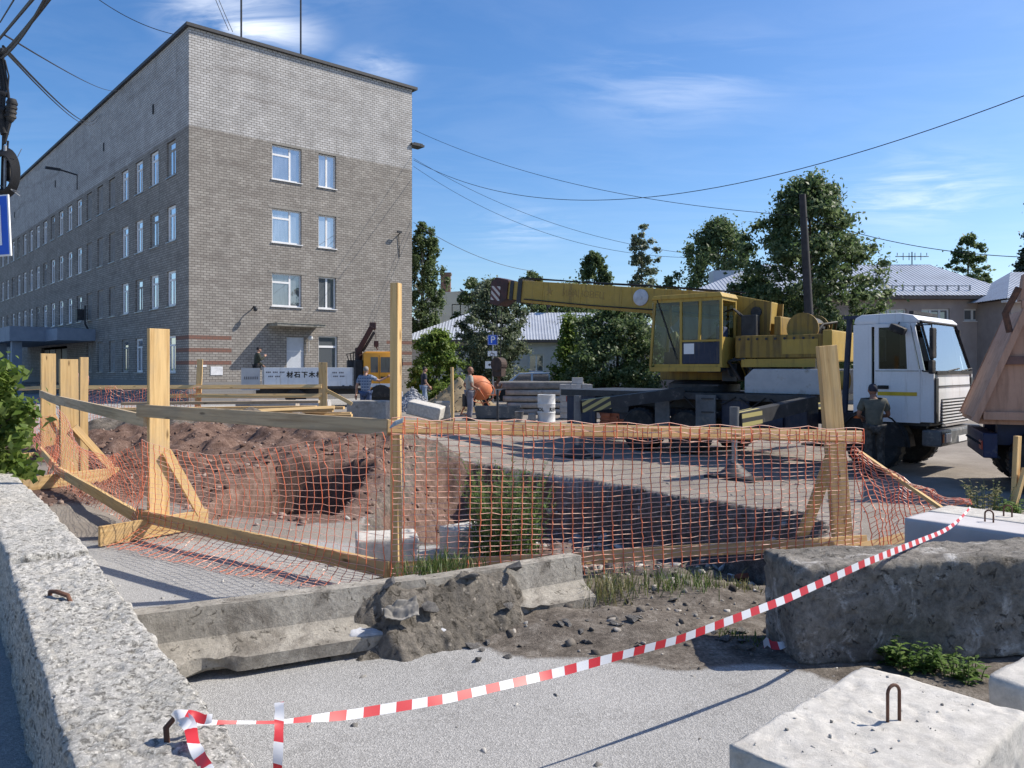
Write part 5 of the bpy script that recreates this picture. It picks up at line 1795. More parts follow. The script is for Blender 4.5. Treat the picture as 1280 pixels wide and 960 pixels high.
# snow guard along its eave
mb = MB()
L3 = xy(1215, YB3) - X3
for i in range(9):
    xx = xy(1103, YB3) - X3 + i * (L3 - xy(1103, YB3) + X3) / 8
    mb.bb(xx - .03, xx + .03, .15, .22, zy(369, YB3) + .25, zy(369, YB3) + .50)
mb.bb(xy(1100, YB3) - X3, L3, .16, .20, zy(369, YB3) + .45, zy(369, YB3) + .49)
mb.build('snow_guard', STEEL, lh3)
mb = MB().tube([(0, 0, -.4), (0, 0, .7)], .03, 5).tube([(-.9, 0, .45), (.9, 0, .45)], .025, 5)
for k in range(6): mb.tube([(-.8 + k * .32, 0, .25 + (.25 if k in (0, 5) else 0.0)), (-.8 + k * .32, 0, .65)], .02, 4)
q = mb.build('aerial', DARKMET, lh3); q.location = (xy(1140, 42.5) - X3, 4.5, zy(331, 42.5))
mb = MB().bb(-.8, .8, -.5, .5, 0, .7)
q = mb.build('roof_hatch', ROOFM, lh3); q.location = (xy(895, 46) - X3, 6.0, zy(355, 44))
# right wing projecting towards the street
YW = 35.4
XW = xy(1264, YW)
wg = thing('building_wing', 'projecting plaster wing with peeling paint at the right edge', 'building', (XW, YW, 0))
mb = MB().bb(0, 9, 0, 2.9, 0, zy(374, YW))
mb.build('wall', PLAST, wg)
mb = MB()
corr_slope(mb, (-.5, -.5, zy(374, YW)), (9.5, -.5, zy(374, YW)), (0, 4.5, 1.7), 3.0, 0)
corr_slope(mb, (-.5, 4.0, zy(374, YW)), (-.5, -.5, zy(374, YW)), (3.0, 0, 1.7), 0, 4.5)
mb.build('roof', ROOFM, wg, fix=False)
mb = MB().bb(-.45, 9.4, -.45, .0, zy(374, YW) - .16, zy(374, YW) - .06)
mb.build('eave_board', PVC, wg)
mb = MB().bb(.9, 2.3, -.02, .05, 2.2, 3.8)
mb.build('window', GREYF, wg)

YG = 78.0
gb = thing('gabled_house', 'cream clad gabled house with a brick chimney, far behind', 'building', (xy(566, YG), YG, 0))
CRM = M('cream_cladding', (.74, .69, .56), (.66, .61, .49), rough=.8, scale=1)
wdh = 3.6
ze, zr = zy(388, YG), zy(364, YG)
mb = MB().prism([(-wdh, 0), (wdh, 0), (wdh, ze), (wdh * .2, zr), (-wdh * .45, zr * .985), (-wdh, ze)], 0, 9)
mb.build('wall', CRM, gb)
mb = MB()
for a, b_ in (((-wdh - .3, ze - .1), (-wdh * .45, zr * .985 + .12)), ((wdh * .2, zr + .12), (wdh + .3, ze - .1))):
    mb.prism([a, b_, (b_[0], b_[1] + .15), (a[0], a[1] + .15)], -.4, 9.4)
mb.build('roof', M('grey_roof', (.25, .26, .28), rough=.6), gb)
window(gb, 'small', 1.7, 1.1, Vector((-.1, 0, zy(394, YG))), Vector((1, 0, 0)), Vector((0, -1, 0)), PANE_D, PVC, .0)
for xx in (-2.2, -1.0, 1.9, 2.9):
    mb = MB().bb(xx - .03, xx + .03, -.03, -.003, 0.2, zy(392, YG)); mb.build('batten', CRM, gb)
mb = MB().bb(-.5, .5, 0, 1, 0, 3.4).bb(-.58, .58, -.08, 1.08, 3.2, 3.45)
q = mb.build('chimney', M('brick_chimney', (.22, .13, .11), rough=.9), gb); q.location = (xy(553, YG) - gb.location.x, 3.5, zy(366, YG) - 1.0)


# ------------------------------------------------------------------ trees
L_BIRCH = leaf_mat('birch_leaves', (.065, .105, .045), (.115, .165, .065), (.19, .235, .11), .5)
L_GREY = leaf_mat('silvery_leaves', (.07, .10, .05), (.13, .165, .085), (.30, .33, .24), .4)
L_LIGHT = leaf_mat('maple_leaves', (.075, .13, .02), (.14, .21, .04), (.23, .30, .08), .5)
L_DARK = leaf_mat('dark_leaves', (.055, .095, .036), (.10, .15, .056), (.22, .27, .14), .5)
L_CON = leaf_mat('conifer_needles', (.012, .03, .016), (.025, .045, .025), (.04, .06, .03), .15)
BARK = M('bark', (.10, .085, .07), (.045, .038, .03), rough=.95, scale=6, bmp=.8, bscale=20, bdist=.03)
BIRCHB = M('birch_bark', (.45, .43, .40), (.10, .09, .08), rough=.9, scale=5, stretch=(1, 1, 4))


def tree(name, label, base, h, crown_z0, rx, nclump, leaf, nleaf, mat, bark=BARK, seed=0, shape='oval', group=None, droop=0.0, r0=None, asym=(0, 0), top_thin=1.0, clump_r=.125):
    rs = np.random.default_rng(seed)
    t = thing(name, label, 'tree', base, 0, group)
    r0 = r0 or h * .018
    mb = MB()
    lean = Vector((asym[0], asym[1], 0)) * h * .1
    def spine(f_): return Vector((0, 0, h * f_ * .97)) + lean * f_ * f_
    mb.tube([spine(i / 8) - (Z * .15 if i == 0 else Z * 0) for i in range(9)], [r0 * (1.25 if i == 0 else 1) * (1 - .92 * i / 8) + .006 for i in range(9)], 8)
    C = []
    hc = h - crown_z0
    for k in range(nclump):
        for _ in range(20):
            f_ = rs.random()
            if shape == 'cone': rad = rx * (1 - f_) ** .8 * (.35 + .65 * min(1, f_ * 6))
            elif shape == 'column': rad = rx * (math.sin(math.pi * min(1, (f_ * .93 + .05))) ** .45)
            elif shape == 'bush': rad = rx * math.sqrt(max(0, 1 - f_ ** 2.2))
            else: rad = rx * (math.sin(math.pi * (f_ * .94 + .04) ** .8) ** .7)
            az = rs.random() * 6.283
            lobe = 1 + .28 * math.sin(az * 3 + seed) * math.cos(f_ * 7 + seed * 2) + .15 * math.sin(az * 5 + f_ * 11)
            rr = rad * lobe * math.sqrt(rs.random() * .85 + .15)
            p = spine((crown_z0 + f_ * hc) / h) + Vector((rr * math.cos(az), rr * math.sin(az), 0))
            if rs.random() < (top_thin if f_ > .75 else 1.0): break
        C.append((p, f_, az, rr))
    # limbs reach out to some of the clumps
    for k in range(0, nclump, max(1, nclump // 34)):
        p, f_, az, rr = C[k]
        zf = max(.08, (p.z - rr * .75) / h)
        s0_ = spine(min(zf, .95))
        mid = s0_.lerp(p, .5) + Z * rr * .12
        rb_ = max(.012, r0 * .38 * (1 - zf))
        mb.tube([s0_, mid, p], [rb_, rb_ * .6, rb_ * .15], 5, cap=False)
    mb.build('trunk', bark, t, smooth=True, fix=False)
    Cn = np.array([c_[0][:] for c_ in C])
    per = nleaf // nclump
    cr_ = rx * clump_r * (1.0 + .9 * rs.random(nclump))
    k = np.repeat(np.arange(nclump), per)
    n = len(k)
    off = rs.normal(0, 1, (n, 3))
    off /= np.maximum(np.linalg.norm(off, axis=1, keepdims=True), .3)
    off *= np.abs(rs.normal(0, .62, (n, 1))) + .12
    pos = Cn[k] + off * cr_[k][:, None] * np.array([1, 1, .72])
    if droop: pos[:, 2] -= droop * cr_[k] * (np.abs(rs.normal(0, 1, n)) * 1.3)
    nrm = rs.normal(0, 1, (n, 3)) + np.array([0, 0, .55]) + .5 * off
    nrm /= np.linalg.norm(nrm, axis=1, keepdims=True)
    a = np.cross(nrm, rs.normal(0, 1, (n, 3))); a /= np.maximum(np.linalg.norm(a, axis=1, keepdims=True), 1e-6)
    b_ = np.cross(nrm, a)
    s_ = (leaf * (.55 + .8 * rs.random(n)))[:, None]
    V = np.stack([pos - a * s_ * .55, pos + b_ * s_ * .33 + nrm * s_ * .08, pos + a * s_ * .6, pos - b_ * s_ * .33 + nrm * s_ * .08], 1).reshape(-1, 3)
    np_mesh('crown', V, np.arange(n * 4).reshape(n, 4), mat, t)
    return t


def tree_px(name, label, x, ybase, ytop, Y, rx_px, crown_y, **kw):
    base = (xy(x, Y), Y, 0.0)
    h = zy(ytop, Y)
    return tree(name, label, base, h, zy(crown_y, Y), rx_px / F * Y, int(kw.pop('n', 60) * 1.9), kw.pop('leaf', .2) * .80, int(kw.pop('nleaf', 9000) * 1.75), kw.pop('mat', L_DARK), **kw)


TG = 'trees around the yard'
tree_px('birch_tree', 'tall birch just behind the right corner of the brick building', 528, 480, 272, 56, 26, 430, n=90, leaf=.24, nleaf=11000, mat=L_BIRCH, bark=BIRCHB, seed=1, shape='column', droop=.8)
tree_px('maple_sapling', 'bright yellow green young maple beside the brick building', 546, 480, 411, 37, 35, 500, n=90, leaf=.20, nleaf=9500, mat=L_LIGHT, seed=2, shape='bush', r0=.05)
tree_px('poplar_tree', 'silvery green tree behind the parking sign', 617, 480, 348, 43, 46, 486, n=120, leaf=.20, nleaf=17000, mat=L_GREY, seed=3, shape='oval', r0=.14)
tree_px('birch_tree', 'far birch rising behind the yellow boom', 743, 480, 309, 80, 27, 420, n=60, leaf=.38, nleaf=6000, mat=L_BIRCH, bark=BIRCHB, seed=4, droop=.9)
tree_px('slim_poplar', 'slim sparse tree rising above the boom left of the crane cab', 802, 480, 277, 46, 17, 420, n=46, leaf=.22, nleaf=4600, mat=L_GREY, seed=5, shape='column', top_thin=.6, r0=.10, clump_r=.2)
tree_px('birch_tree', 'broad birch behind the metal roof left of the dark pole', 898, 480, 266, 62, 52, 390, n=90, leaf=.30, nleaf=11000, mat=L_BIRCH, bark=BIRCHB, seed=6, droop=.6)
tree_px('linden_tree', 'large dark tree with leaning pole before it, left of white cab', 1014, 480, 218, 34, 90, 486, n=210, leaf=.21, nleaf=32000, mat=L_DARK, seed=7, shape='oval', r0=.2, asym=(-.1, 0), clump_r=.10)
tree_px('leafy_bush', 'wide dark leafy bush under the yellow boom', 772, 480, 380, 37, 66, 492, n=120, leaf=.20, nleaf=16000, mat=L_DARK, seed=8, shape='bush', r0=.10, clump_r=.13)
tree_px('leafy_bush', 'lower bush right of the window of the white building', 712, 480, 396, 40, 24, 492, n=50, leaf=.2, nleaf=6000, mat=L_LIGHT, seed=18, shape='cone', r0=.06, clump_r=.25)
tree_px('leafy_bush', 'dark bush behind the crane turntable', 945, 480, 345, 36, 48, 492, n=90, leaf=.21, nleaf=12000, mat=L_DARK, seed=28, shape='bush', r0=.10, clump_r=.13)
tree_px('birch_tree', 'far tree peeking over the right metal roof', 1210, 480, 290, 85, 28, 400, n=50, leaf=.4, nleaf=5000, mat=L_BIRCH, seed=9)
tree_px('larch_tree', 'conifer branches entering at the right edge', 1302, 480, 205, 46, 40, 420, n=110, leaf=.26, nleaf=9000, mat=L_CON, seed=10, shape='cone', droop=.4)
tree_px('birch_tree', 'far tree just left of the boom tip', 590, 480, 345, 66, 22, 430, n=45, leaf=.30, nleaf=5000, mat=L_BIRCH, seed=11)
tree_px('birch_tree', 'far tree whose top shows above the boom tip', 665, 480, 335, 66, 26, 430, n=50, leaf=.30, nleaf=5600, mat=L_BIRCH, seed=12)
tree_px('birch_tree', 'tree behind the low white roof below the boom', 715, 480, 355, 70, 60, 440, n=70, leaf=.34, nleaf=7000, mat=L_DARK, seed=13)
tree_px('birch_tree', 'tree between slim tree and broad birch, behind the roof', 836, 480, 345, 60, 26, 430, n=45, leaf=.3, nleaf=5000, mat=L_BIRCH, seed=14)

# leafy shrub at the left edge, close to the camera
SB = Vector((-5.78, 8.6, 0))
tree('leafy_shrub', 'bright leafy maple shrub at the left edge behind the barrier', tuple(SB), 1.78, .25, .52, 90, .10, 5200, L_LIGHT, seed=31, shape='oval', r0=.03, clump_r=.26)

# ------------------------------------------------------------------ poles and wires
mb = MB()
Yp = 30.0
bp, tp = px(1013, 430, Yp), px(1003, 243, Yp)
dirp = (bp - tp).normalized()
mb.tube([tp, tp.lerp(bp, .5), bp + dirp * ((bp.z) / -dirp.z if dirp.z < 0 else 0)], [.12, .15, .19], 10)
mb.build('utility_pole', M('dark_tarred_pole', (.045, .042, .045), (.025, .024, .026), rough=.8), label='leaning dark tarred pole before the large tree', cat='pole', smooth=True, origin=(bp.x, bp.y, 0))

# left utility pole with cable gear and sign
Yl = 6.4
lp = thing('utility_pole', 'concrete utility pole with cable bundles at the left edge', 'pole', (xy(-30, Yl), Yl, 0))
mb = MB()
mb.tube([(-.03, 0, 0), (0.0, 0, 2.6), (.07, 0, 5.6)], [.16, .135, .115], 12)
mb.build('post', M('pole_concrete', (.42, .40, .37), (.33, .31, .29), rough=.9, scale=4), lp, smooth=True)
def lpp(x, y, dy=-.16): return px(x, y, Yl + dy) - lp.location
mb = MB()
for (x0, y0, x1, y1, x2, y2, r_) in ((2, 60, 8, 100, 12, 130, .010), (0, 70, 6, 108, 4, 140, .012), (-4, 60, 2, 110, -1, 150, .012), (6, 75, 11, 95, 9, 122, .006), (10, 176, 8, 200, 6, 246, .008), (4, 170, 3, 205, 2, 246, .009)):
    mb.tube([lpp(x0, y0), lpp(x1, y1), lpp(x2, y2)], r_, 6)
mb.tube([lpp(-12, 64), lpp(5, 66)], .03, 8)
mb.build('cables', CABLE, lp, smooth=True)
mb = MB().tube([lpp(15, 124), lpp(15, 127), lpp(13, 148), lpp(12, 152)], [.030, .037, .034, .022], 12)
for k in range(4): mb.tube([lpp(15 - k * .6, 128 + 5.5 * k), lpp(14.8 - k * .6, 130.5 + 5.5 * k)], .041, 12)
mb.tube([lpp(11, 152), lpp(5, 180)], [.022, .012], 8)
mb.build('cable_joint_box', BLACK, lp, smooth=True)
mb = MB().tube([lpp(-3, 113), lpp(9, 119)], .022, 8).tube([lpp(-3, 135), lpp(7, 139)], .028, 8).tube([lpp(-2, 138), lpp(6, 168)], [.045, .03], 10)
mb.build('cable_joint_box', BLACK, lp, smooth=True)
mb = MB()
for k in range(7):
    rr = 26 - 1.1 * k
    mb.tube([lpp(8 - .8 * k + (rr * .62) * math.cos(a_), 216 + rr * 1.15 * math.sin(a_), -.17 - .012 * k) for a_ in [i * 2 * math.pi / 28 for i in range(28)]], .010, 5, closed=True)
mb.build('cable_coil', CABLE, lp, smooth=True)
mb = MB().box(lpp(12, 214, -.14), (.045, .06, .16))
mb.build('coil_clamp', BLACK, lp)
mb = MB().tube([lpp(6.5, 182, -.2), lpp(5.5, 246, -.2)], .012, 8)
mb.tube([lpp(0, 232, -.2), lpp(24, 240, -.22)], .005, 5).tube([lpp(2, 246, -.2), lpp(13, 236, -.22), lpp(25, 245, -.2)], .005, 5).tube([lpp(22, 196, -.2), lpp(27, 186, -.22)], .003, 4)
mb.build('steel_bracket', STEEL, lp, smooth=True)


def text_mesh(s_, size, mat, parent=None, name='lettering', align='CENTER', extrude=.003, bold=0.0):
    cu = bpy.data.curves.new('lettering', 'FONT')
    cu.body = s_; cu.size = size; cu.align_x = align; cu.align_y = 'CENTER'; cu.extrude = extrude; cu.offset = bold
    ob = bpy.data.objects.new('lettering', cu)
    COL.objects.link(ob)
    dg = bpy.context.evaluated_depsgraph_get()
    me = bpy.data.meshes.new_from_object(ob.evaluated_get(dg))
    bpy.data.objects.remove(ob)
    bpy.data.curves.remove(cu)
    me.materials.clear(); me.materials.append(mat)
    o = link(name, me, parent)
    return o


SIGNB = M('sign_blue', (.015, .10, .55), (.013, .085, .48), rough=.35, scale=3)
SIGNW = M('sign_white', (.78, .78, .78), (.70, .70, .70), rough=.4, scale=3)
SIGNK = M('sign_black', (.02, .02, .02), rough=.4)


def face_rot(yaw=0.0): return (R(90), 0, yaw)


def parking_sign(parent, c, s, yaw=0.0, letter=True):
    """blue plate with white border and P, centre c, side s, in the parent's frame"""
    h_ = bpy.data.objects.new('sign_plate', None)
    mb = MB().bb(-s / 2, s / 2, -.008, .008, -s * .5, s * .5)
    o = mb.build('sign_plate', SIGNB, parent, bevel=.003)
    bpy.data.objects.remove(h_)
    o.location = c; o.rotation_euler = (0, 0, yaw)
    mb = MB()
    e, w_ = s / 2 - .012, s * .022
    mb.bb(-e, e, -.0125, -.0085, e - w_, e); mb.bb(-e, e, -.0125, -.0085, -e, -e + w_); mb.bb(-e, -e + w_, -.0125, -.0085, -e + w_, e - w_); mb.bb(e - w_, e, -.0125, -.0085, -e + w_, e - w_)
    mb.build('border', SIGNW, o)
    if letter:
        tx = text_mesh('P', s * .95, SIGNW, o, 'letter', bold=s * .012)
        tx.rotation_euler = (R(90), 0, 0); tx.location = (0, -.011, .0)
    return o


c_ = px(-22, 284, 6.15) - lp.location
s_ = .47
mb = MB().bb(-s_ / 2, s_ / 2, -.008, .008, -.24, .24)
sg = mb.build('sign_plate', SIGNW, lp, bevel=.003); sg.location = c_; sg.rotation_euler = (0, R(-3), R(-6))
mb = MB().bb(-s_ / 2 + .012, s_ / 2 - .012, -.012, -.0085, -.228, .228); mb.build('blue_field', SIGNB, sg)
mb = MB().bb(-.17, .17, -.016, -.0125, -.155, .155); mb.build('white_field', SIGNW, sg)
mb = MB().lathe([(.0, -.020), (.055, -.020), (.055, -.0165), (0, -.0165)], 20, (.10, 0, .01), axis='Y'); mb.build('black_symbol', SIGNK, sg)

# overhead wires, each its own thing
def wire(label, p0, p1, sag, r_=.012, n=24):
    p0, p1 = Vector(p0), Vector(p1)
    pts = [p0.lerp(p1, i / n) - Z * sag * 4 * (i / n) * (1 - i / n) for i in range(n + 1)]
    o = MB().tube([q - p0 for q in pts], r_, 5).build('overhead_wire', CABLE, label=label, cat='wire', smooth=True, fix=False)
    o.location = p0
    return o


wire('thick cable rising from the left pole to the top edge', px(2, 68, 6.3), px(75, -20, 4.2), .02, .012)
wire('twin cable beside the thick one at the top left', px(0, 74, 6.3), px(62, -12, 4.2), .05, .009)
wire('thin cable at the very top left corner', px(0, 28, 6.2), px(22, -8, 4.5), .0, .005)
wire('second dark cable above the pole gear', px(-2, 50, 6.3), px(48, -10, 4.0), .0, .010)
wire('cable from the left pole down to the long roof', px(4, 58, 6.3), px(123, 142, 55), .6, .012)
wire('lower twin of the cable reaching the long roof', px(8, 66, 6.3), px(127, 138, 56), .8, .008)
wire('thin wire from the left pole to the roof edge middle', px(6, 44, 6.3), px(153, 110, 50), .3, .008)
wire('thin wire from the top edge to the roof corner', px(120, -3, 40), px(218, 43, 40), .25, .020)
wire('pair wire left above the brick corner', px(268, -4, 42), px(286, 38, 42.5), .02, .018)
wire('pair wire right above the brick corner', px(272, -4, 42), px(291, 40, 42.5), .02, .018)
wire('long black cable sagging across the right sky', px(517, 200, 48), px(1290, 116, 20), 2.6, .014, 40)
wire('upper wire from the brick gable to the dark pole', px(519, 163, 48), px(1002, 270, 30), .9, .012, 30)
wire('wire from the dark pole to the right edge', px(1004, 270, 30), px(1300, 322, 24), .35, .013)
wire('cable from the gable down behind the trees, upper', px(517, 198, 48), px(870, 318, 42), 1.0, .011)
wire('cable from the gable down behind the trees, lower', px(517, 208, 48), px(860, 322, 42), 1.3, .011)
wire('thin wire from birch to low roof', px(517, 278, 52), px(660, 338, 60), .5, .018)
# ------------------------------------------------------------------ yard goods
def rock_pile(name, label, base, rx, ry, h, mat, n, smin, smax, cat):
    t = thing(name, label, cat, base)
    nu, nv = 40, 14
    V, Fc = [(0, 0, h)], []
    for j in range(1, nv + 1):
        for i in range(nu):
            a = 6.2832 * i / nu; r_ = j / nv
            V.append((rx * r_ * math.cos(a), ry * r_ * math.sin(a), h * (1 - r_) ** 1.1))
    V = np.array(V, float)
    V[:, 2] += .10 * h * fbm(V * 2.5, 4, 7) - .03
    V[:, :2] *= (1 + .15 * fbm(V * 1.2 + 3, 3, 5))[:, None]
    F3 = [(0, 1 + i, 1 + (i + 1) % nu, 1 + (i + 1) % nu) for i in range(nu)]
    for j in range(nv - 1):
        for i in range(nu):
            a, b_ = 1 + j * nu + i, 1 + j * nu + (i + 1) % nu
            F3.append((a, a + nu, b_ + nu, b_))
    me = bpy.data.meshes.new('heap'); me.from_pydata([tuple(v_) for v_ in V], [], [f[:3] if f[2] == f[3] else f for f in F3]); me.materials.append(mat)
    for p in me.polygons: p.use_smooth = True
    link('heap', me, t)
    if n:
        vv = [rock_base(s) for s in range(5)]
        A, B, k = [], [], 0
        for i in range(n):
            a = RNG.random() * 6.283; r_ = math.sqrt(RNG.random())
            s = smin + (smax - smin) * RNG.random() ** 2
            v0, f0 = vv[i % 5]
            A.append(v0 * s + [rx * r_ * math.cos(a), ry * r_ * math.sin(a), h * (1 - r_) ** 1.1]); B.append(f0 + k); k += len(v0)
        o = np_mesh('stones', np.concatenate(A), np.concatenate(B), mat, t)
        o["kind"] = 'stuff'
    return t


p = gp(516, 509)
rock_pile('gravel_pile', 'small bluish grey gravel pile at the brick building corner', (xy(516, 31), 31, 0), 1.0, .9, .95, M('blue_gravel', (.36, .37, .40), (.20, .205, .225), rough=.9, scale=20), 900, .03, .07, 'gravel')
rock_pile('sand_pile', 'brown sand pile behind the timber stake', (xy(574, 31), 31, 0), 1.75, 1.2, 1.35, M('brown_sand', (.30, .235, .145), (.20, .15, .09), rough=.95, scale=5, bmp=.6), 250, .02, .07, 'sand')

concrete_block('large grey block behind the rail, left of the near post', (xy(459, 22.0), 22.2, 0), R(-6), 1.12, .5, .78, CONC, res=.06, r=.02, amp=.012, nsc=3, seed=71)
concrete_block('tilted slab with sunlit top leaning on a block', (xy(531, 25), 25, .16), R(-10), 1.1, .6, .42, CONC_LIGHT, res=.06, r=.02, amp=.01, nsc=3, seed=73, tilt=(R(6), R(12)))
concrete_block('grey upright block beside the timber stake', (xy(552, 25.2), 25.5, 0), R(5), .50, .45, .62, CONC, res=.06, r=.02, amp=.012, nsc=3, seed=75)

# stacked floor slabs
for k in range(5):
    z_ = .0 + k * .235
    ww = (2.7 if k < 4 else 3.3)
    concrete_block(['lowest slab of the slab stack by the white drum', 'second slab from the ground in the slab stack', 'middle slab of the slab stack', 'second slab from the top of the slab stack', 'overhanging top slab of the slab stack'][k],
                   (xy(677, 29) + (-.12 if k == 4 else .08 * math.sin(k * 2.2)), 29.2, z_), R(2 * math.sin(k * 1.7)), ww, 1.2, .20 if k < 4 else .26, CONC if k < 4 else CONC_DARK, res=.08, r=.015, amp=.008, nsc=3, seed=80 + k)
# masonry block stack
random.seed(3)
mb = MB().bb(-.2, .2, -.1, .1, 0, .188)
blk0 = mb.build('masonry_block', M('pale_masonry', (.46, .45, .44), (.33, .32, .31), rough=.9, scale=6, rnd=.12), bevel=.008)
first = True
for cx_, cols, rows, Y in ((727, 4, 6, 26.5), (752, 3, 5, 26.9)):
    for r_ in range(rows):
        for c in range(cols if r_ < rows - 1 else cols - 1):
            for dpt in (0, 1):
                o = blk0 if first else blk0.copy()
                if not first: COL.objects.link(o)
                first = False
                o.location = (xy(cx_, Y) + (c - cols / 2 + .5) * .36 + random.uniform(-.02, .02), Y + dpt * .24 + random.uniform(-.02, .02), r_ * .192)
                o.scale = (.86, 1, 1)
                o.rotation_euler = (0, 0, random.uniform(-.05, .05))
                tag(o, 'pale grey masonry block in the stack right of the white drum', 'masonry block', 'masonry blocks stacked beside the drum')
for k, (cx_, yy, lab) in enumerate(((722, 464, 'topmost single masonry block on the stack'), (727, 478, 'wider masonry block just under the topmost one'))):
    o = blk0.copy(); COL.objects.link(o); o.scale = (.9, 1.1, 1.1); o.location = (xy(cx_, 26.5), 26.55, 6 * .192 - .0 + (1 - k) * .21 - .192); o["label"] = lab
# pallet of red bricks
pal = MB()
for q in (-.45, 0, .45): pal.bb(-.6, .6, q - .05, q + .05, 0, .10)
for q in range(6): pal.bb(-.58 + q * .2, -.46 + q * .2, -.5, .5, .102, .125)
o = pal.build('wooden_pallet', WOOD_OLD); o.location = (xy(772, 23.6), 23.8, gz_at(xy(772, 23.6), 23.8)); o.rotation_euler = (0, 0, R(-8))
tag(o, 'low pallet under the red bricks', 'pallet')
pz_ = o.location.z + .128
mb = MB().bb(-.125, .125, -.06, .06, 0, .065)
bk0 = mb.build('red_brick', M('red_brick', (.30, .115, .07), (.19, .07, .045), rough=.9, scale=5, rnd=.2), bevel=.004)
first = True
for r_ in range(8):
    for c in range(4):
        for dpt in range(2):
            if r_ > 5 and (c < 1 or c > 2): continue
            q = bk0 if first else bk0.copy()
            if not first: COL.objects.link(q)
            first = False
            q.location = (o.location.x + (c - 1.5) * .27 + random.uniform(-.03, .03), o.location.y - .38 + dpt * .14 + random.uniform(-.02, .02), pz_ + r_ * .067)
            q.rotation_euler = (0, 0, random.uniform(-.12, .12) - .14)
            tag(q, 'red brick in the pallet stack under the outrigger', 'brick', 'red bricks on the pallet')
# bricks at the broken edge of the yard
for k, (xx, yy) in enumerate(((934, 627), (948, 629), (962, 632), (982, 634), (925, 623))):
    q = bk0.copy(); COL.objects.link(q)
    p = gp(xx, yy, -.1); q.location = (p.x, p.y, gz_at(p.x, p.y)); q.rotation_euler = (.1, .1 * k, .5 * k)
    tag(q, 'stray red brick at the broken edge of the yard', 'brick', 'stray bricks at the pit edge')
# white blocks behind the carrier
q = concrete_block('white block wall section behind the crane carrier wheels', (xy(810, 25), 25.5, gz_at(xy(810, 25), 25.5)), 0, 1.5, .5, .9, CONC_LIGHT, res=.1, amp=.004, seed=91)

# drum
dr = thing('steel_drum', 'white steel drum with black lettering in the yard', 'drum', (xy(683, 25.3), 25.3, gz_at(xy(683, 25.3), 25.3)))
rD, hD = .285, .88
prof = [(0, .0), (rD, .0), (rD + .008, .012), (rD, .025)]
for zc in (.30, .58): prof += [(rD, zc - .03), (rD + .012, zc), (rD, zc + .03)]
prof += [(rD, hD - .025), (rD + .008, hD - .01), (rD, hD), (rD - .012, hD), (rD - .012, hD - .02), (0, hD - .02)]
MB().lathe(prof, 36).build('body', M('white_drum_paint', (.66, .66, .65), (.52, .52, .51), rough=.5, scale=4, dirt=(.25, .21, .17), dscale=3, dlo=.62, dhi=.8), dr, smooth=True)
for s_, a0_ in (('REPSOL', -63), ('REPSOL', 138)):
    for i_, ch in enumerate(s_):
        tx = text_mesh(ch, .155, SIGNK, dr, 'letter', bold=.006)
        a = R(a0_ + i_ * 21)
        tx.location = ((rD + .002) * math.cos(a), (rD + .002) * math.sin(a), .40)
        tx.rotation_euler = (R(90), 0, a + R(90))
# bucket
bk_ = thing('steel_bucket', 'small grey bucket beside the white drum', 'bucket', (xy(649, 25.6), 25.6, gz_at(xy(649, 25.6), 25.6)))
MB().lathe([(0, 0), (.10, 0), (.15, .30), (.155, .305), (.14, .30), (.095, .02), (0, .02)], 20).build('body', STEEL, bk_, smooth=True)
MB().tube([(-.15, 0, .29), (-.10, 0, .40), (0, 0, .44), (.10, 0, .40), (.15, 0, .29)], .006, 5).build('handle', DARKMET, bk_)
concrete_block('small grey cube left of the white drum', (xy(665, 25.2), 25.2, 0), .2, .22, .22, .24, CONC, res=.05, amp=.004, seed=93)

# mortar trough
tr = thing('mortar_trough', 'dark steel mortar trough before the concrete mixer', 'trough', (xy(622, 26.5), 26.5, gz_at(xy(622, 26.5), 26.5)))
mb = MB()
o4 = [(-.78, -.32), (.78, -.32), (.78, .32), (-.78, .32)]
bt = [(x_ * .9, y_ * .85, .02) for x_, y_ in o4]; tp4 = [(x_, y_, .42) for x_, y_ in o4]; ti = [(x_ * .97, y_ * .93, .42) for x_, y_ in o4]; bi = [(x_ * .88, y_ * .8, .05) for x_, y_ in o4]
mb.add(bt + tp4 + ti + bi, [(3, 2, 1, 0)] + [(i, (i + 1) % 4, 4 + (i + 1) % 4, 4 + i) for i in range(4)] + [(4 + i, 4 + (i + 1) % 4, 8 + (i + 1) % 4, 8 + i) for i in range(4)] + [(8 + i, 8 + (i + 1) % 4, 12 + (i + 1) % 4, 12 + i) for i in range(4)] + [(12, 13, 14, 15)])
mb.build('body', M('bluish_steel', (.11, .13, .15), (.07, .085, .10), rough=.6, scale=4, dirt=(.3, .29, .27), dscale=5), tr)
MB().bb(-.68, .68, -.24, .24, .06, .34).build('mortar', CONC, tr)

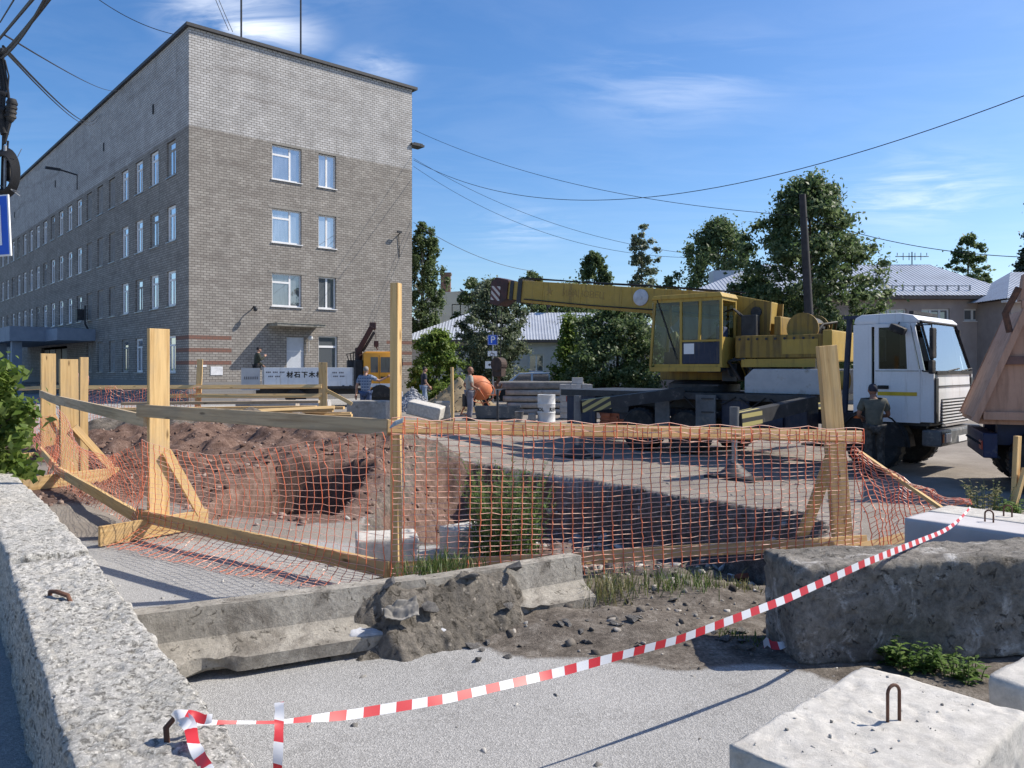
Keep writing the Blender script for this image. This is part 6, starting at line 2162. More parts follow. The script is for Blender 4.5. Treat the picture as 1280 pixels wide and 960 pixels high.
# concrete mixer
mx_ = thing('concrete_mixer', 'orange drum concrete mixer behind the man in grey', 'mixer', (xy(598, 28), 28, 0), R(15))
ORANGE = M('mixer_orange', (.62, .20, .08), (.48, .15, .065), rough=.6, scale=4, dirt=(.42, .36, .30), dscale=4, dlo=.58, dhi=.75)
dm = MB().lathe([(0, -.48), (.22, -.46), (.40, -.22), (.44, 0), (.42, .12), (.26, .42), (.24, .42), (.40, .1), (.2, -.4), (0, -.42)], 26)
dm.xf(Matrix.Translation((.0, 0, 1.0)) @ Matrix.Rotation(R(-58), 4, 'Y'))
dmo = dm.build('drum', ORANGE, mx_, smooth=True)
mb = MB().tube([(-.55, -.5, 0), (-.1, -.45, 1.0), (.5, -.5, .0)], .03, 6).tube([(-.55, .5, 0), (-.1, .45, 1.0), (.5, .5, .0)], .03, 6).tube([(-.1, -.45, .98), (-.1, .45, .98)], .03, 6).tube([(.5, -.5, .05), (.5, .5, .05)], .025, 6).tube([(-.5, -.5, .05), (-.5, .5, .05)], .025, 6)
mb.build('stand', ORANGE, mx_, smooth=True)
mb = MB().tube([(.48 * math.cos(a), -.52, .85 + .38 * math.sin(a)) for a in [i * math.pi * 2 / 20 for i in range(20)]], .018, 6, closed=True)
mb.build('tilt_wheel', ORANGE, mx_, smooth=True)
mb = MB().tube([(.2, -.52, .75), (.62, -.56, .75), (.66, -.56, .9)], .022, 6)
mb.build('tilt_handle', ORANGE, mx_, smooth=True)
mb = MB().box((-.35, 0, .55), (.4, .45, .45))
mb.build('motor_box', BLACK, mx_, bevel=.03)

# parking sign on its post
ps = thing('parking_sign', 'blue parking sign with two white plates before the silvery tree', 'sign', (xy(616, 34), 34, 0))
MB().tube([(0, .03, 0), (0, .03, zy(414, 34))], .035, 10).build('post', STEEL, ps, smooth=True)
sz = 12.5 / F * 34
parking_sign(ps, (0, -.02, zy(425, 34)), sz)
mb = MB().bb(-sz / 2, sz / 2, -.008, .008, -sz * .26, sz * .26); pl = mb.build('sub_plate', SIGNW, ps); pl.location = (0, -.02, zy(442, 34))
mb = MB().tube([(-.06, -.012, .08), (-.02, -.012, .0), (.06, -.012, -.0), (.09, -.012, -.09)], .012, 5).tube([(-.05 + .07 * math.cos(a), -.012, -.05 + .06 * math.sin(a)) for a in [i * .5236 for i in range(12)]], .01, 5, closed=True)
mb.build('symbol', SIGNK, pl)
mb = MB().bb(-sz * .62, sz * .62, -.008, .008, -sz * .36, sz * .36); pl = mb.build('sub_plate', SIGNW, ps); pl.location = (-.06, -.02, zy(456, 34))
mb = MB().add([(-.16, -.012, 0), (-.06, -.012, .07), (-.06, -.012, .025), (.14, -.012, .025), (.14, -.012, -.025), (-.06, -.012, -.025), (-.06, -.012, -.07)], [tuple(range(7))]); mb.build('arrow', SIGNK, pl, fix=False)

# black stake under the hook
o = MB().tube([(0, 0, 0), (0, 0, 1.15)], .035, 8).build('steel_stake', DARKMET, label='thin black steel stake below the crane hook', cat='stake', smooth=True); o.location = (xy(622, 24), 24, gz_at(xy(622, 24), 24) - .02)

# parked car behind the slabs
car = thing('parked_car', 'pale grey parked estate car behind the slab stack', 'car', (xy(662, 41), 41, 0), R(180))
CARP = M('car_paint', (.50, .52, .54), (.46, .48, .50), rough=.3, metal=.3)
bp_ = [(-2.1, .35), (2.1, .35), (2.15, .75), (1.2, .95), (.55, 1.45), (-1.5, 1.48), (-2.05, .95)]
mb = MB().prism(bp_, -.85, .85); cb = mb.build('body', CARP, car, bevel=.05, smooth=True)
for sd_ in (-1, 1):
    mb = MB()
    for (a, b_, c_, d_) in (((.95, .98), (.55, 1.38), (-.05, 1.40), (-.05, .98)), ((-.15, .98), (-.15, 1.40), (-.95, 1.40), (-.95, .98)), ((-1.05, .98), (-1.05, 1.40), (-1.45, 1.40), (-1.8, .98))):
        mb.prism([a, b_, c_, d_], sd_ * .852, sd_ * .862)
    mb.build('side_windows', PANE_D, cb)
    for xx in (-1.3, 1.3):
        w_ = MB().lathe([(0, -.09), (.20, -.09), (.31, -.08), (.31, .08), (.20, .09), (0, .09)], 20, (xx, sd_ * .8, .31), 'Y').build('wheel', BLACK, car, smooth=True)
for yy in (-.6, .6): MB().box((2.13, yy, .68), (.06, .3, .14)).build('headlight', PVC, car)


# ------------------------------------------------------------------ vehicles: shared pieces
def wheel(parent, x, y, z, r_, wd, rim=STEEL, name='wheel'):
    s = 1 if y > 0 else -1
    prof = [(r_ * .55, -wd / 2), (r_ * .9, -wd / 2), (r_, -wd * .36), (r_, wd * .36), (r_ * .9, wd / 2), (r_ * .55, wd / 2)]
    o = MB().lathe(prof, 28, (0, 0, 0), 'Y').build(name, BLACK, parent, smooth=True)
    o.location = (x, y, z)
    rp = [(0, s * wd * .05), (r_ * .2, s * wd * .05), (r_ * .25, s * wd * .22), (r_ * .45, s * wd * .25), (r_ * .5, s * wd * .45), (r_ * .57, s * wd * .46), (r_ * .57, 0), (0, 0)]
    MB().lathe(rp, 24, (0, 0, 0), 'Y').build('rim', rim, o, smooth=True)
    tb = MB()
    for k in range(24):
        a = k * 2 * math.pi / 24
        tb.box((math.cos(a) * r_ * 1.0, 0, math.sin(a) * r_ * 1.0), (.03, wd * .72, .05), Matrix.Rotation(-a, 3, 'Y'))
    tb.build('tread', BLACK, o)["kind"] = 'stuff'
    return o


def panel(parent, name, x0, x1, z0, z1, y, t_, mat, holes=(), sub=None):
    """flat sheet in the x-z plane with holes, thickness t_ along y"""
    mb = MB()
    xs_ = sorted(set([x0, x1] + [h for q in holes for h in q[:2]])); zs_ = sorted(set([z0, z1] + [h for q in holes for h in q[2:4]]))
    for i in range(len(xs_) - 1):
        for j in range(len(zs_) - 1):
            mxx, mzz = (xs_[i] + xs_[i + 1]) / 2, (zs_[j] + zs_[j + 1]) / 2
            if any(h[0] < mxx < h[1] and h[2] < mzz < h[3] for h in holes): continue
            mb.bb(xs_[i], xs_[i + 1], y - t_ / 2, y + t_ / 2, zs_[j], zs_[j + 1])
    return mb.build(name, mat, parent)


WHITE = paint_mat('white_cab_paint', (.68, .69, .71), .35, grime=(.36, .33, .29), rust=(.30, .17, .10), amt=.35, chips=.05, fade=.05)
YELLOW = paint_mat('crane_yellow', (.40, .265, .052), .5, grime=(.12, .08, .035), amt=.55, chips=.30)
YELLOW_D = paint_mat('crane_yellow_dirty', (.28, .18, .04), .6, grime=(.055, .042, .028), amt=.95, chips=.6)
NAVY = paint_mat('navy_paint', (.02, .028, .055), .5, grime=(.10, .085, .07), rust=(.06, .04, .03), amt=.6, chips=.2)
AMBER = M('amber_lens', (.60, .13, .02), rough=.3)
GLASS_T = glass_mat('shade_darkened_cab_glass', (.4, .44, .44), -.02)  # tint deepened to put the cab's inside shade into the glass colour
INTB = M('cab_interior_shade', (.018, .018, .02), (.012, .012, .013), rough=.9)  # near-black colour carries the shade inside the cab
LENS = M('lamp_glass', (.65, .66, .68), rough=.15)
HAZ = None


def hazard_mat(name, ca, cb, period):
    m, nt, b = bsdf_mat(name)
    s = nd(nt, 'ShaderNodeSeparateXYZ', {0: coords(nt)})
    ad = nd(nt, 'ShaderNodeMath', {0: s.outputs[0], 1: s.outputs[2]}, operation='SUBTRACT')
    d_ = nd(nt, 'ShaderNodeMath', {0: ad.outputs[0], 1: period}, operation='DIVIDE')
    fr = nd(nt, 'ShaderNodeMath', {0: d_.outputs[0]}, operation='FRACT')
    g = nd(nt, 'ShaderNodeMath', {0: fr.outputs[0], 1: .5}, operation='GREATER_THAN')
    c = mixnode(nt, g.outputs[0], ca, cb)
    nt.links.new(c, b.inputs['Base Color']); b.inputs['Roughness'].default_value = .6
    return m


HAZ = hazard_mat('hazard_stripes', (.42, .36, .14), (.04, .04, .04), .16)
HAZR = hazard_mat('hook_stripes', (.5, .45, .42), (.10, .03, .03), .2)

# ------------------------------------------------------------------ truck mounted crane
hd = Vector((.707, -.707, 0)); hl = Vector((.707, .707, 0))
Cf = Vector((7.68, 14.3, 0))
O = Cf + hl * 1.25
GZC = -.30
ct = thing('mobile_crane', 'yellow mobile crane on a truck with white cab, boom pointing left', 'crane', (O.x, O.y, GZC), math.atan2(hd.y, hd.x))
# chassis (x back from the front bumper, near side is y<0)
mb = MB()
for y_ in (-.43, .43): mb.bb(-9.0, -.35, y_ - .05, y_ + .05, .82, 1.08)
for x_ in (-8.8, -7, -5, -3.2, -1.5): mb.bb(x_ - .06, x_ + .06, -.42, .42, .86, 1.04)
mb.build('chassis_frame', NAVY, ct)
mb = MB().bb(-9.1, -2.35, -1.18, 1.18, 1.28, 1.44).bb(-8.6, -3.0, -.7, .7, 1.05, 1.279)
mb.build('deck', DARKMET, ct, bevel=.01)
mb = MB()
for (a, b_) in ((-8.9, -7.95), (-4.35, -3.7)):
    for y_ in (-1.13, 1.13): MB().bb(a, b_, y_ - .03, y_ + .03, .55, 1.275).build('side_skirt', NAVY, ct)
for x_ in (-1.1, -5.25, -6.55):
    for y_ in (-1.03, 1.03):
        wheel(ct, x_, y_, .52, .52, .32 if x_ > -2 else .46)
for x_ in (-5.25, -6.55):
    pass
mb = MB()
for y_ in (-1.03, 1.03):
    for (xc, rr) in ((-1.1, .66),):
        seg = [(xc + rr * math.cos(a), .52 + rr * math.sin(a)) for a in [math.pi * i / 10 for i in range(11)]]
        for i in range(10):
            a, b_ = seg[i], seg[i + 1]
            mb.add([(a[0], y_ - .22, a[1]), (b_[0], y_ - .22, b_[1]), (b_[0], y_ + .22, b_[1]), (a[0], y_ + .22, a[1])], [(0, 1, 2, 3)])
fo = mb.build('wheel_arches', BLACK, ct, smooth=True)
sm = fo.modifiers.new('t', 'SOLIDIFY'); sm.thickness = .03
for (xa, xb) in ((-2.95, -2.4),):
    MB().bb(xa, xb, -1.15, -.6, .55, 1.2).build('battery_box', NAVY, ct, bevel=.03)
MB().prism([(-1.1 + .70 * math.cos(a), .52 + .70 * math.sin(a)) for a in [math.pi * i / 14 for i in range(15)]], -1.212, -1.20).build('arch_trim', BLACK, ct)
for (a, b_) in ((-6.02, -5.62), (-4.92, -4.42)):
    MB().bb(a, b_, -1.32, -1.285, .55, 1.40).build('mudguard', M('mudguard_grey_%d' % int(-a), (.13, .135, .14), (.08, .083, .088), rough=.7, scale=4, dirt=(.2, .18, .15), dscale=3), ct)
MB().tube([(-2.2, -.75, 1.75), (-1.75, -.75, 1.75)], .2, 14).build('air_tank', YELLOW, ct, smooth=True)
o = MB().tube([(-3.6, -.95, .85), (-2.9, -.95, .85)], .28, 16).build('fuel_tank', NAVY, ct, smooth=True)
# white counterweight/spare box behind the cab
MB().prism([(-3.9, 1.45), (-1.95, 1.45), (-1.95, 1.98), (-3.7, 1.98), (-3.9, 1.80)], -.98, .3).build('equipment_box', M('dull_white_paint', (.42, .43, .45), (.33, .34, .36), rough=.5, scale=3, dirt=(.2, .18, .15), dscale=3), ct, bevel=.02)
mb = MB().tube([(-1.70, -1.0, 1.1), (-1.66, -1.0, 2.0), (-1.60, -1.0, 2.98)], .06, 8).box((-1.45, -1.0, 3.0), (.5, .12, .07))
mb.build('boom_rest_post', NAVY, ct)
# cab shell, hollow
cab = MB()
zc0, zc1 = .88, 2.98
roof = [(-1.45, 2.86), (-1.42, 2.97), (-1.30, 3.03), (-.60, 3.04), (-.36, 2.99), (-.26, 2.90), (-.30, 2.84), (-1.40, 2.84)]
MB().prism(roof, -1.20, 1.20).build('cab_roof', WHITE, ct, smooth=True, bevel=.03)
MB().bb(-1.45, -1.41, -1.2, 1.2, .95, 2.15).bb(-1.45, -1.41, -1.2, -.3, 2.15, 2.84).bb(-1.45, -1.41, .4, 1.2, 2.15, 2.84).bb(-1.45, -1.41, -.3, .4, 2.65, 2.84).build('cab_rear_wall', WHITE, ct)
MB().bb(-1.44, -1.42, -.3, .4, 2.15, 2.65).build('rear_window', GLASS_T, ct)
for y_ in (-1.18, 1.18):
    panel(ct, 'cab_side', -1.45, -1.16, .90, 2.84, y_, .05, WHITE)
    # lower front corner and pillar
    MB().prism([(-.30, 1.0), (0.0, 1.0), (0.0, 1.92), (-.12, 1.92), (-.16, 1.95), (-.34, 2.84), (-.40, 2.84), (-.22, 1.92), (-.30, 1.92)], y_ - .025, y_ + .025).build('front_pillar', WHITE, ct)
panel(ct, 'cab_side', -1.16, -.22, 1.0, 2.78, 1.18, .05, INTB, holes=[(-1.0, -.55, 2.15, 2.65)])  # far side coloured near black in place of interior shade
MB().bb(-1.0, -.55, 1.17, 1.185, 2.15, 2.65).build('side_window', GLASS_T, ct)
# far door frame
MB().bb(-1.16, -.4, 1.16, 1.2, 2.78, 2.84).build('door_frame', WHITE, ct)
MB().bb(-1.40, -.1, -1.1, 1.1, .92, 1.0).build('cab_floor', DARKMET, ct)
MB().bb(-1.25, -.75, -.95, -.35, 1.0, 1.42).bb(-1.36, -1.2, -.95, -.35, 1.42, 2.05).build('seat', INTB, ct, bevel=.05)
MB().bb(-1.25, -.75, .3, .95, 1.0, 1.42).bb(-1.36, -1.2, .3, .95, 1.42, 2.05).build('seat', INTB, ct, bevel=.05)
MB().bb(-.45, -.14, -1.1, 1.1, 1.0, 1.85).build('dashboard', BLACK, ct, bevel=.05)
MB().tube([(-.55 + .06 * math.sin(a), .6 + .22 * math.cos(a), 1.95 + .2 * math.sin(a)) for a in [i * .5236 for i in range(12)]], .018, 6, closed=True).build('steering_wheel', BLACK, ct, smooth=True)
MB().bb(-1.405, -1.39, -1.14, 1.14, 1.0, 2.14).bb(-1.405, -1.39, -1.14, -.32, 2.14, 2.83).bb(-1.405, -1.39, .42, 1.14, 2.14, 2.83).bb(-1.39, -.32, -1.14, 1.14, 2.80, 2.835).bb(-1.38, -.3, 1.13, 1.15, 1.0, 2.0).build('cab_shade_lining', INTB, ct)  # added dark sheets standing in for shade on the white inner walls
# door, ajar
dr_ = bpy.data.objects.new('cab_door', None)
bpy.data.objects.remove(dr_)
dmb = MB()
W_ = .80
def door_box(x0, x1, z0, z1, y0=-.025, y1=.025, mbx=None): (mbx or dmb).bb(x0, x1, y0, y1, z0, z1)
door_box(-W_, 0, .0, 1.0); door_box(-W_, -W_ + .075, 1.0, 1.86); door_box(-W_ + .075, -.24, 1.79, 1.86)
dmb.prism([(-.22, 1.0), (-.02, 1.0), (-.18, 1.86), (-.26, 1.86)], -.025, .025)
door = dmb.build('cab_door', WHITE, ct)
door.location = (-.235, -1.19, .98); door.rotation_euler = (0, 0, R(3))
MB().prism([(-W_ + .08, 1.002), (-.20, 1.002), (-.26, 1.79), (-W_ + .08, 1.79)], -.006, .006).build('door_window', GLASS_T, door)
MB().bb(-W_ + .06, -.05, -.034, -.026, .50, .57).build('yellow_stripe', M('yellow_stripe', (.62, .42, .02), rough=.4), door)
MB().bb(-W_ + .06, -W_ + .26, -.05, -.026, .62, .69).build('door_handle', BLACK, door, bevel=.01)
MB().bb(-W_ + .02, -.02, -.031, -.026, .955, .975).build('door_trim', STEEL, door)
MB().prism([(-1.16, 1.0), (-1.11, 1.0), (-1.11, 2.84), (-1.16, 2.84)], -1.2, -1.16).build('door_frame', WHITE, ct)
MB().bb(-1.11, -.30, -1.2, -1.16, 2.79, 2.84).build('door_frame', WHITE, ct)
# front: panel, grille, intakes, bumper
fm = MB().prism([(-.06, 1.0), (.0, 1.0), (0.015, 1.55), (0.0, 1.90), (-.06, 1.90)], -1.0, 1.0)
fm.build('front_panel', WHITE, ct, bevel=.01)
for y_ in (-1.09, 1.09):
    MB().bb(-.05, .03, y_ - .085, y_ + .085, .98, 1.82).build('corner_intake', M('intake_black', (.03, .035, .04), rough=.6), ct, bevel=.02)
MB().bb(.0, .022, -.82, .82, .94, 1.42).build('grille_recess', BLACK, ct)
for k in range(8): MB().bb(.0, .042, -.82, .82, .96 + k * .058, .985 + k * .058).build('grille_slat', WHITE, ct)
MB().bb(.0, .035, -.99, .99, 1.66, 1.672).build('panel_seam', DARKMET, ct)
ws = MB().add([(-.02, -1.12, 1.94), (-.02, 1.12, 1.94), (-.28, 1.04, 2.86), (-.28, -1.04, 2.86), (-.045, -1.12, 1.94), (-.045, 1.12, 1.94), (-.305, 1.04, 2.86), (-.305, -1.04, 2.86)],
              [(0, 1, 2, 3), (7, 6, 5, 4), (0, 3, 7, 4), (1, 5, 6, 2), (0, 4, 5, 1), (3, 2, 6, 7)])
ws.build('windscreen', glass_mat('windscreen_glass', (.72, .80, .80), .22), ct)
MB().tube([(-.01, -1.12, 1.93), (-.27, -1.05, 2.87), (-.27, 1.05, 2.87), (-.01, 1.12, 1.93)], .022, 6, closed=True).build('windscreen_seal', BLACK, ct, smooth=True)
MB().bb(-.03, .03, -1.1, 1.1, 1.88, 1.945).build('cowl', BLACK, ct)
for y_ in (-.5, .35): MB().tube([(.03, y_, 1.93), (.02, y_ + .5, 1.98)], .012, 5).tube([(.02, y_ + .1, 1.945), (.015, y_ + .75, 1.99)], .016, 5).build('wiper', BLACK, ct)
MB().bb(-.20, .14, -1.24, 1.24, .56, .86).build('bumper', M('bumper_paint', (.12, .125, .13), (.07, .07, .075), rough=.5, scale=4, dirt=(.35, .33, .30), dscale=3, dlo=.5, dhi=.7), ct, bevel=.04)
for y_ in (-.88, .88):
    MB().bb(.14, .16, y_ - .17, y_ + .17, .63, .80).build('headlight', LENS, ct, bevel=.01)
    MB().bb(.14, .158, y_ + (.24 if y_ > 0 else -.30), y_ + (.30 if y_ > 0 else -.24), .64, .79).build('indicator', AMBER, ct)
MB().bb(-1.44, -1.30, -1.215, -1.205, 1.02, 1.08).build('side_marker', AMBER, ct)
# mirrors
mr_ = MB().tube([(-.30, -1.2, 2.80), (.05, -1.5, 2.78), (.08, -1.52, 2.45)], .014, 6).tube([(-.2, -1.2, 1.95), (.06, -1.5, 1.92), (.08, -1.52, 2.2)], .014, 6)
mr_.build('mirror_arm', BLACK, ct, smooth=True)
MB().box((.08, -1.52, 2.45), (.07, .22, .55)).build('mirror', BLACK, ct, bevel=.03)
MB().box((.06, -1.50, 2.02), (.08, .2, .25)).build('mirror', BLACK, ct, bevel=.03)
MB().box((-.55, -1.42, 2.72), (.28, .2, .14), Matrix.Rotation(R(25), 3, 'Y')).build('kerb_mirror', BLACK, ct, bevel=.04)
MB().tube([(-.6, -1.2, 2.86), (-.55, -1.42, 2.78)], .012, 5).build('mirror_arm', BLACK, ct)
MB().box((-.55, 0, 3.07), (.08, 1.4, .06)).build('roof_lamp_bar', BLACK, ct)

# outriggers
padm = M('outrigger_dark', (.05, .05, .052), (.03, .03, .032), rough=.6, scale=4, dirt=(.25, .22, .18), dscale=4, dlo=.6, dhi=.8)
def outrigger(parent, wpad, root_local, tipz, jackh, name='outrigger'):
    inv_ = wm(parent).inverted()
    tip = inv_ @ Vector(wpad)
    g0 = tip.z
    root = Vector(root_local)
    t_ = Vector((tip.x, tip.y, tipz))
    og = bpy.data.objects.new(name, None); COL.objects.link(og); og.parent = parent
    d_ = (t_ - root).normalized()
    mb = MB().beam(root, t_ - d_ * .07, .22, .26)
    bm_ = mb.build('outrigger_beam', padm, og)
    mb = MB().beam(t_ - d_ * .75, t_ - d_ * .075, .232, .272)
    mb.build('hazard_band', HAZ, og)
    MB().tube([t_ + Z * .25, Vector((tip.x, tip.y, g0 + jackh))], .085, 12).build('jack_sleeve', M('jack_grey', (.16, .165, .17), (.1, .1, .105), rough=.5), og, smooth=True)
    MB().tube([Vector((tip.x, tip.y, g0 + jackh)), Vector((tip.x, tip.y, g0 + .18))], .05, 10).build('jack_rod', STEEL, og, smooth=True)
    MB().lathe([(0, .0), (.30, .0), (.30, .03), (.10, .20), (.06, .24), (0, .24)], 18, (tip.x, tip.y, g0 + .05)).build('jack_foot', padm, og, smooth=True)
    MB().box((tip.x, tip.y, g0 + .025), (.95, .5, .055)).build('timber_pad', padm, og)
    return og


w1 = gp(918, 603, -.36); w1.z = gz_at(w1.x, w1.y)
w2 = gp(722, 571, -.30); w2.z = gz_at(w2.x, w2.y)
z_t1 = zy(512, w1.y) - GZC; z_t2 = zy(500, w2.y) - GZC
outrigger(ct, w1, (-2.3, -1.1, 1.3), z_t1 - .2, .75)
outrigger(ct, w2, (-5.4, -1.1, 1.42), z_t2 - .15, .7)
outrigger(ct, Vector((O.x - .707 * 3.9 + .707 * 3.1, O.y + .707 * 3.9 + .707 * 3.1, GZC)), (-3.9, 1.15, 1.15), .95, .6)
outrigger(ct, Vector((O.x - .707 * 8.0 + .707 * 3.1, O.y + .707 * 8.0 + .707 * 3.1, GZC)), (-8.0, 1.15, 1.15), .95, .6)
MB().bb(-2.4, -2.32, -1.2, -.9, 1.15, 1.45).build('tail_lamp', NAVY, ct)
MB().bb(-9.16, -9.105, -.9, -.6, 1.1, 1.25).build('tail_lamp', M('red_lens', (.4, .02, .02), rough=.3), ct)

# superstructure in its own slewed frame
bdir = Vector((-.8, .6, 0))
TT = Vector((4.67, 19.07, GZC))
ss = bpy.data.objects.new('superstructure', None); COL.objects.link(ss); ss.parent = ct
Mw = Matrix.LocRotScale(TT, Matrix.Rotation(math.atan2(bdir.y, bdir.x), 3, 'Z').to_quaternion(), None)
ml = wm(ct).inverted() @ Mw
ss.location = ml.to_translation(); ss.rotation_euler = ml.to_euler()
# (local: x along the boom, +y towards the camera, z from the ground)
MB().lathe([(0, 1.45), (.85, 1.45), (.85, 1.62), (.7, 1.70), (0, 1.70)], 28).build('slewing_ring', DARKMET, ss, smooth=True)
MB().bb(-2.3, 1.0, -.9, .35, 1.71, 1.95).build('turntable', YELLOW_D, ss, bevel=.02)
# side plates that carry the boom foot
for y_ in (-.52, .30):
    MB().prism([(-2.2, 1.95), (.6, 1.95), (.3, 2.35), (-.9, 3.15), (-1.35, 3.55), (-1.75, 3.50), (-1.7, 2.6), (-2.2, 2.45)], y_ - .03, y_ + .03).build('boom_cheek', YELLOW_D, ss)
MB().tube([(-1.42, -.6, 3.28), (-1.42, .4, 3.28)], .12, 12).build('boom_pin', DARKMET, ss, smooth=True)
# rear deck, winch and counterweight
MB().bb(-3.05, -1.15, -1.05, .95, 2.22, 2.72).build('rear_deck', YELLOW_D, ss, bevel=.02)
MB().bb(-3.25, -3.055, -1.15, 1.02, 2.14, 2.80).build('counterweight', YELLOW, ss, bevel=.03)
MB().bb(-2.9, -1.3, .96, .985, 2.02, 2.20).build('deck_beam', YELLOW, ss)
wn = MB().lathe([(.0, -.45), (.34, -.45), (.34, -.40), (.2, -.40), (.2, .40), (.34, .40), (.34, .45), (0, .45)], 24, (-2.55, .25, 2.86), 'Y')
wn.build('winch_drum', YELLOW_D, ss, smooth=True)
MB().lathe([(.0, -.38), (.27, -.38), (.27, .38), (0, .38)], 24, (-2.55, .25, 2.86), 'Y').build('winch_rope', CABLE, ss, smooth=True)
for k in range(3):
    MB().tube([(-3.0 + .1 * k, -.1, 2.75), (-3.1 + .1 * k, .1, 3.0 - .03 * k), (-2.9 + .15 * k, .4, 2.95), (-2.8 + .1 * k, .6, 2.72)], .03, 6).build('hydraulic_hose', YELLOW_D if k == 1 else CABLE, ss, smooth=True)
# pump gear under the deck
mb = MB().box((-1.6, .45, 2.02), (.5, .5, .35)).tube([(-1.2, .8, 1.75), (-1.0, .95, 2.15), (-1.35, .95, 2.2), (-1.6, .9, 1.8)], .04, 6).tube([(-1.0, .85, 1.8), (-.9, .9, 2.1), (-1.5, .85, 2.4)], .035, 6).box((-.95, .5, 1.9), (.35, .6, .4))
mb.build('hydraulic_pump', DARKMET, ss)
# boom
bslope = .12
def bpt(s_, off=0, y_=-.11): return Vector((-1.3 + s_, y_, 3.36 + bslope * s_ + off))
Rb = Matrix.Rotation(-math.atan(bslope), 3, 'Y')
mb = MB()
mb.prism([(-.35, -.30), (6.75, -.30), (6.75, .31), (.9, .34), (-.35, .20)], -.27, .27)
mb.xf(Matrix.Translation(bpt(0)) @ Rb.to_4x4())
boom = mb.build('boom_section', YELLOW, ss, bevel=.02)
mb = MB().prism([(6.751, -.24), (7.25, -.24), (7.25, .26), (6.751, .26)], -.22, .22); mb.xf(Matrix.Translation(bpt(0)) @ Rb.to_4x4()); mb.build('inner_boom', YELLOW, ss, bevel=.015)
mb = MB().prism([(6.72, -.33), (6.86, -.33), (6.86, .36), (6.72, .36)], -.30, .30); mb.xf(Matrix.Translation(bpt(0)) @ Rb.to_4x4()); mb.build('boom_collar', DARKMET, ss)
mb = MB().prism([(7.05, -.26), (7.17, -.26), (7.17, .29), (7.05, .29)], -.245, .245); mb.xf(Matrix.Translation(bpt(0)) @ Rb.to_4x4()); mb.build('boom_collar', DARKMET, ss)
MAROON = M('dark_maroon_paint', (.075, .028, .026), (.035, .018, .018), rough=.6, scale=5)
mb = MB().prism([(7.251, -.26), (7.55, -.46), (7.85, -.42), (7.88, .20), (7.7, .36), (7.251, .30)], -.26, .26); mb.xf(Matrix.Translation(bpt(0)) @ Rb.to_4x4()); mb.build('boom_head', MAROON, ss, bevel=.02)
mb = MB().prism([(7.50, -.32), (7.82, -.30), (7.82, .10), (7.50, .10)], .262, .27); mb.xf(Matrix.Translation(bpt(0)) @ Rb.to_4x4()); mb.build('head_stripes', HAZR, ss)
mb = MB().lathe([(0, -.2), (.2, -.2), (.2, .2), (0, .2)], 16, (7.7, 0, -.25), 'Y'); mb.xf(Matrix.Translation(bpt(0)) @ Rb.to_4x4()); mb.build('head_sheave', DARKMET, ss, smooth=True)
# reel on the boom side and hose along its top
mb = MB().lathe([(0, .275), (.21, .275), (.21, .30), (.19, .31), (.05, .31), (.05, .33), (0, .33)], 24, (2.95, 0, .08), 'Y'); mb.xf(Matrix.Translation(bpt(0)) @ Rb.to_4x4()); mb.build('cable_reel', M('reel_white', (.55, .56, .60), rough=.4), ss, smooth=True)
mb = MB().tube([(0.3, .15, .37), (2, .15, .40), (4, .15, .37), (6.7, .15, .40)], .02, 6).tube([(1, -.1, .36), (3, -.1, .42), (6.8, -.1, .38)], .015, 5); mb.xf(Matrix.Translation(bpt(0)) @ Rb.to_4x4()); mb.build('hoist_rope', CABLE, ss, smooth=True)
FADED = M('faded_brown_lettering', (.25, .155, .05), (.36, .24, .06), rough=.6, scale=30)
for s_, ln, sz_ in (('ИВАНОВЕЦ', 4.65, .24), ('★', 5.72, .26)):
    tx = text_mesh(s_, sz_, FADED, ss, 'lettering', extrude=.002)
    tx.location = bpt(ln, .05, -.11 + .274); tx.rotation_euler = (R(90), math.atan(bslope), R(180))
# lift cylinder and lug
mb = MB().prism([(2.0, -.305), (2.75, -.305), (2.55, -.52), (2.35, -.62), (2.15, -.55)], -.12, .12); mb.xf(Matrix.Translation(bpt(0)) @ Rb.to_4x4()); mb.build('cylinder_lug', YELLOW, ss)
lug = bpt(2.35, -.56)
MB().tube([lug, Vector((.45, -.11, 2.15))], .075, 12).build('cylinder_rod', STEEL, ss, smooth=True)
mid_ = lug.lerp(Vector((.45, -.11, 2.15)), .25)
MB().tube([mid_, Vector((.45, -.11, 2.15))], .13, 14).build('lift_cylinder', YELLOW, ss, smooth=True)
# rope and hook block
hkp = bpt(7.7, -.5)
for q in (-.08, .08): MB().tube([hkp + Vector((q, q * .5, 0)), Vector((hkp.x + q * .6, hkp.y, zy(455, 23.0) - GZC))], .012, 5).build('hook_rope', CABLE, ss)
hz = zy(453, 23.0) - GZC
mb = MB().box((hkp.x, hkp.y, hz - .22), (.34, .22, .40)).lathe([(0, -.14), (.21, -.14), (.21, .14), (0, .14)], 18, (hkp.x, hkp.y, hz - .06), 'Y')
mb.build('hook_block', M('dark_hook_rust', (.075, .045, .035), (.035, .025, .022), rough=.8, scale=9), ss, bevel=.02)
mb = MB().tube([(hkp.x, hkp.y, hz - .40), (hkp.x, hkp.y, hz - .52), (hkp.x + .10, hkp.y, hz - .62), (hkp.x + .06, hkp.y, hz - .74), (hkp.x - .07, hkp.y, hz - .72), (hkp.x - .11, hkp.y, hz - .62)], [.05, .05, .055, .055, .04, .02], 10)
mb.build('hook', RUST, ss, smooth=True)
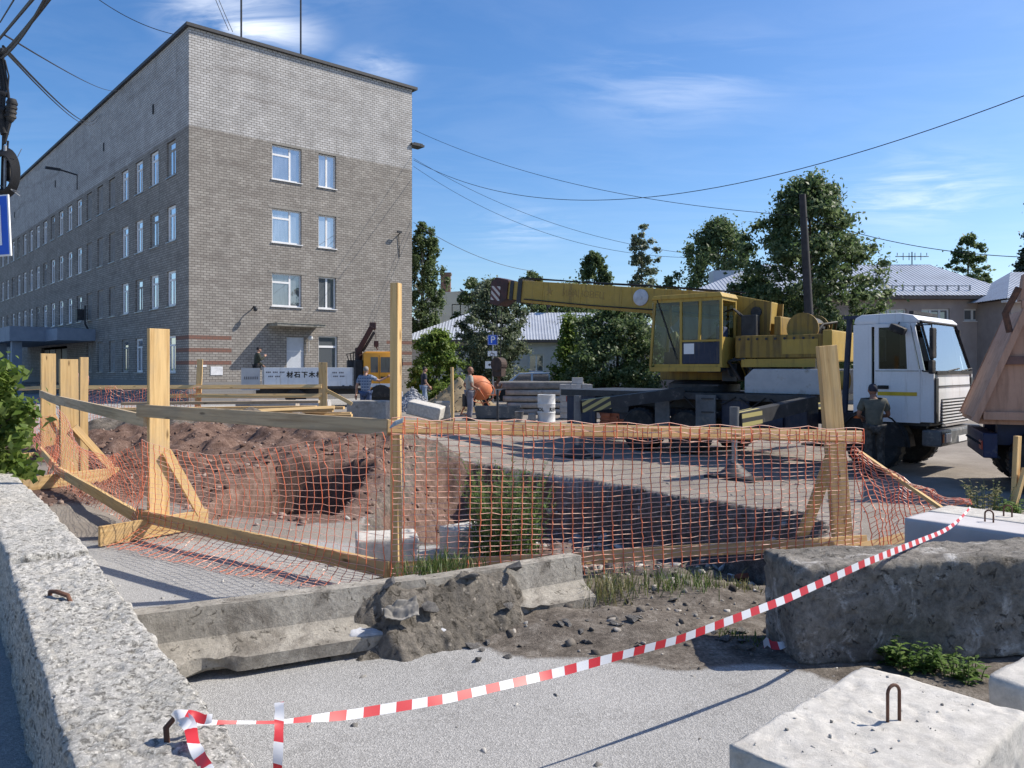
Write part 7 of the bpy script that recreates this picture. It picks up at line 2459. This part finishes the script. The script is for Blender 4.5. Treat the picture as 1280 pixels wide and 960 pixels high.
# operator's cab: frame, panels, glass
cx0, cx1, cy0, cy1, cz0, cz1 = -.94, .80, .42, 1.25, 2.02, 3.59
mb = MB()
bar = .055
for (x_, y_) in ((cx0, cy0), (cx0, cy1), (cx1, cy0), (cx1, cy1)):
    top_x = x_ - (.12 if x_ > 0 else 0)
    mb.beam((x_, y_, cz0), (top_x, y_, cz1), bar, bar, up=Vector((0, 1, 0)))
mb.beam((.02, cy1, cz0), (.02, cy1, cz1), bar, bar, up=Vector((0, 1, 0)))
mb.beam((-.42, cy1, 2.6), (-.46, cy1, cz1), bar, bar, up=Vector((0, 1, 0)))
for z_ in (cz0 + .03, cz1 - .03):
    xe = cx1 if z_ < 2 else cx1 - .12
    for y_ in (cy0, cy1): mb.beam((cx0, y_, z_), (xe, y_, z_), bar * .9, bar * 1.4)
    for x_ in (cx0, xe): mb.beam((x_, cy0, z_), (x_, cy1, z_), bar * .9, bar * 1.4)
mb.beam((cx0, cy1, 2.62), (.02, cy1, 2.62), bar * .8, bar * .8)
mb.build('cab_frame', YELLOW, ss)
MB().prism([(cx0 - .06, cz1), (cx1 - .02, cz1), (cx1 - .1, cz1 + .10), (cx0, cz1 + .11)], cy0 - .06, cy1 + .06).build('cab_roof', YELLOW, ss, bevel=.02)
MB().bb(cx0 + .03, -.01, cy1 - .012, cy1 + .012, cz0 + .08, 2.58).build('lower_panel', NAVY, ss)
MB().bb(cx0 + .02, cx1 - .1, cy0 - .012, cy0 + .012, cz0 + .05, 2.5).build('rear_panel', BLACK, ss)  # black colour stands in for shade inside the operator's cab
MB().bb(cx0 - .014, cx0 + .012, cy0 + .03, cy1 - .03, cz0 + .05, 2.7).build('back_panel', YELLOW, ss)
MB().bb(cx0, cx1, cy0, cy1, cz0 - .08, cz0).build('cab_floor', DARKMET, ss)
for (a, b_, z0, z1) in ((.05, .75, cz0 + .08, cz1 - .06), (-.40, -.01, 2.66, cz1 - .06), (cx0 + .04, -.49, 2.66, cz1 - .06)):
    MB().bb(a, b_, cy1 - .006, cy1 + .006, z0, z1).build('side_window', GLASS, ss)
MB().add([(cx1, cy0, cz0 + .3), (cx1, cy1, cz0 + .3), (cx1 - .11, cy1, cz1 - .05), (cx1 - .11, cy0, cz1 - .05), (cx1 + .01, cy0, cz0 + .3), (cx1 + .01, cy1, cz0 + .3), (cx1 - .10, cy1, cz1 - .05), (cx1 - .10, cy0, cz1 - .05)],
         [(0, 1, 2, 3), (7, 6, 5, 4), (0, 3, 7, 4), (1, 5, 6, 2), (0, 4, 5, 1), (3, 2, 6, 7)]).build('front_window', GLASS, ss)
MB().bb(cx0 + .05, cx1 - .15, cy0 - .006, cy0 + .006, 2.52, cz1 - .08).build('side_window', GLASS, ss)
MB().bb(-.75, -.25, .6, 1.05, 1.9, 2.3).bb(-.85, -.72, .6, 1.05, 2.3, 2.95).build('operator_seat', M('seat_blue', (.05, .07, .13), rough=.8), ss, bevel=.05)
mb = MB().box((.35, .85, 2.15), (.35, .5, .45))
for k in range(4): mb.tube([(.3, .68 + k * .1, 2.35), (.22, .68 + k * .1, 2.75)], .014, 5)
mb.build('control_console', NAVY, ss)
MB().bb(-.30, -.05, cy1 + .013, cy1 + .018, 2.32, 2.56).build('paper_notice', SIGNW, ss)
MB().tube([(.12, cy1 + .02, 2.2), (.62, cy1 + .02, 3.6)], .018, 5).build('hand_rail', BLACK, ss)
MB().bb(-.94, .8, cy1 + .03, cy1 + .06, cz0 - .1, cz0 + .0).build('cab_sill', YELLOW, ss)

# fittings: weld strips, hoses, bolts, steps, valve block
for k in range(5):
    mb = MB().prism([(1.0 + k * 1.25, -.298), (1.06 + k * 1.25, -.298), (1.06 + k * 1.25, .30), (1.0 + k * 1.25, .30)], .2715, .2765); mb.xf(Matrix.Translation(bpt(0)) @ Rb.to_4x4()); mb.build('weld_strip', YELLOW, ss)
mb = MB().tube([(.2, .30, -.22), (2.2, .30, -.20), (4.4, .30, -.23), (6.6, .30, -.21)], .018, 6); mb.xf(Matrix.Translation(bpt(0)) @ Rb.to_4x4()); mb.build('hydraulic_hose', CABLE, ss, smooth=True)
for k in range(6):
    MB().tube([(-1.25 - .05 * k, .55 + .05 * k, 1.8), (-1.15 - .09 * k, .8, 2.25 + .05 * (k % 3)), (-1.45 - .08 * k, .75, 2.5), (-1.7 - .05 * k, .5, 2.25)], .018, 6).build('hydraulic_hose', CABLE if k % 3 else YELLOW_D, ss, smooth=True)
MB().box((-1.35, .55, 2.95), (.35, .25, .5)).build('valve_block', DARKMET, ss, bevel=.02)
for k in range(3): MB().tube([(-1.25 + .03 * k, .62, 3.15), (-1.0, .6 + .05 * k, 3.35), (-.6, .35, 3.3)], .016, 6).build('hydraulic_hose', CABLE, ss, smooth=True)
for k in range(9): MB().lathe([(0, .0), (.03, .0), (.03, .018), (0, .018)], 6, (-2.85 + .2 * k, .951, 2.64), 'Y').build('bolt', DARKMET, ss)
MB().prism([(-2.95, 2.30), (-2.2, 2.30), (-2.2, 2.62), (-2.95, 2.62)], .951, .962).build('access_panel', YELLOW, ss)
for k in range(3): MB().bb(-.95, -.55, cy1 + .07, cy1 + .20, 1.0 + .3 * k, 1.03 + .3 * k).build('step', DARKMET, ss)
MB().bb(-2.05, -1.9, -.2, .6, 2.72, 3.15).build('winch_gearbox', YELLOW_D, ss, bevel=.03)
MB().bb(.14, .152, -.26, .26, .60, .71).build('number_plate', PVC, ct)
for k in range(7): MB().tube([(-2.6 - .7 * k, -1.2, 1.36), (-2.9 - .7 * k, -1.22, 1.1 + .05 * (k % 3)), (-3.2 - .7 * k, -1.2, 1.34)], .018, 5).build('air_hose', CABLE, ct, smooth=True)
MB().box((-7.2, -.9, 1.05), (.5, .4, .35)).build('tool_box', DARKMET, ct, bevel=.02)

# ------------------------------------------------------------------ dump truck at the right edge
DT = Vector((7.45, 12.6, 0))
dt = thing('dump_truck', 'rusty pink tipper body of a dump truck at the right edge', 'truck', (DT.x, DT.y, gz_at(DT.x, DT.y)), R(-24))
PINK = paint_mat('rusty_pink_paint', (.50, .29, .20), .7, grime=(.26, .14, .09), rust=(.13, .05, .03), amt=.8, chips=.75)
zb, zt_ = 1.18, 3.06
side = [(0.0, zb), (5, zb), (5, zt_ - .1), (.72, zt_ - .1)]
for y_ in (.04, 2.32):
    MB().prism(side, y_ - .02, y_ + .02).build('body_side', PINK, dt)
MB().prism([(0.02, zb), (.10, zb), (.80, zt_ - .12), (.72, zt_ - .12)], .06, 2.3).build('tailgate', PINK, dt)
MB().bb(.05, 5, .06, 2.3, zb - .08, zb - .002).build('body_floor', PINK, dt)
mb = MB()
mb.beam((-.02, -.02, zb - .04), (.72, -.02, zt_ - .05), .10, .16, up=Vector((0, 1, 0)))
mb.build('side_post', PINK, dt, bevel=.01)
MB().beam((.62, -.03, zt_ - .06), (5, -.03, zt_ - .06), .12, .12).build('top_rail', PINK, dt, bevel=.01)
MB().beam((.1, -.02, zb + .06), (5, -.02, zb + .06), .10, .13).build('bottom_rail', PINK, dt, bevel=.01)
MB().beam((.36, -.02, 2.12), (5, -.02, 2.12), .08, .13).build('side_rib', M('rib_dark_pink', (.20, .11, .09), rough=.8), dt, bevel=.01)
for x_ in (1.9, 3.1): MB().beam((x_, -.015, zb + .13), (x_, -.015, zt_ - .13), .09, .1, up=Vector((1, 0, 0))).build('side_rib', PINK, dt)
MB().prism([(.60, zt_ + .002), (1.15, zt_ + .002), (.95, zt_ + .42), (.66, zt_ + .42)], -.02, .25).build('tail_ear', PINK, dt)
MB().tube([(.58, -.06, zt_ + .2), (.40, -.06, zt_ - .2), (.46, -.06, zt_ - .5)], .05, 8).build('tailgate_hinge', RUST, dt, smooth=True)
BLUE = M('blue_chassis', (.012, .022, .075), (.008, .014, .045), rough=.5, scale=4, dirt=(.10, .09, .08), dscale=4)
MB().bb(.35, 5, .35, .55, .75, 1.09).bb(.35, 5, 1.8, 2.0, .75, 1.09).build('chassis', BLUE, dt)
MB().bb(.12, .32, .1, 2.2, .55, .95).build('rear_bumper', BLUE, dt, bevel=.02)
MB().bb(.10, .118, .15, .45, .68, .82).build('tail_lamp', M('tail_red', (.45, .05, .03), rough=.3), dt)
for x_ in (.98, 2.3):
    for y_ in (.25, 2.05): wheel(dt, x_, y_ - 1e-3 if y_ > 1 else y_ - .0, .5, .5, .5)
# tow rope
MB().tube([(-.1, .3, .9), (.2, .2, .7), (.35, .1, .55)], .02, 6).build('tow_rope', CABLE, dt)

# ------------------------------------------------------------------ orange crane truck beside the brick building
ang2 = math.atan2(.24, .97)
oo = Vector((xy(328, 33.2), 33.2, 0))
ot = thing('flatbed_truck', 'orange cab flatbed truck with white side boards and lettering', 'truck', tuple(oo), ang2)
BOARD = paint_mat('white_side_board', (.60, .62, .65), .45, grime=(.36, .34, .31), rust=(.3, .2, .14), amt=.5, chips=.05, fade=.06)
ORC = M('orange_cab_paint', (.78, .34, .03), (.68, .29, .028), rough=.35, scale=2)
bz0, bz1 = .92, 1.72
sbd = MB().bb(0, 3.78, -.03, .03, bz0, bz1).build('side_board', BOARD, ot, bevel=.01)
for x_ in (.02, 3.74): MB().bb(x_, x_ + .05, -.05, -.031, bz0, bz1).build('board_edge', STEEL, sbd)
for i_, ch in enumerate('材石下木札'):
    tx = text_mesh(ch, .27, SIGNK, sbd, 'lettering', bold=.010)
    tx.rotation_euler = (R(90), 0, 0); tx.location = (1.12 + i_ * .305, -.036, bz0 + .48)
for (x_, z_, w_) in ((.55, .60, .8), (.55, .42, .62), (3.2, .58, .62), (3.2, .42, .55)):
    mb = MB()
    for k in range(int(w_ / .07)):
        if k % 4 != 3: mb.bb(x_ - w_ / 2 + k * .07, x_ - w_ / 2 + k * .07 + .05, -.036, -.031, bz0 + z_ - .03, bz0 + z_ + .03)
    q = mb.build('small_print', M('print_grey', (.12, .12, .14), rough=.6), sbd); q["kind"] = 'stuff'
MB().bb(-.02, 3.9, .0, 2.0, .80, .915).build('bed', DARKMET, ot)
MB().bb(0, 3.78, 1.97, 2.03, bz0, bz1).build('side_board', BOARD, ot)
MB().bb(3.80, 3.88, 0, 2.0, .92, 2.05).build('headboard', DARKMET, ot)
for x_ in (.3, .8, 1.5, 2.2, 3.3, 3.6): MB().bb(x_, x_ + .1, -.06, -.031, .84, .95).build('latch', DARKMET, ot)
# dropped tail board
MB().bb(-.85, -.10, -.02, .02, bz0 - .15, bz1 - .02).build('tail_board', M('dull_grey_board', (.38, .39, .41), (.31, .32, .34), rough=.5, scale=2), ot)
mb = MB()
for k in range(7): mb.bb(-.74 + k * .085, -.74 + k * .085 + .05, -.026, -.021, 1.22, 1.34)
q = mb.build('small_print', M('print_dark', (.15, .15, .16), rough=.6), ot); q["kind"] = 'stuff'
MB().bb(-.85, -.02, .05, 1.9, .80, .86).build('tail_step', DARKMET, ot)
MB().bb(-.3, 5.4, .55, .75, .55, .79).bb(-.3, 5.4, 1.25, 1.45, .55, .79).build('chassis', DARKMET, ot)
for (x_, rr) in ((1.35, .42), (4.95, .42)):
    for y_ in (.18, 1.82): wheel(ot, x_, y_, rr, rr, .26)
# cab
cbp = [(4.22, .62), (5.75, .62), (5.82, .9), (5.80, 1.45), (5.62, 2.32), (5.5, 2.42), (4.30, 2.42), (4.22, 2.34)]
PANE_V = pane_mat('vehicle_glass', (.03, .035, .04), .02)
MB().prism(cbp, .02, 1.98).build('cab', ORC, ot, bevel=.06, smooth=True)
MB().prism([(4.95, 1.50), (5.62, 1.50), (5.48, 2.18), (4.95, 2.18)], .005, .018).build('door_window', PANE_V, ot)
MB().prism([(4.52, 1.50), (4.84, 1.50), (4.84, 2.18), (4.52, 2.18)], .005, .018).build('side_window', PANE_V, ot)
MB().prism([(4.885, .70), (4.90, .70), (4.90, 2.25), (4.885, 2.25)], .008, .018).build('door_seam', DARKMET, ot)
MB().bb(4.95, 5.15, -.02, .015, 1.25, 1.32).build('door_handle', BLACK, ot)
MB().bb(4.40, 5.80, .008, .018, .86, 1.02).build('white_stripe', BOARD, ot)
mb = MB().add([(5.815, .15, 1.50), (5.815, 1.85, 1.50), (5.66, 1.8, 2.22), (5.66, .2, 2.22)], [(0, 1, 2, 3)]); mb.build('windscreen', PANE_D, ot, fix=False)
MB().bb(5.70, 5.92, .0, 2.0, .42, .66).build('bumper', BOARD, ot, bevel=.03)
MB().tube([(5.72, -.05, 1.5), (5.85, -.25, 1.6), (5.85, -.25, 2.2), (5.6, -.02, 2.25)], .015, 5).box((5.85, -.27, 1.95), (.05, .16, .34)).build('mirror', BLACK, ot)
seg = [(4.95 + .55 * math.cos(a), .42 + .55 * math.sin(a)) for a in [math.pi * i / 10 for i in range(11)]]
MB().prism(seg, -.005, .02).build('wheel_arch', BLACK, ot)
# folding crane behind the cab
MB().bb(3.55, 4.2, .3, 1.7, .92, 2.05).build('crane_base', DARKMET, ot, bevel=.02)
MB().tube([(4.05, .9, 1.6), (4.05, .9, 2.6)], .16, 12).build('crane_column', MAROON, ot, smooth=True)
b0_, b1_ = Vector((3.98, .85, 2.35)), Vector((4.62, .6, 3.55))
MB().beam(b0_, b1_, .22, .30, up=Vector((0, 1, 0))).build('crane_arm', MAROON, ot, bevel=.02)
MB().beam(b0_ + Vector((.25, 0, .1)), b1_ + Vector((.10, 0, -.25)), .12, .12, up=Vector((0, 1, 0))).build('crane_ram', DARKMET, ot)
MB().box(b1_ + Vector((.03, 0, .02)), (.28, .26, .32)).build('crane_head', MAROON, ot, bevel=.03)
MB().tube([b1_ + Vector((.1, 0, 0)), b1_ + Vector((.18, 0, -.65))], .012, 5).box(b1_ + Vector((.18, 0, -.78)), (.2, .12, .26)).tube([b1_ + Vector((.18, 0, -.9)), b1_ + Vector((.26, 0, -1.05))], .03, 6).build('crane_hook', MAROON, ot)
for k in range(3): MB().tube([(3.6 + .1 * k, .3, 2.0), (3.5 + .15 * k, .25, 2.3 + .05 * k), (3.9, .5, 2.4)], .025, 5).build('hydraulic_hose', CABLE, ot, smooth=True)
# pipes lying under the fence boards
for k, (xx, ln) in enumerate(((372, 1.6), (412, 1.2), (345, 1.4))):
    Y = 27.0 + .4 * k
    o = MB().lathe([(.17, 0), (.20, 0), (.20, ln), (.17, ln)], 20, (0, 0, 0), 'X').build('steel_pipe', M('pipe_paint_%d' % k, ((.42, .36, .30), (.50, .48, .46), (.33, .28, .25))[k], rough=.7), smooth=True,
        label=('tan pipe lying left below the far fence boards', 'white pipe lying below the far fence post', 'brownish pipe at the left of the pipe row')[k], cat='pipe')
    o.location = (xy(xx, Y), Y, gz_at(xy(xx, Y), Y) + .40)
    o.rotation_euler = (0, 0, R(175))
    cr_ = MB().bb(-1.0, -.35, -.25, .25, 0, .2).build('timber_block', WOOD_OLD, label='timber packing under the pipe ends', cat='timber', group='timber packing under pipes')
    cr_.location = (xy(xx, Y) + .1, Y, gz_at(xy(xx, Y), Y))
# ------------------------------------------------------------------ people
SKIN = M('skin', (.42, .24, .17), (.36, .20, .14), rough=.6, scale=6)
SKIN_T = M('tanned_skin', (.26, .13, .085), (.21, .105, .07), rough=.6, scale=6)


def skin_grow(verts, edges, radii, sub=2):
    me = bpy.data.meshes.new('grow')
    me.from_pydata([tuple(v_) for v_ in verts], edges, [])
    bm = bmesh.new(); bm.from_mesh(me)
    ly = bm.verts.layers.skin.verify()
    bm.verts.ensure_lookup_table()
    for i, r_ in enumerate(radii):
        bm.verts[i][ly].radius = r_ if isinstance(r_, tuple) else (r_, r_)
        bm.verts[i][ly].use_root = (i == 0)
    bm.to_mesh(me); bm.free()
    ob = bpy.data.objects.new('grow', me)
    COL.objects.link(ob)
    sk = ob.modifiers.new('skin', 'SKIN'); sk.use_smooth_shade = True
    ss_ = ob.modifiers.new('sub', 'SUBSURF'); ss_.levels = sub; ss_.render_levels = sub
    dg = bpy.context.evaluated_depsgraph_get()
    out = bpy.data.meshes.new_from_object(ob.evaluated_get(dg))
    bpy.data.objects.remove(ob)
    vs = [v_.co.copy() for v_ in out.vertices]; fs = [tuple(p.vertices) for p in out.polygons]
    bpy.data.meshes.remove(out)
    return vs, fs


def person(label, loc, rotz, shirt, trousers, hair, skin=SKIN, sleeves='short', pose=None, shoes=BLACK, vest=False, cap=None, hgt=1.75, group=None):
    """faces local +Y"""
    pose = pose or {}
    t = thing('person', label, 'person', loc, rotz, group)
    k = hgt / 1.75
    bend = pose.get('bend', 0.0)
    pel = Vector((0, 0, .96)) + Vector(pose.get('pel', (0, 0, 0)))
    Rx = Matrix.Rotation(-bend, 3, 'X')
    def up(x, y, z): return pel + Rx @ Vector((x, y, z - .96))
    sp, ch, nk, hd_ = up(0, .0, 1.14), up(0, .01, 1.34), up(0, 0, 1.50), up(0, .03, 1.58)
    shl, shr = up(-.185, 0, 1.42), up(.185, 0, 1.42)
    P = {'el': up(-.25, -.02, 1.15), 'wl': up(-.26, .08, .92), 'er': up(.25, -.02, 1.15), 'wr': up(.26, .08, .92),
         'hl': pel + Vector((-.095, 0, -.04)), 'hr': pel + Vector((.095, 0, -.04)), 'kl': Vector((-.10, .03, .50)), 'kr': Vector((.10, .03, .50)), 'al': Vector((-.11, -.02, .09)), 'ar': Vector((.11, -.02, .09))}
    for q, v_ in pose.items():
        if q in P: P[q] = Vector(v_)
    names = ['pel', 'sp', 'ch', 'nk', 'hd', 'sl', 'el', 'wl', 'sr', 'er', 'wr', 'hl', 'kl', 'al', 'hr', 'kr', 'ar']
    pts = [pel, sp, ch, nk, hd_, shl, P['el'], P['wl'], shr, P['er'], P['wr'], P['hl'], P['kl'], P['al'], P['hr'], P['kr'], P['ar']]
    ed = [(0, 1), (1, 2), (2, 3), (3, 4), (2, 5), (5, 6), (6, 7), (2, 8), (8, 9), (9, 10), (0, 11), (11, 12), (12, 13), (0, 14), (14, 15), (15, 16)]
    rad = [(.135, .105), (.125, .095), (.14, .10), .055, .06, .065, .042, .028, .065, .042, .028, .085, .058, .042, .085, .058, .042]
    vs, fs = skin_grow([p * k for p in pts], ed, [tuple(x * k for x in r_) if isinstance(r_, tuple) else r_ * k for r_ in rad])
    b = MB().add(vs, fs)
    # head with nose and ears
    hc = up(0, .035, 1.635) * k
    b.ball(hc, (.075 * k, .095 * k, .115 * k), 16)
    fw = Rx @ Vector((0, 1, 0))
    b.ball(hc + fw * .095 * k - Z * .01, (.013, .02, .02), 6)
    b.ball(hc + fw * .075 * k - Z * .075 * k, (.035, .02, .03), 8)
    for s_ in (-1, 1): b.ball(hc + Vector((s_ * .077 * k, -.005, -.005)), (.012, .025, .032), 6)
    # hands: palm and five fingers
    for e_, w_, s_ in ((P['el'], P['wl'], -1), (P['er'], P['wr'], 1)):
        d_ = (w_ - e_).normalized()
        sd_ = d_.cross(Vector((s_, 0.2, 0.1))).normalized()
        nn = d_.cross(sd_)
        pc = (w_ + d_ * .05) * k
        b.beam(w_ * k, (w_ + d_ * .10) * k, .075 * k, .03 * k, up=nn)
        for f_ in range(4):
            base = (w_ + d_ * .095 + sd_ * (-.03 + .02 * f_)) * k
            l_ = (.072, .08, .075, .06)[f_] * k
            b.tube([base, base + d_ * l_ * .5 + nn * .006, base + d_ * l_ * .9 + nn * .022], [.0095 * k, .009 * k, .007 * k], 6)
        th = (w_ + d_ * .03 - sd_ * .035) * k
        b.tube([th, th + (d_ * .6 - sd_ * .7).normalized() * .035 * k, th + (d_ * .9 - sd_ * .5).normalized() * .068 * k + nn * .01], [.012 * k, .011 * k, .008 * k], 6)
    bo = b.build('body', skin, t, smooth=True, angle=180)
    for s_ in (-1, 1):
        MB().ball(hc + fw * .084 * k + Vector((s_ * .03 * k, 0, .012 * k)), (.010, .007, .006), 6).build('eye', BLACK, t)
    # hair or cap
    hb = MB().ball(hc - fw * .012 * k + Z * .028 * k, (.082 * k, .098 * k, .098 * k), 16)
    if cap is not None:
        hb.ball(hc + fw * .10 * k + Z * .05 * k, (.06, .07, .012), 10)
        hb.build('cap', cap, t, smooth=True)
    else:
        hb.build('hair', hair, t, smooth=True)
    # shirt
    if sleeves == 'long': eL, eR = P['wl'], P['wr']
    elif sleeves == 'none': eL, eR = None, None
    else: eL, eR = shl.lerp(P['el'], .75), shr.lerp(P['er'], .75)
    sv = [up(0, 0, .90), sp, ch, up(0, 0, 1.44)]
    se = [(0, 1), (1, 2), (2, 3)]
    srd = [(.165, .135), (.16, .13), (.17, .13), (.085, .075)]
    sv += [shl, shr]; se += [(2, 4), (2, 5)]; srd += [.085, .085]
    if eL is not None:
        if sleeves == 'long':
            sv += [P['el'], eL, P['er'], eR]; se += [(4, 6), (6, 7), (5, 8), (8, 9)]; srd += [.062, .05, .062, .05]
        else:
            sv += [eL, eR]; se += [(4, 6), (5, 7)]; srd += [.072, .072]
    a, f_ = skin_grow([p * k for p in sv], se, [tuple(x * k for x in r_) if isinstance(r_, tuple) else r_ * k for r_ in srd])
    MB().add(a, f_).build('shirt', shirt, t, smooth=True, angle=180)
    tv = [pel + Vector((0, 0, .03)), P['hl'], P['kl'], P['al'] + Vector((0, 0, -.01)), P['hr'], P['kr'], P['ar'] + Vector((0, 0, -.01))]
    a, f_ = skin_grow([p * k for p in tv], [(0, 1), (1, 2), (2, 3), (0, 4), (4, 5), (5, 6)], [tuple(x * k for x in r_) if isinstance(r_, tuple) else r_ * k for r_ in [(.155, .12), .105, .08, .072, .105, .08, .072]])
    MB().add(a, f_).build('trousers', trousers, t, smooth=True, angle=180)
    for q in ('al', 'ar'):
        c_ = P[q] * k
        MB().prism([(-.09, 0), (.17, 0), (.18, .03), (.10, .075), (.02, .11), (-.08, .10)], -.045, .045, fn=lambda x, y, z: (c_.x + y, c_.y + x, z + c_.z - .09 * k)).build('shoe', shoes, t, bevel=.012, smooth=True)
    return t


HAIR_D = M('dark_hair', (.025, .02, .017), rough=.7)
HAIR_G = M('grey_hair', (.22, .21, .20), rough=.7)


def plaid_mat():
    m, nt, b = bsdf_mat('checked_blue_cloth')
    s = nd(nt, 'ShaderNodeSeparateXYZ', {0: coords(nt)})
    def st(o_, per, th):
        d_ = nd(nt, 'ShaderNodeMath', {0: o_, 1: per}, operation='DIVIDE'); f_ = nd(nt, 'ShaderNodeMath', {0: d_.outputs[0]}, operation='FRACT')
        return nd(nt, 'ShaderNodeMath', {0: f_.outputs[0], 1: th}, operation='GREATER_THAN').outputs[0]
    c = mixnode(nt, st(s.outputs[2], .09, .7), (.10, .14, .22), (.30, .34, .42))
    c = mixnode(nt, st(s.outputs[0], .08, .75), c, (.22, .27, .36))
    nt.links.new(c, b.inputs['Base Color']); b.inputs['Roughness'].default_value = .85
    return m


JEANS = M('light_jeans', (.26, .32, .42), (.19, .24, .33), rough=.85, scale=10)
BLUEJ = M('blue_trousers', (.06, .09, .18), (.04, .06, .12), rough=.85, scale=10)
NAVYT = M('dark_navy_shirt', (.035, .037, .055), (.022, .024, .036), rough=.85, scale=9)
GREYT = M('grey_trousers', (.20, .20, .24), (.15, .15, .185), rough=.85, scale=9)
BEIGE = M('beige_grey_shirt', (.36, .345, .30), (.28, .265, .23), rough=.85, scale=9)
OLIVE = M('dark_olive_jacket', (.045, .05, .035), (.028, .032, .023), rough=.85, scale=9)
BLKC = M('black_clothes', (.02, .02, .024), rough=.85)
GREYV = M('grey_green_vest', (.12, .12, .095), (.08, .08, .065), rough=.85, scale=9)
PINKS = M('pink_shirt', (.5, .26, .25), rough=.85)
CAMO = M('mottled_trousers', (.075, .07, .065), (.035, .033, .03), rough=.85, scale=14, lo=.45, hi=.55)


def gpos(x, Y, dz=0.0): return (xy(x, Y), Y, gz_at(xy(x, Y), Y) + dz)


person('man in checked blue shirt seen from behind, arm pointing right', gpos(457, 24.2), R(-15), plaid_mat(), BLUEJ, HAIR_G, skin=SKIN,
       pose={'er': (.40, .12, 1.30), 'wr': (.62, .22, 1.42), 'el': (-.30, .0, 1.14), 'wl': (-.33, .02, .88)})
person('man in dark shirt and pale jeans standing by the gravel', gpos(530, 32), R(-70), NAVYT, JEANS, HAIR_D, skin=SKIN,
       pose={'el': (-.25, .02, 1.15), 'wl': (-.24, .14, .95), 'er': (.26, .0, 1.14), 'wr': (.25, .16, .95), 'kl': (-.09, .10, .50), 'al': (-.09, .12, .09), 'ar': (.11, -.18, .09), 'kr': (.10, -.02, .5)})
person('man in grey with a hand on his hip before the mixer', gpos(587, 25.6), R(-75), BEIGE, GREYT, SKIN_T, skin=SKIN_T,
       pose={'el': (-.34, -.12, 1.15), 'wl': (-.17, .04, 1.02), 'er': (.30, .0, 1.14), 'wr': (.22, .20, 1.05)})
person('person in black bending over behind the orange mixer', gpos(608, 29.3), R(105), BLKC, BLKC, HAIR_D, skin=SKIN, sleeves='long',
       pose={'bend': R(58), 'el': (-.22, .42, .95), 'wl': (-.18, .55, .72), 'er': (.22, .42, .95), 'wr': (.18, .55, .72), 'pel': (0, -.08, 0)})
person('man in grey vest and cap standing at the white cab door', gpos(1093, 14.3), R(-12), GREYV, CAMO, HAIR_D, skin=SKIN_T, cap=NAVYT,
       pose={'er': (.27, .10, 1.16), 'wr': (.20, .30, 1.12), 'el': (-.26, .08, 1.16), 'wl': (-.16, .28, 1.1), 'bend': R(8)}, hgt=1.72)
person('man in dark olive jacket standing on the flatbed tail', (xy(323, 33.6), 33.35, .86), R(-60), OLIVE, BLKC, HAIR_D, skin=SKIN, sleeves='long', cap=BLKC,
       pose={'er': (.24, .12, 1.16), 'wr': (.12, .30, 1.32), 'el': (-.26, .08, 1.14), 'wl': (-.22, .30, .95), 'bend': R(6)})
person('distant person in pink shirt behind the left stands', gpos(102, 34), R(40), PINKS, BLUEJ, HAIR_D, skin=SKIN)
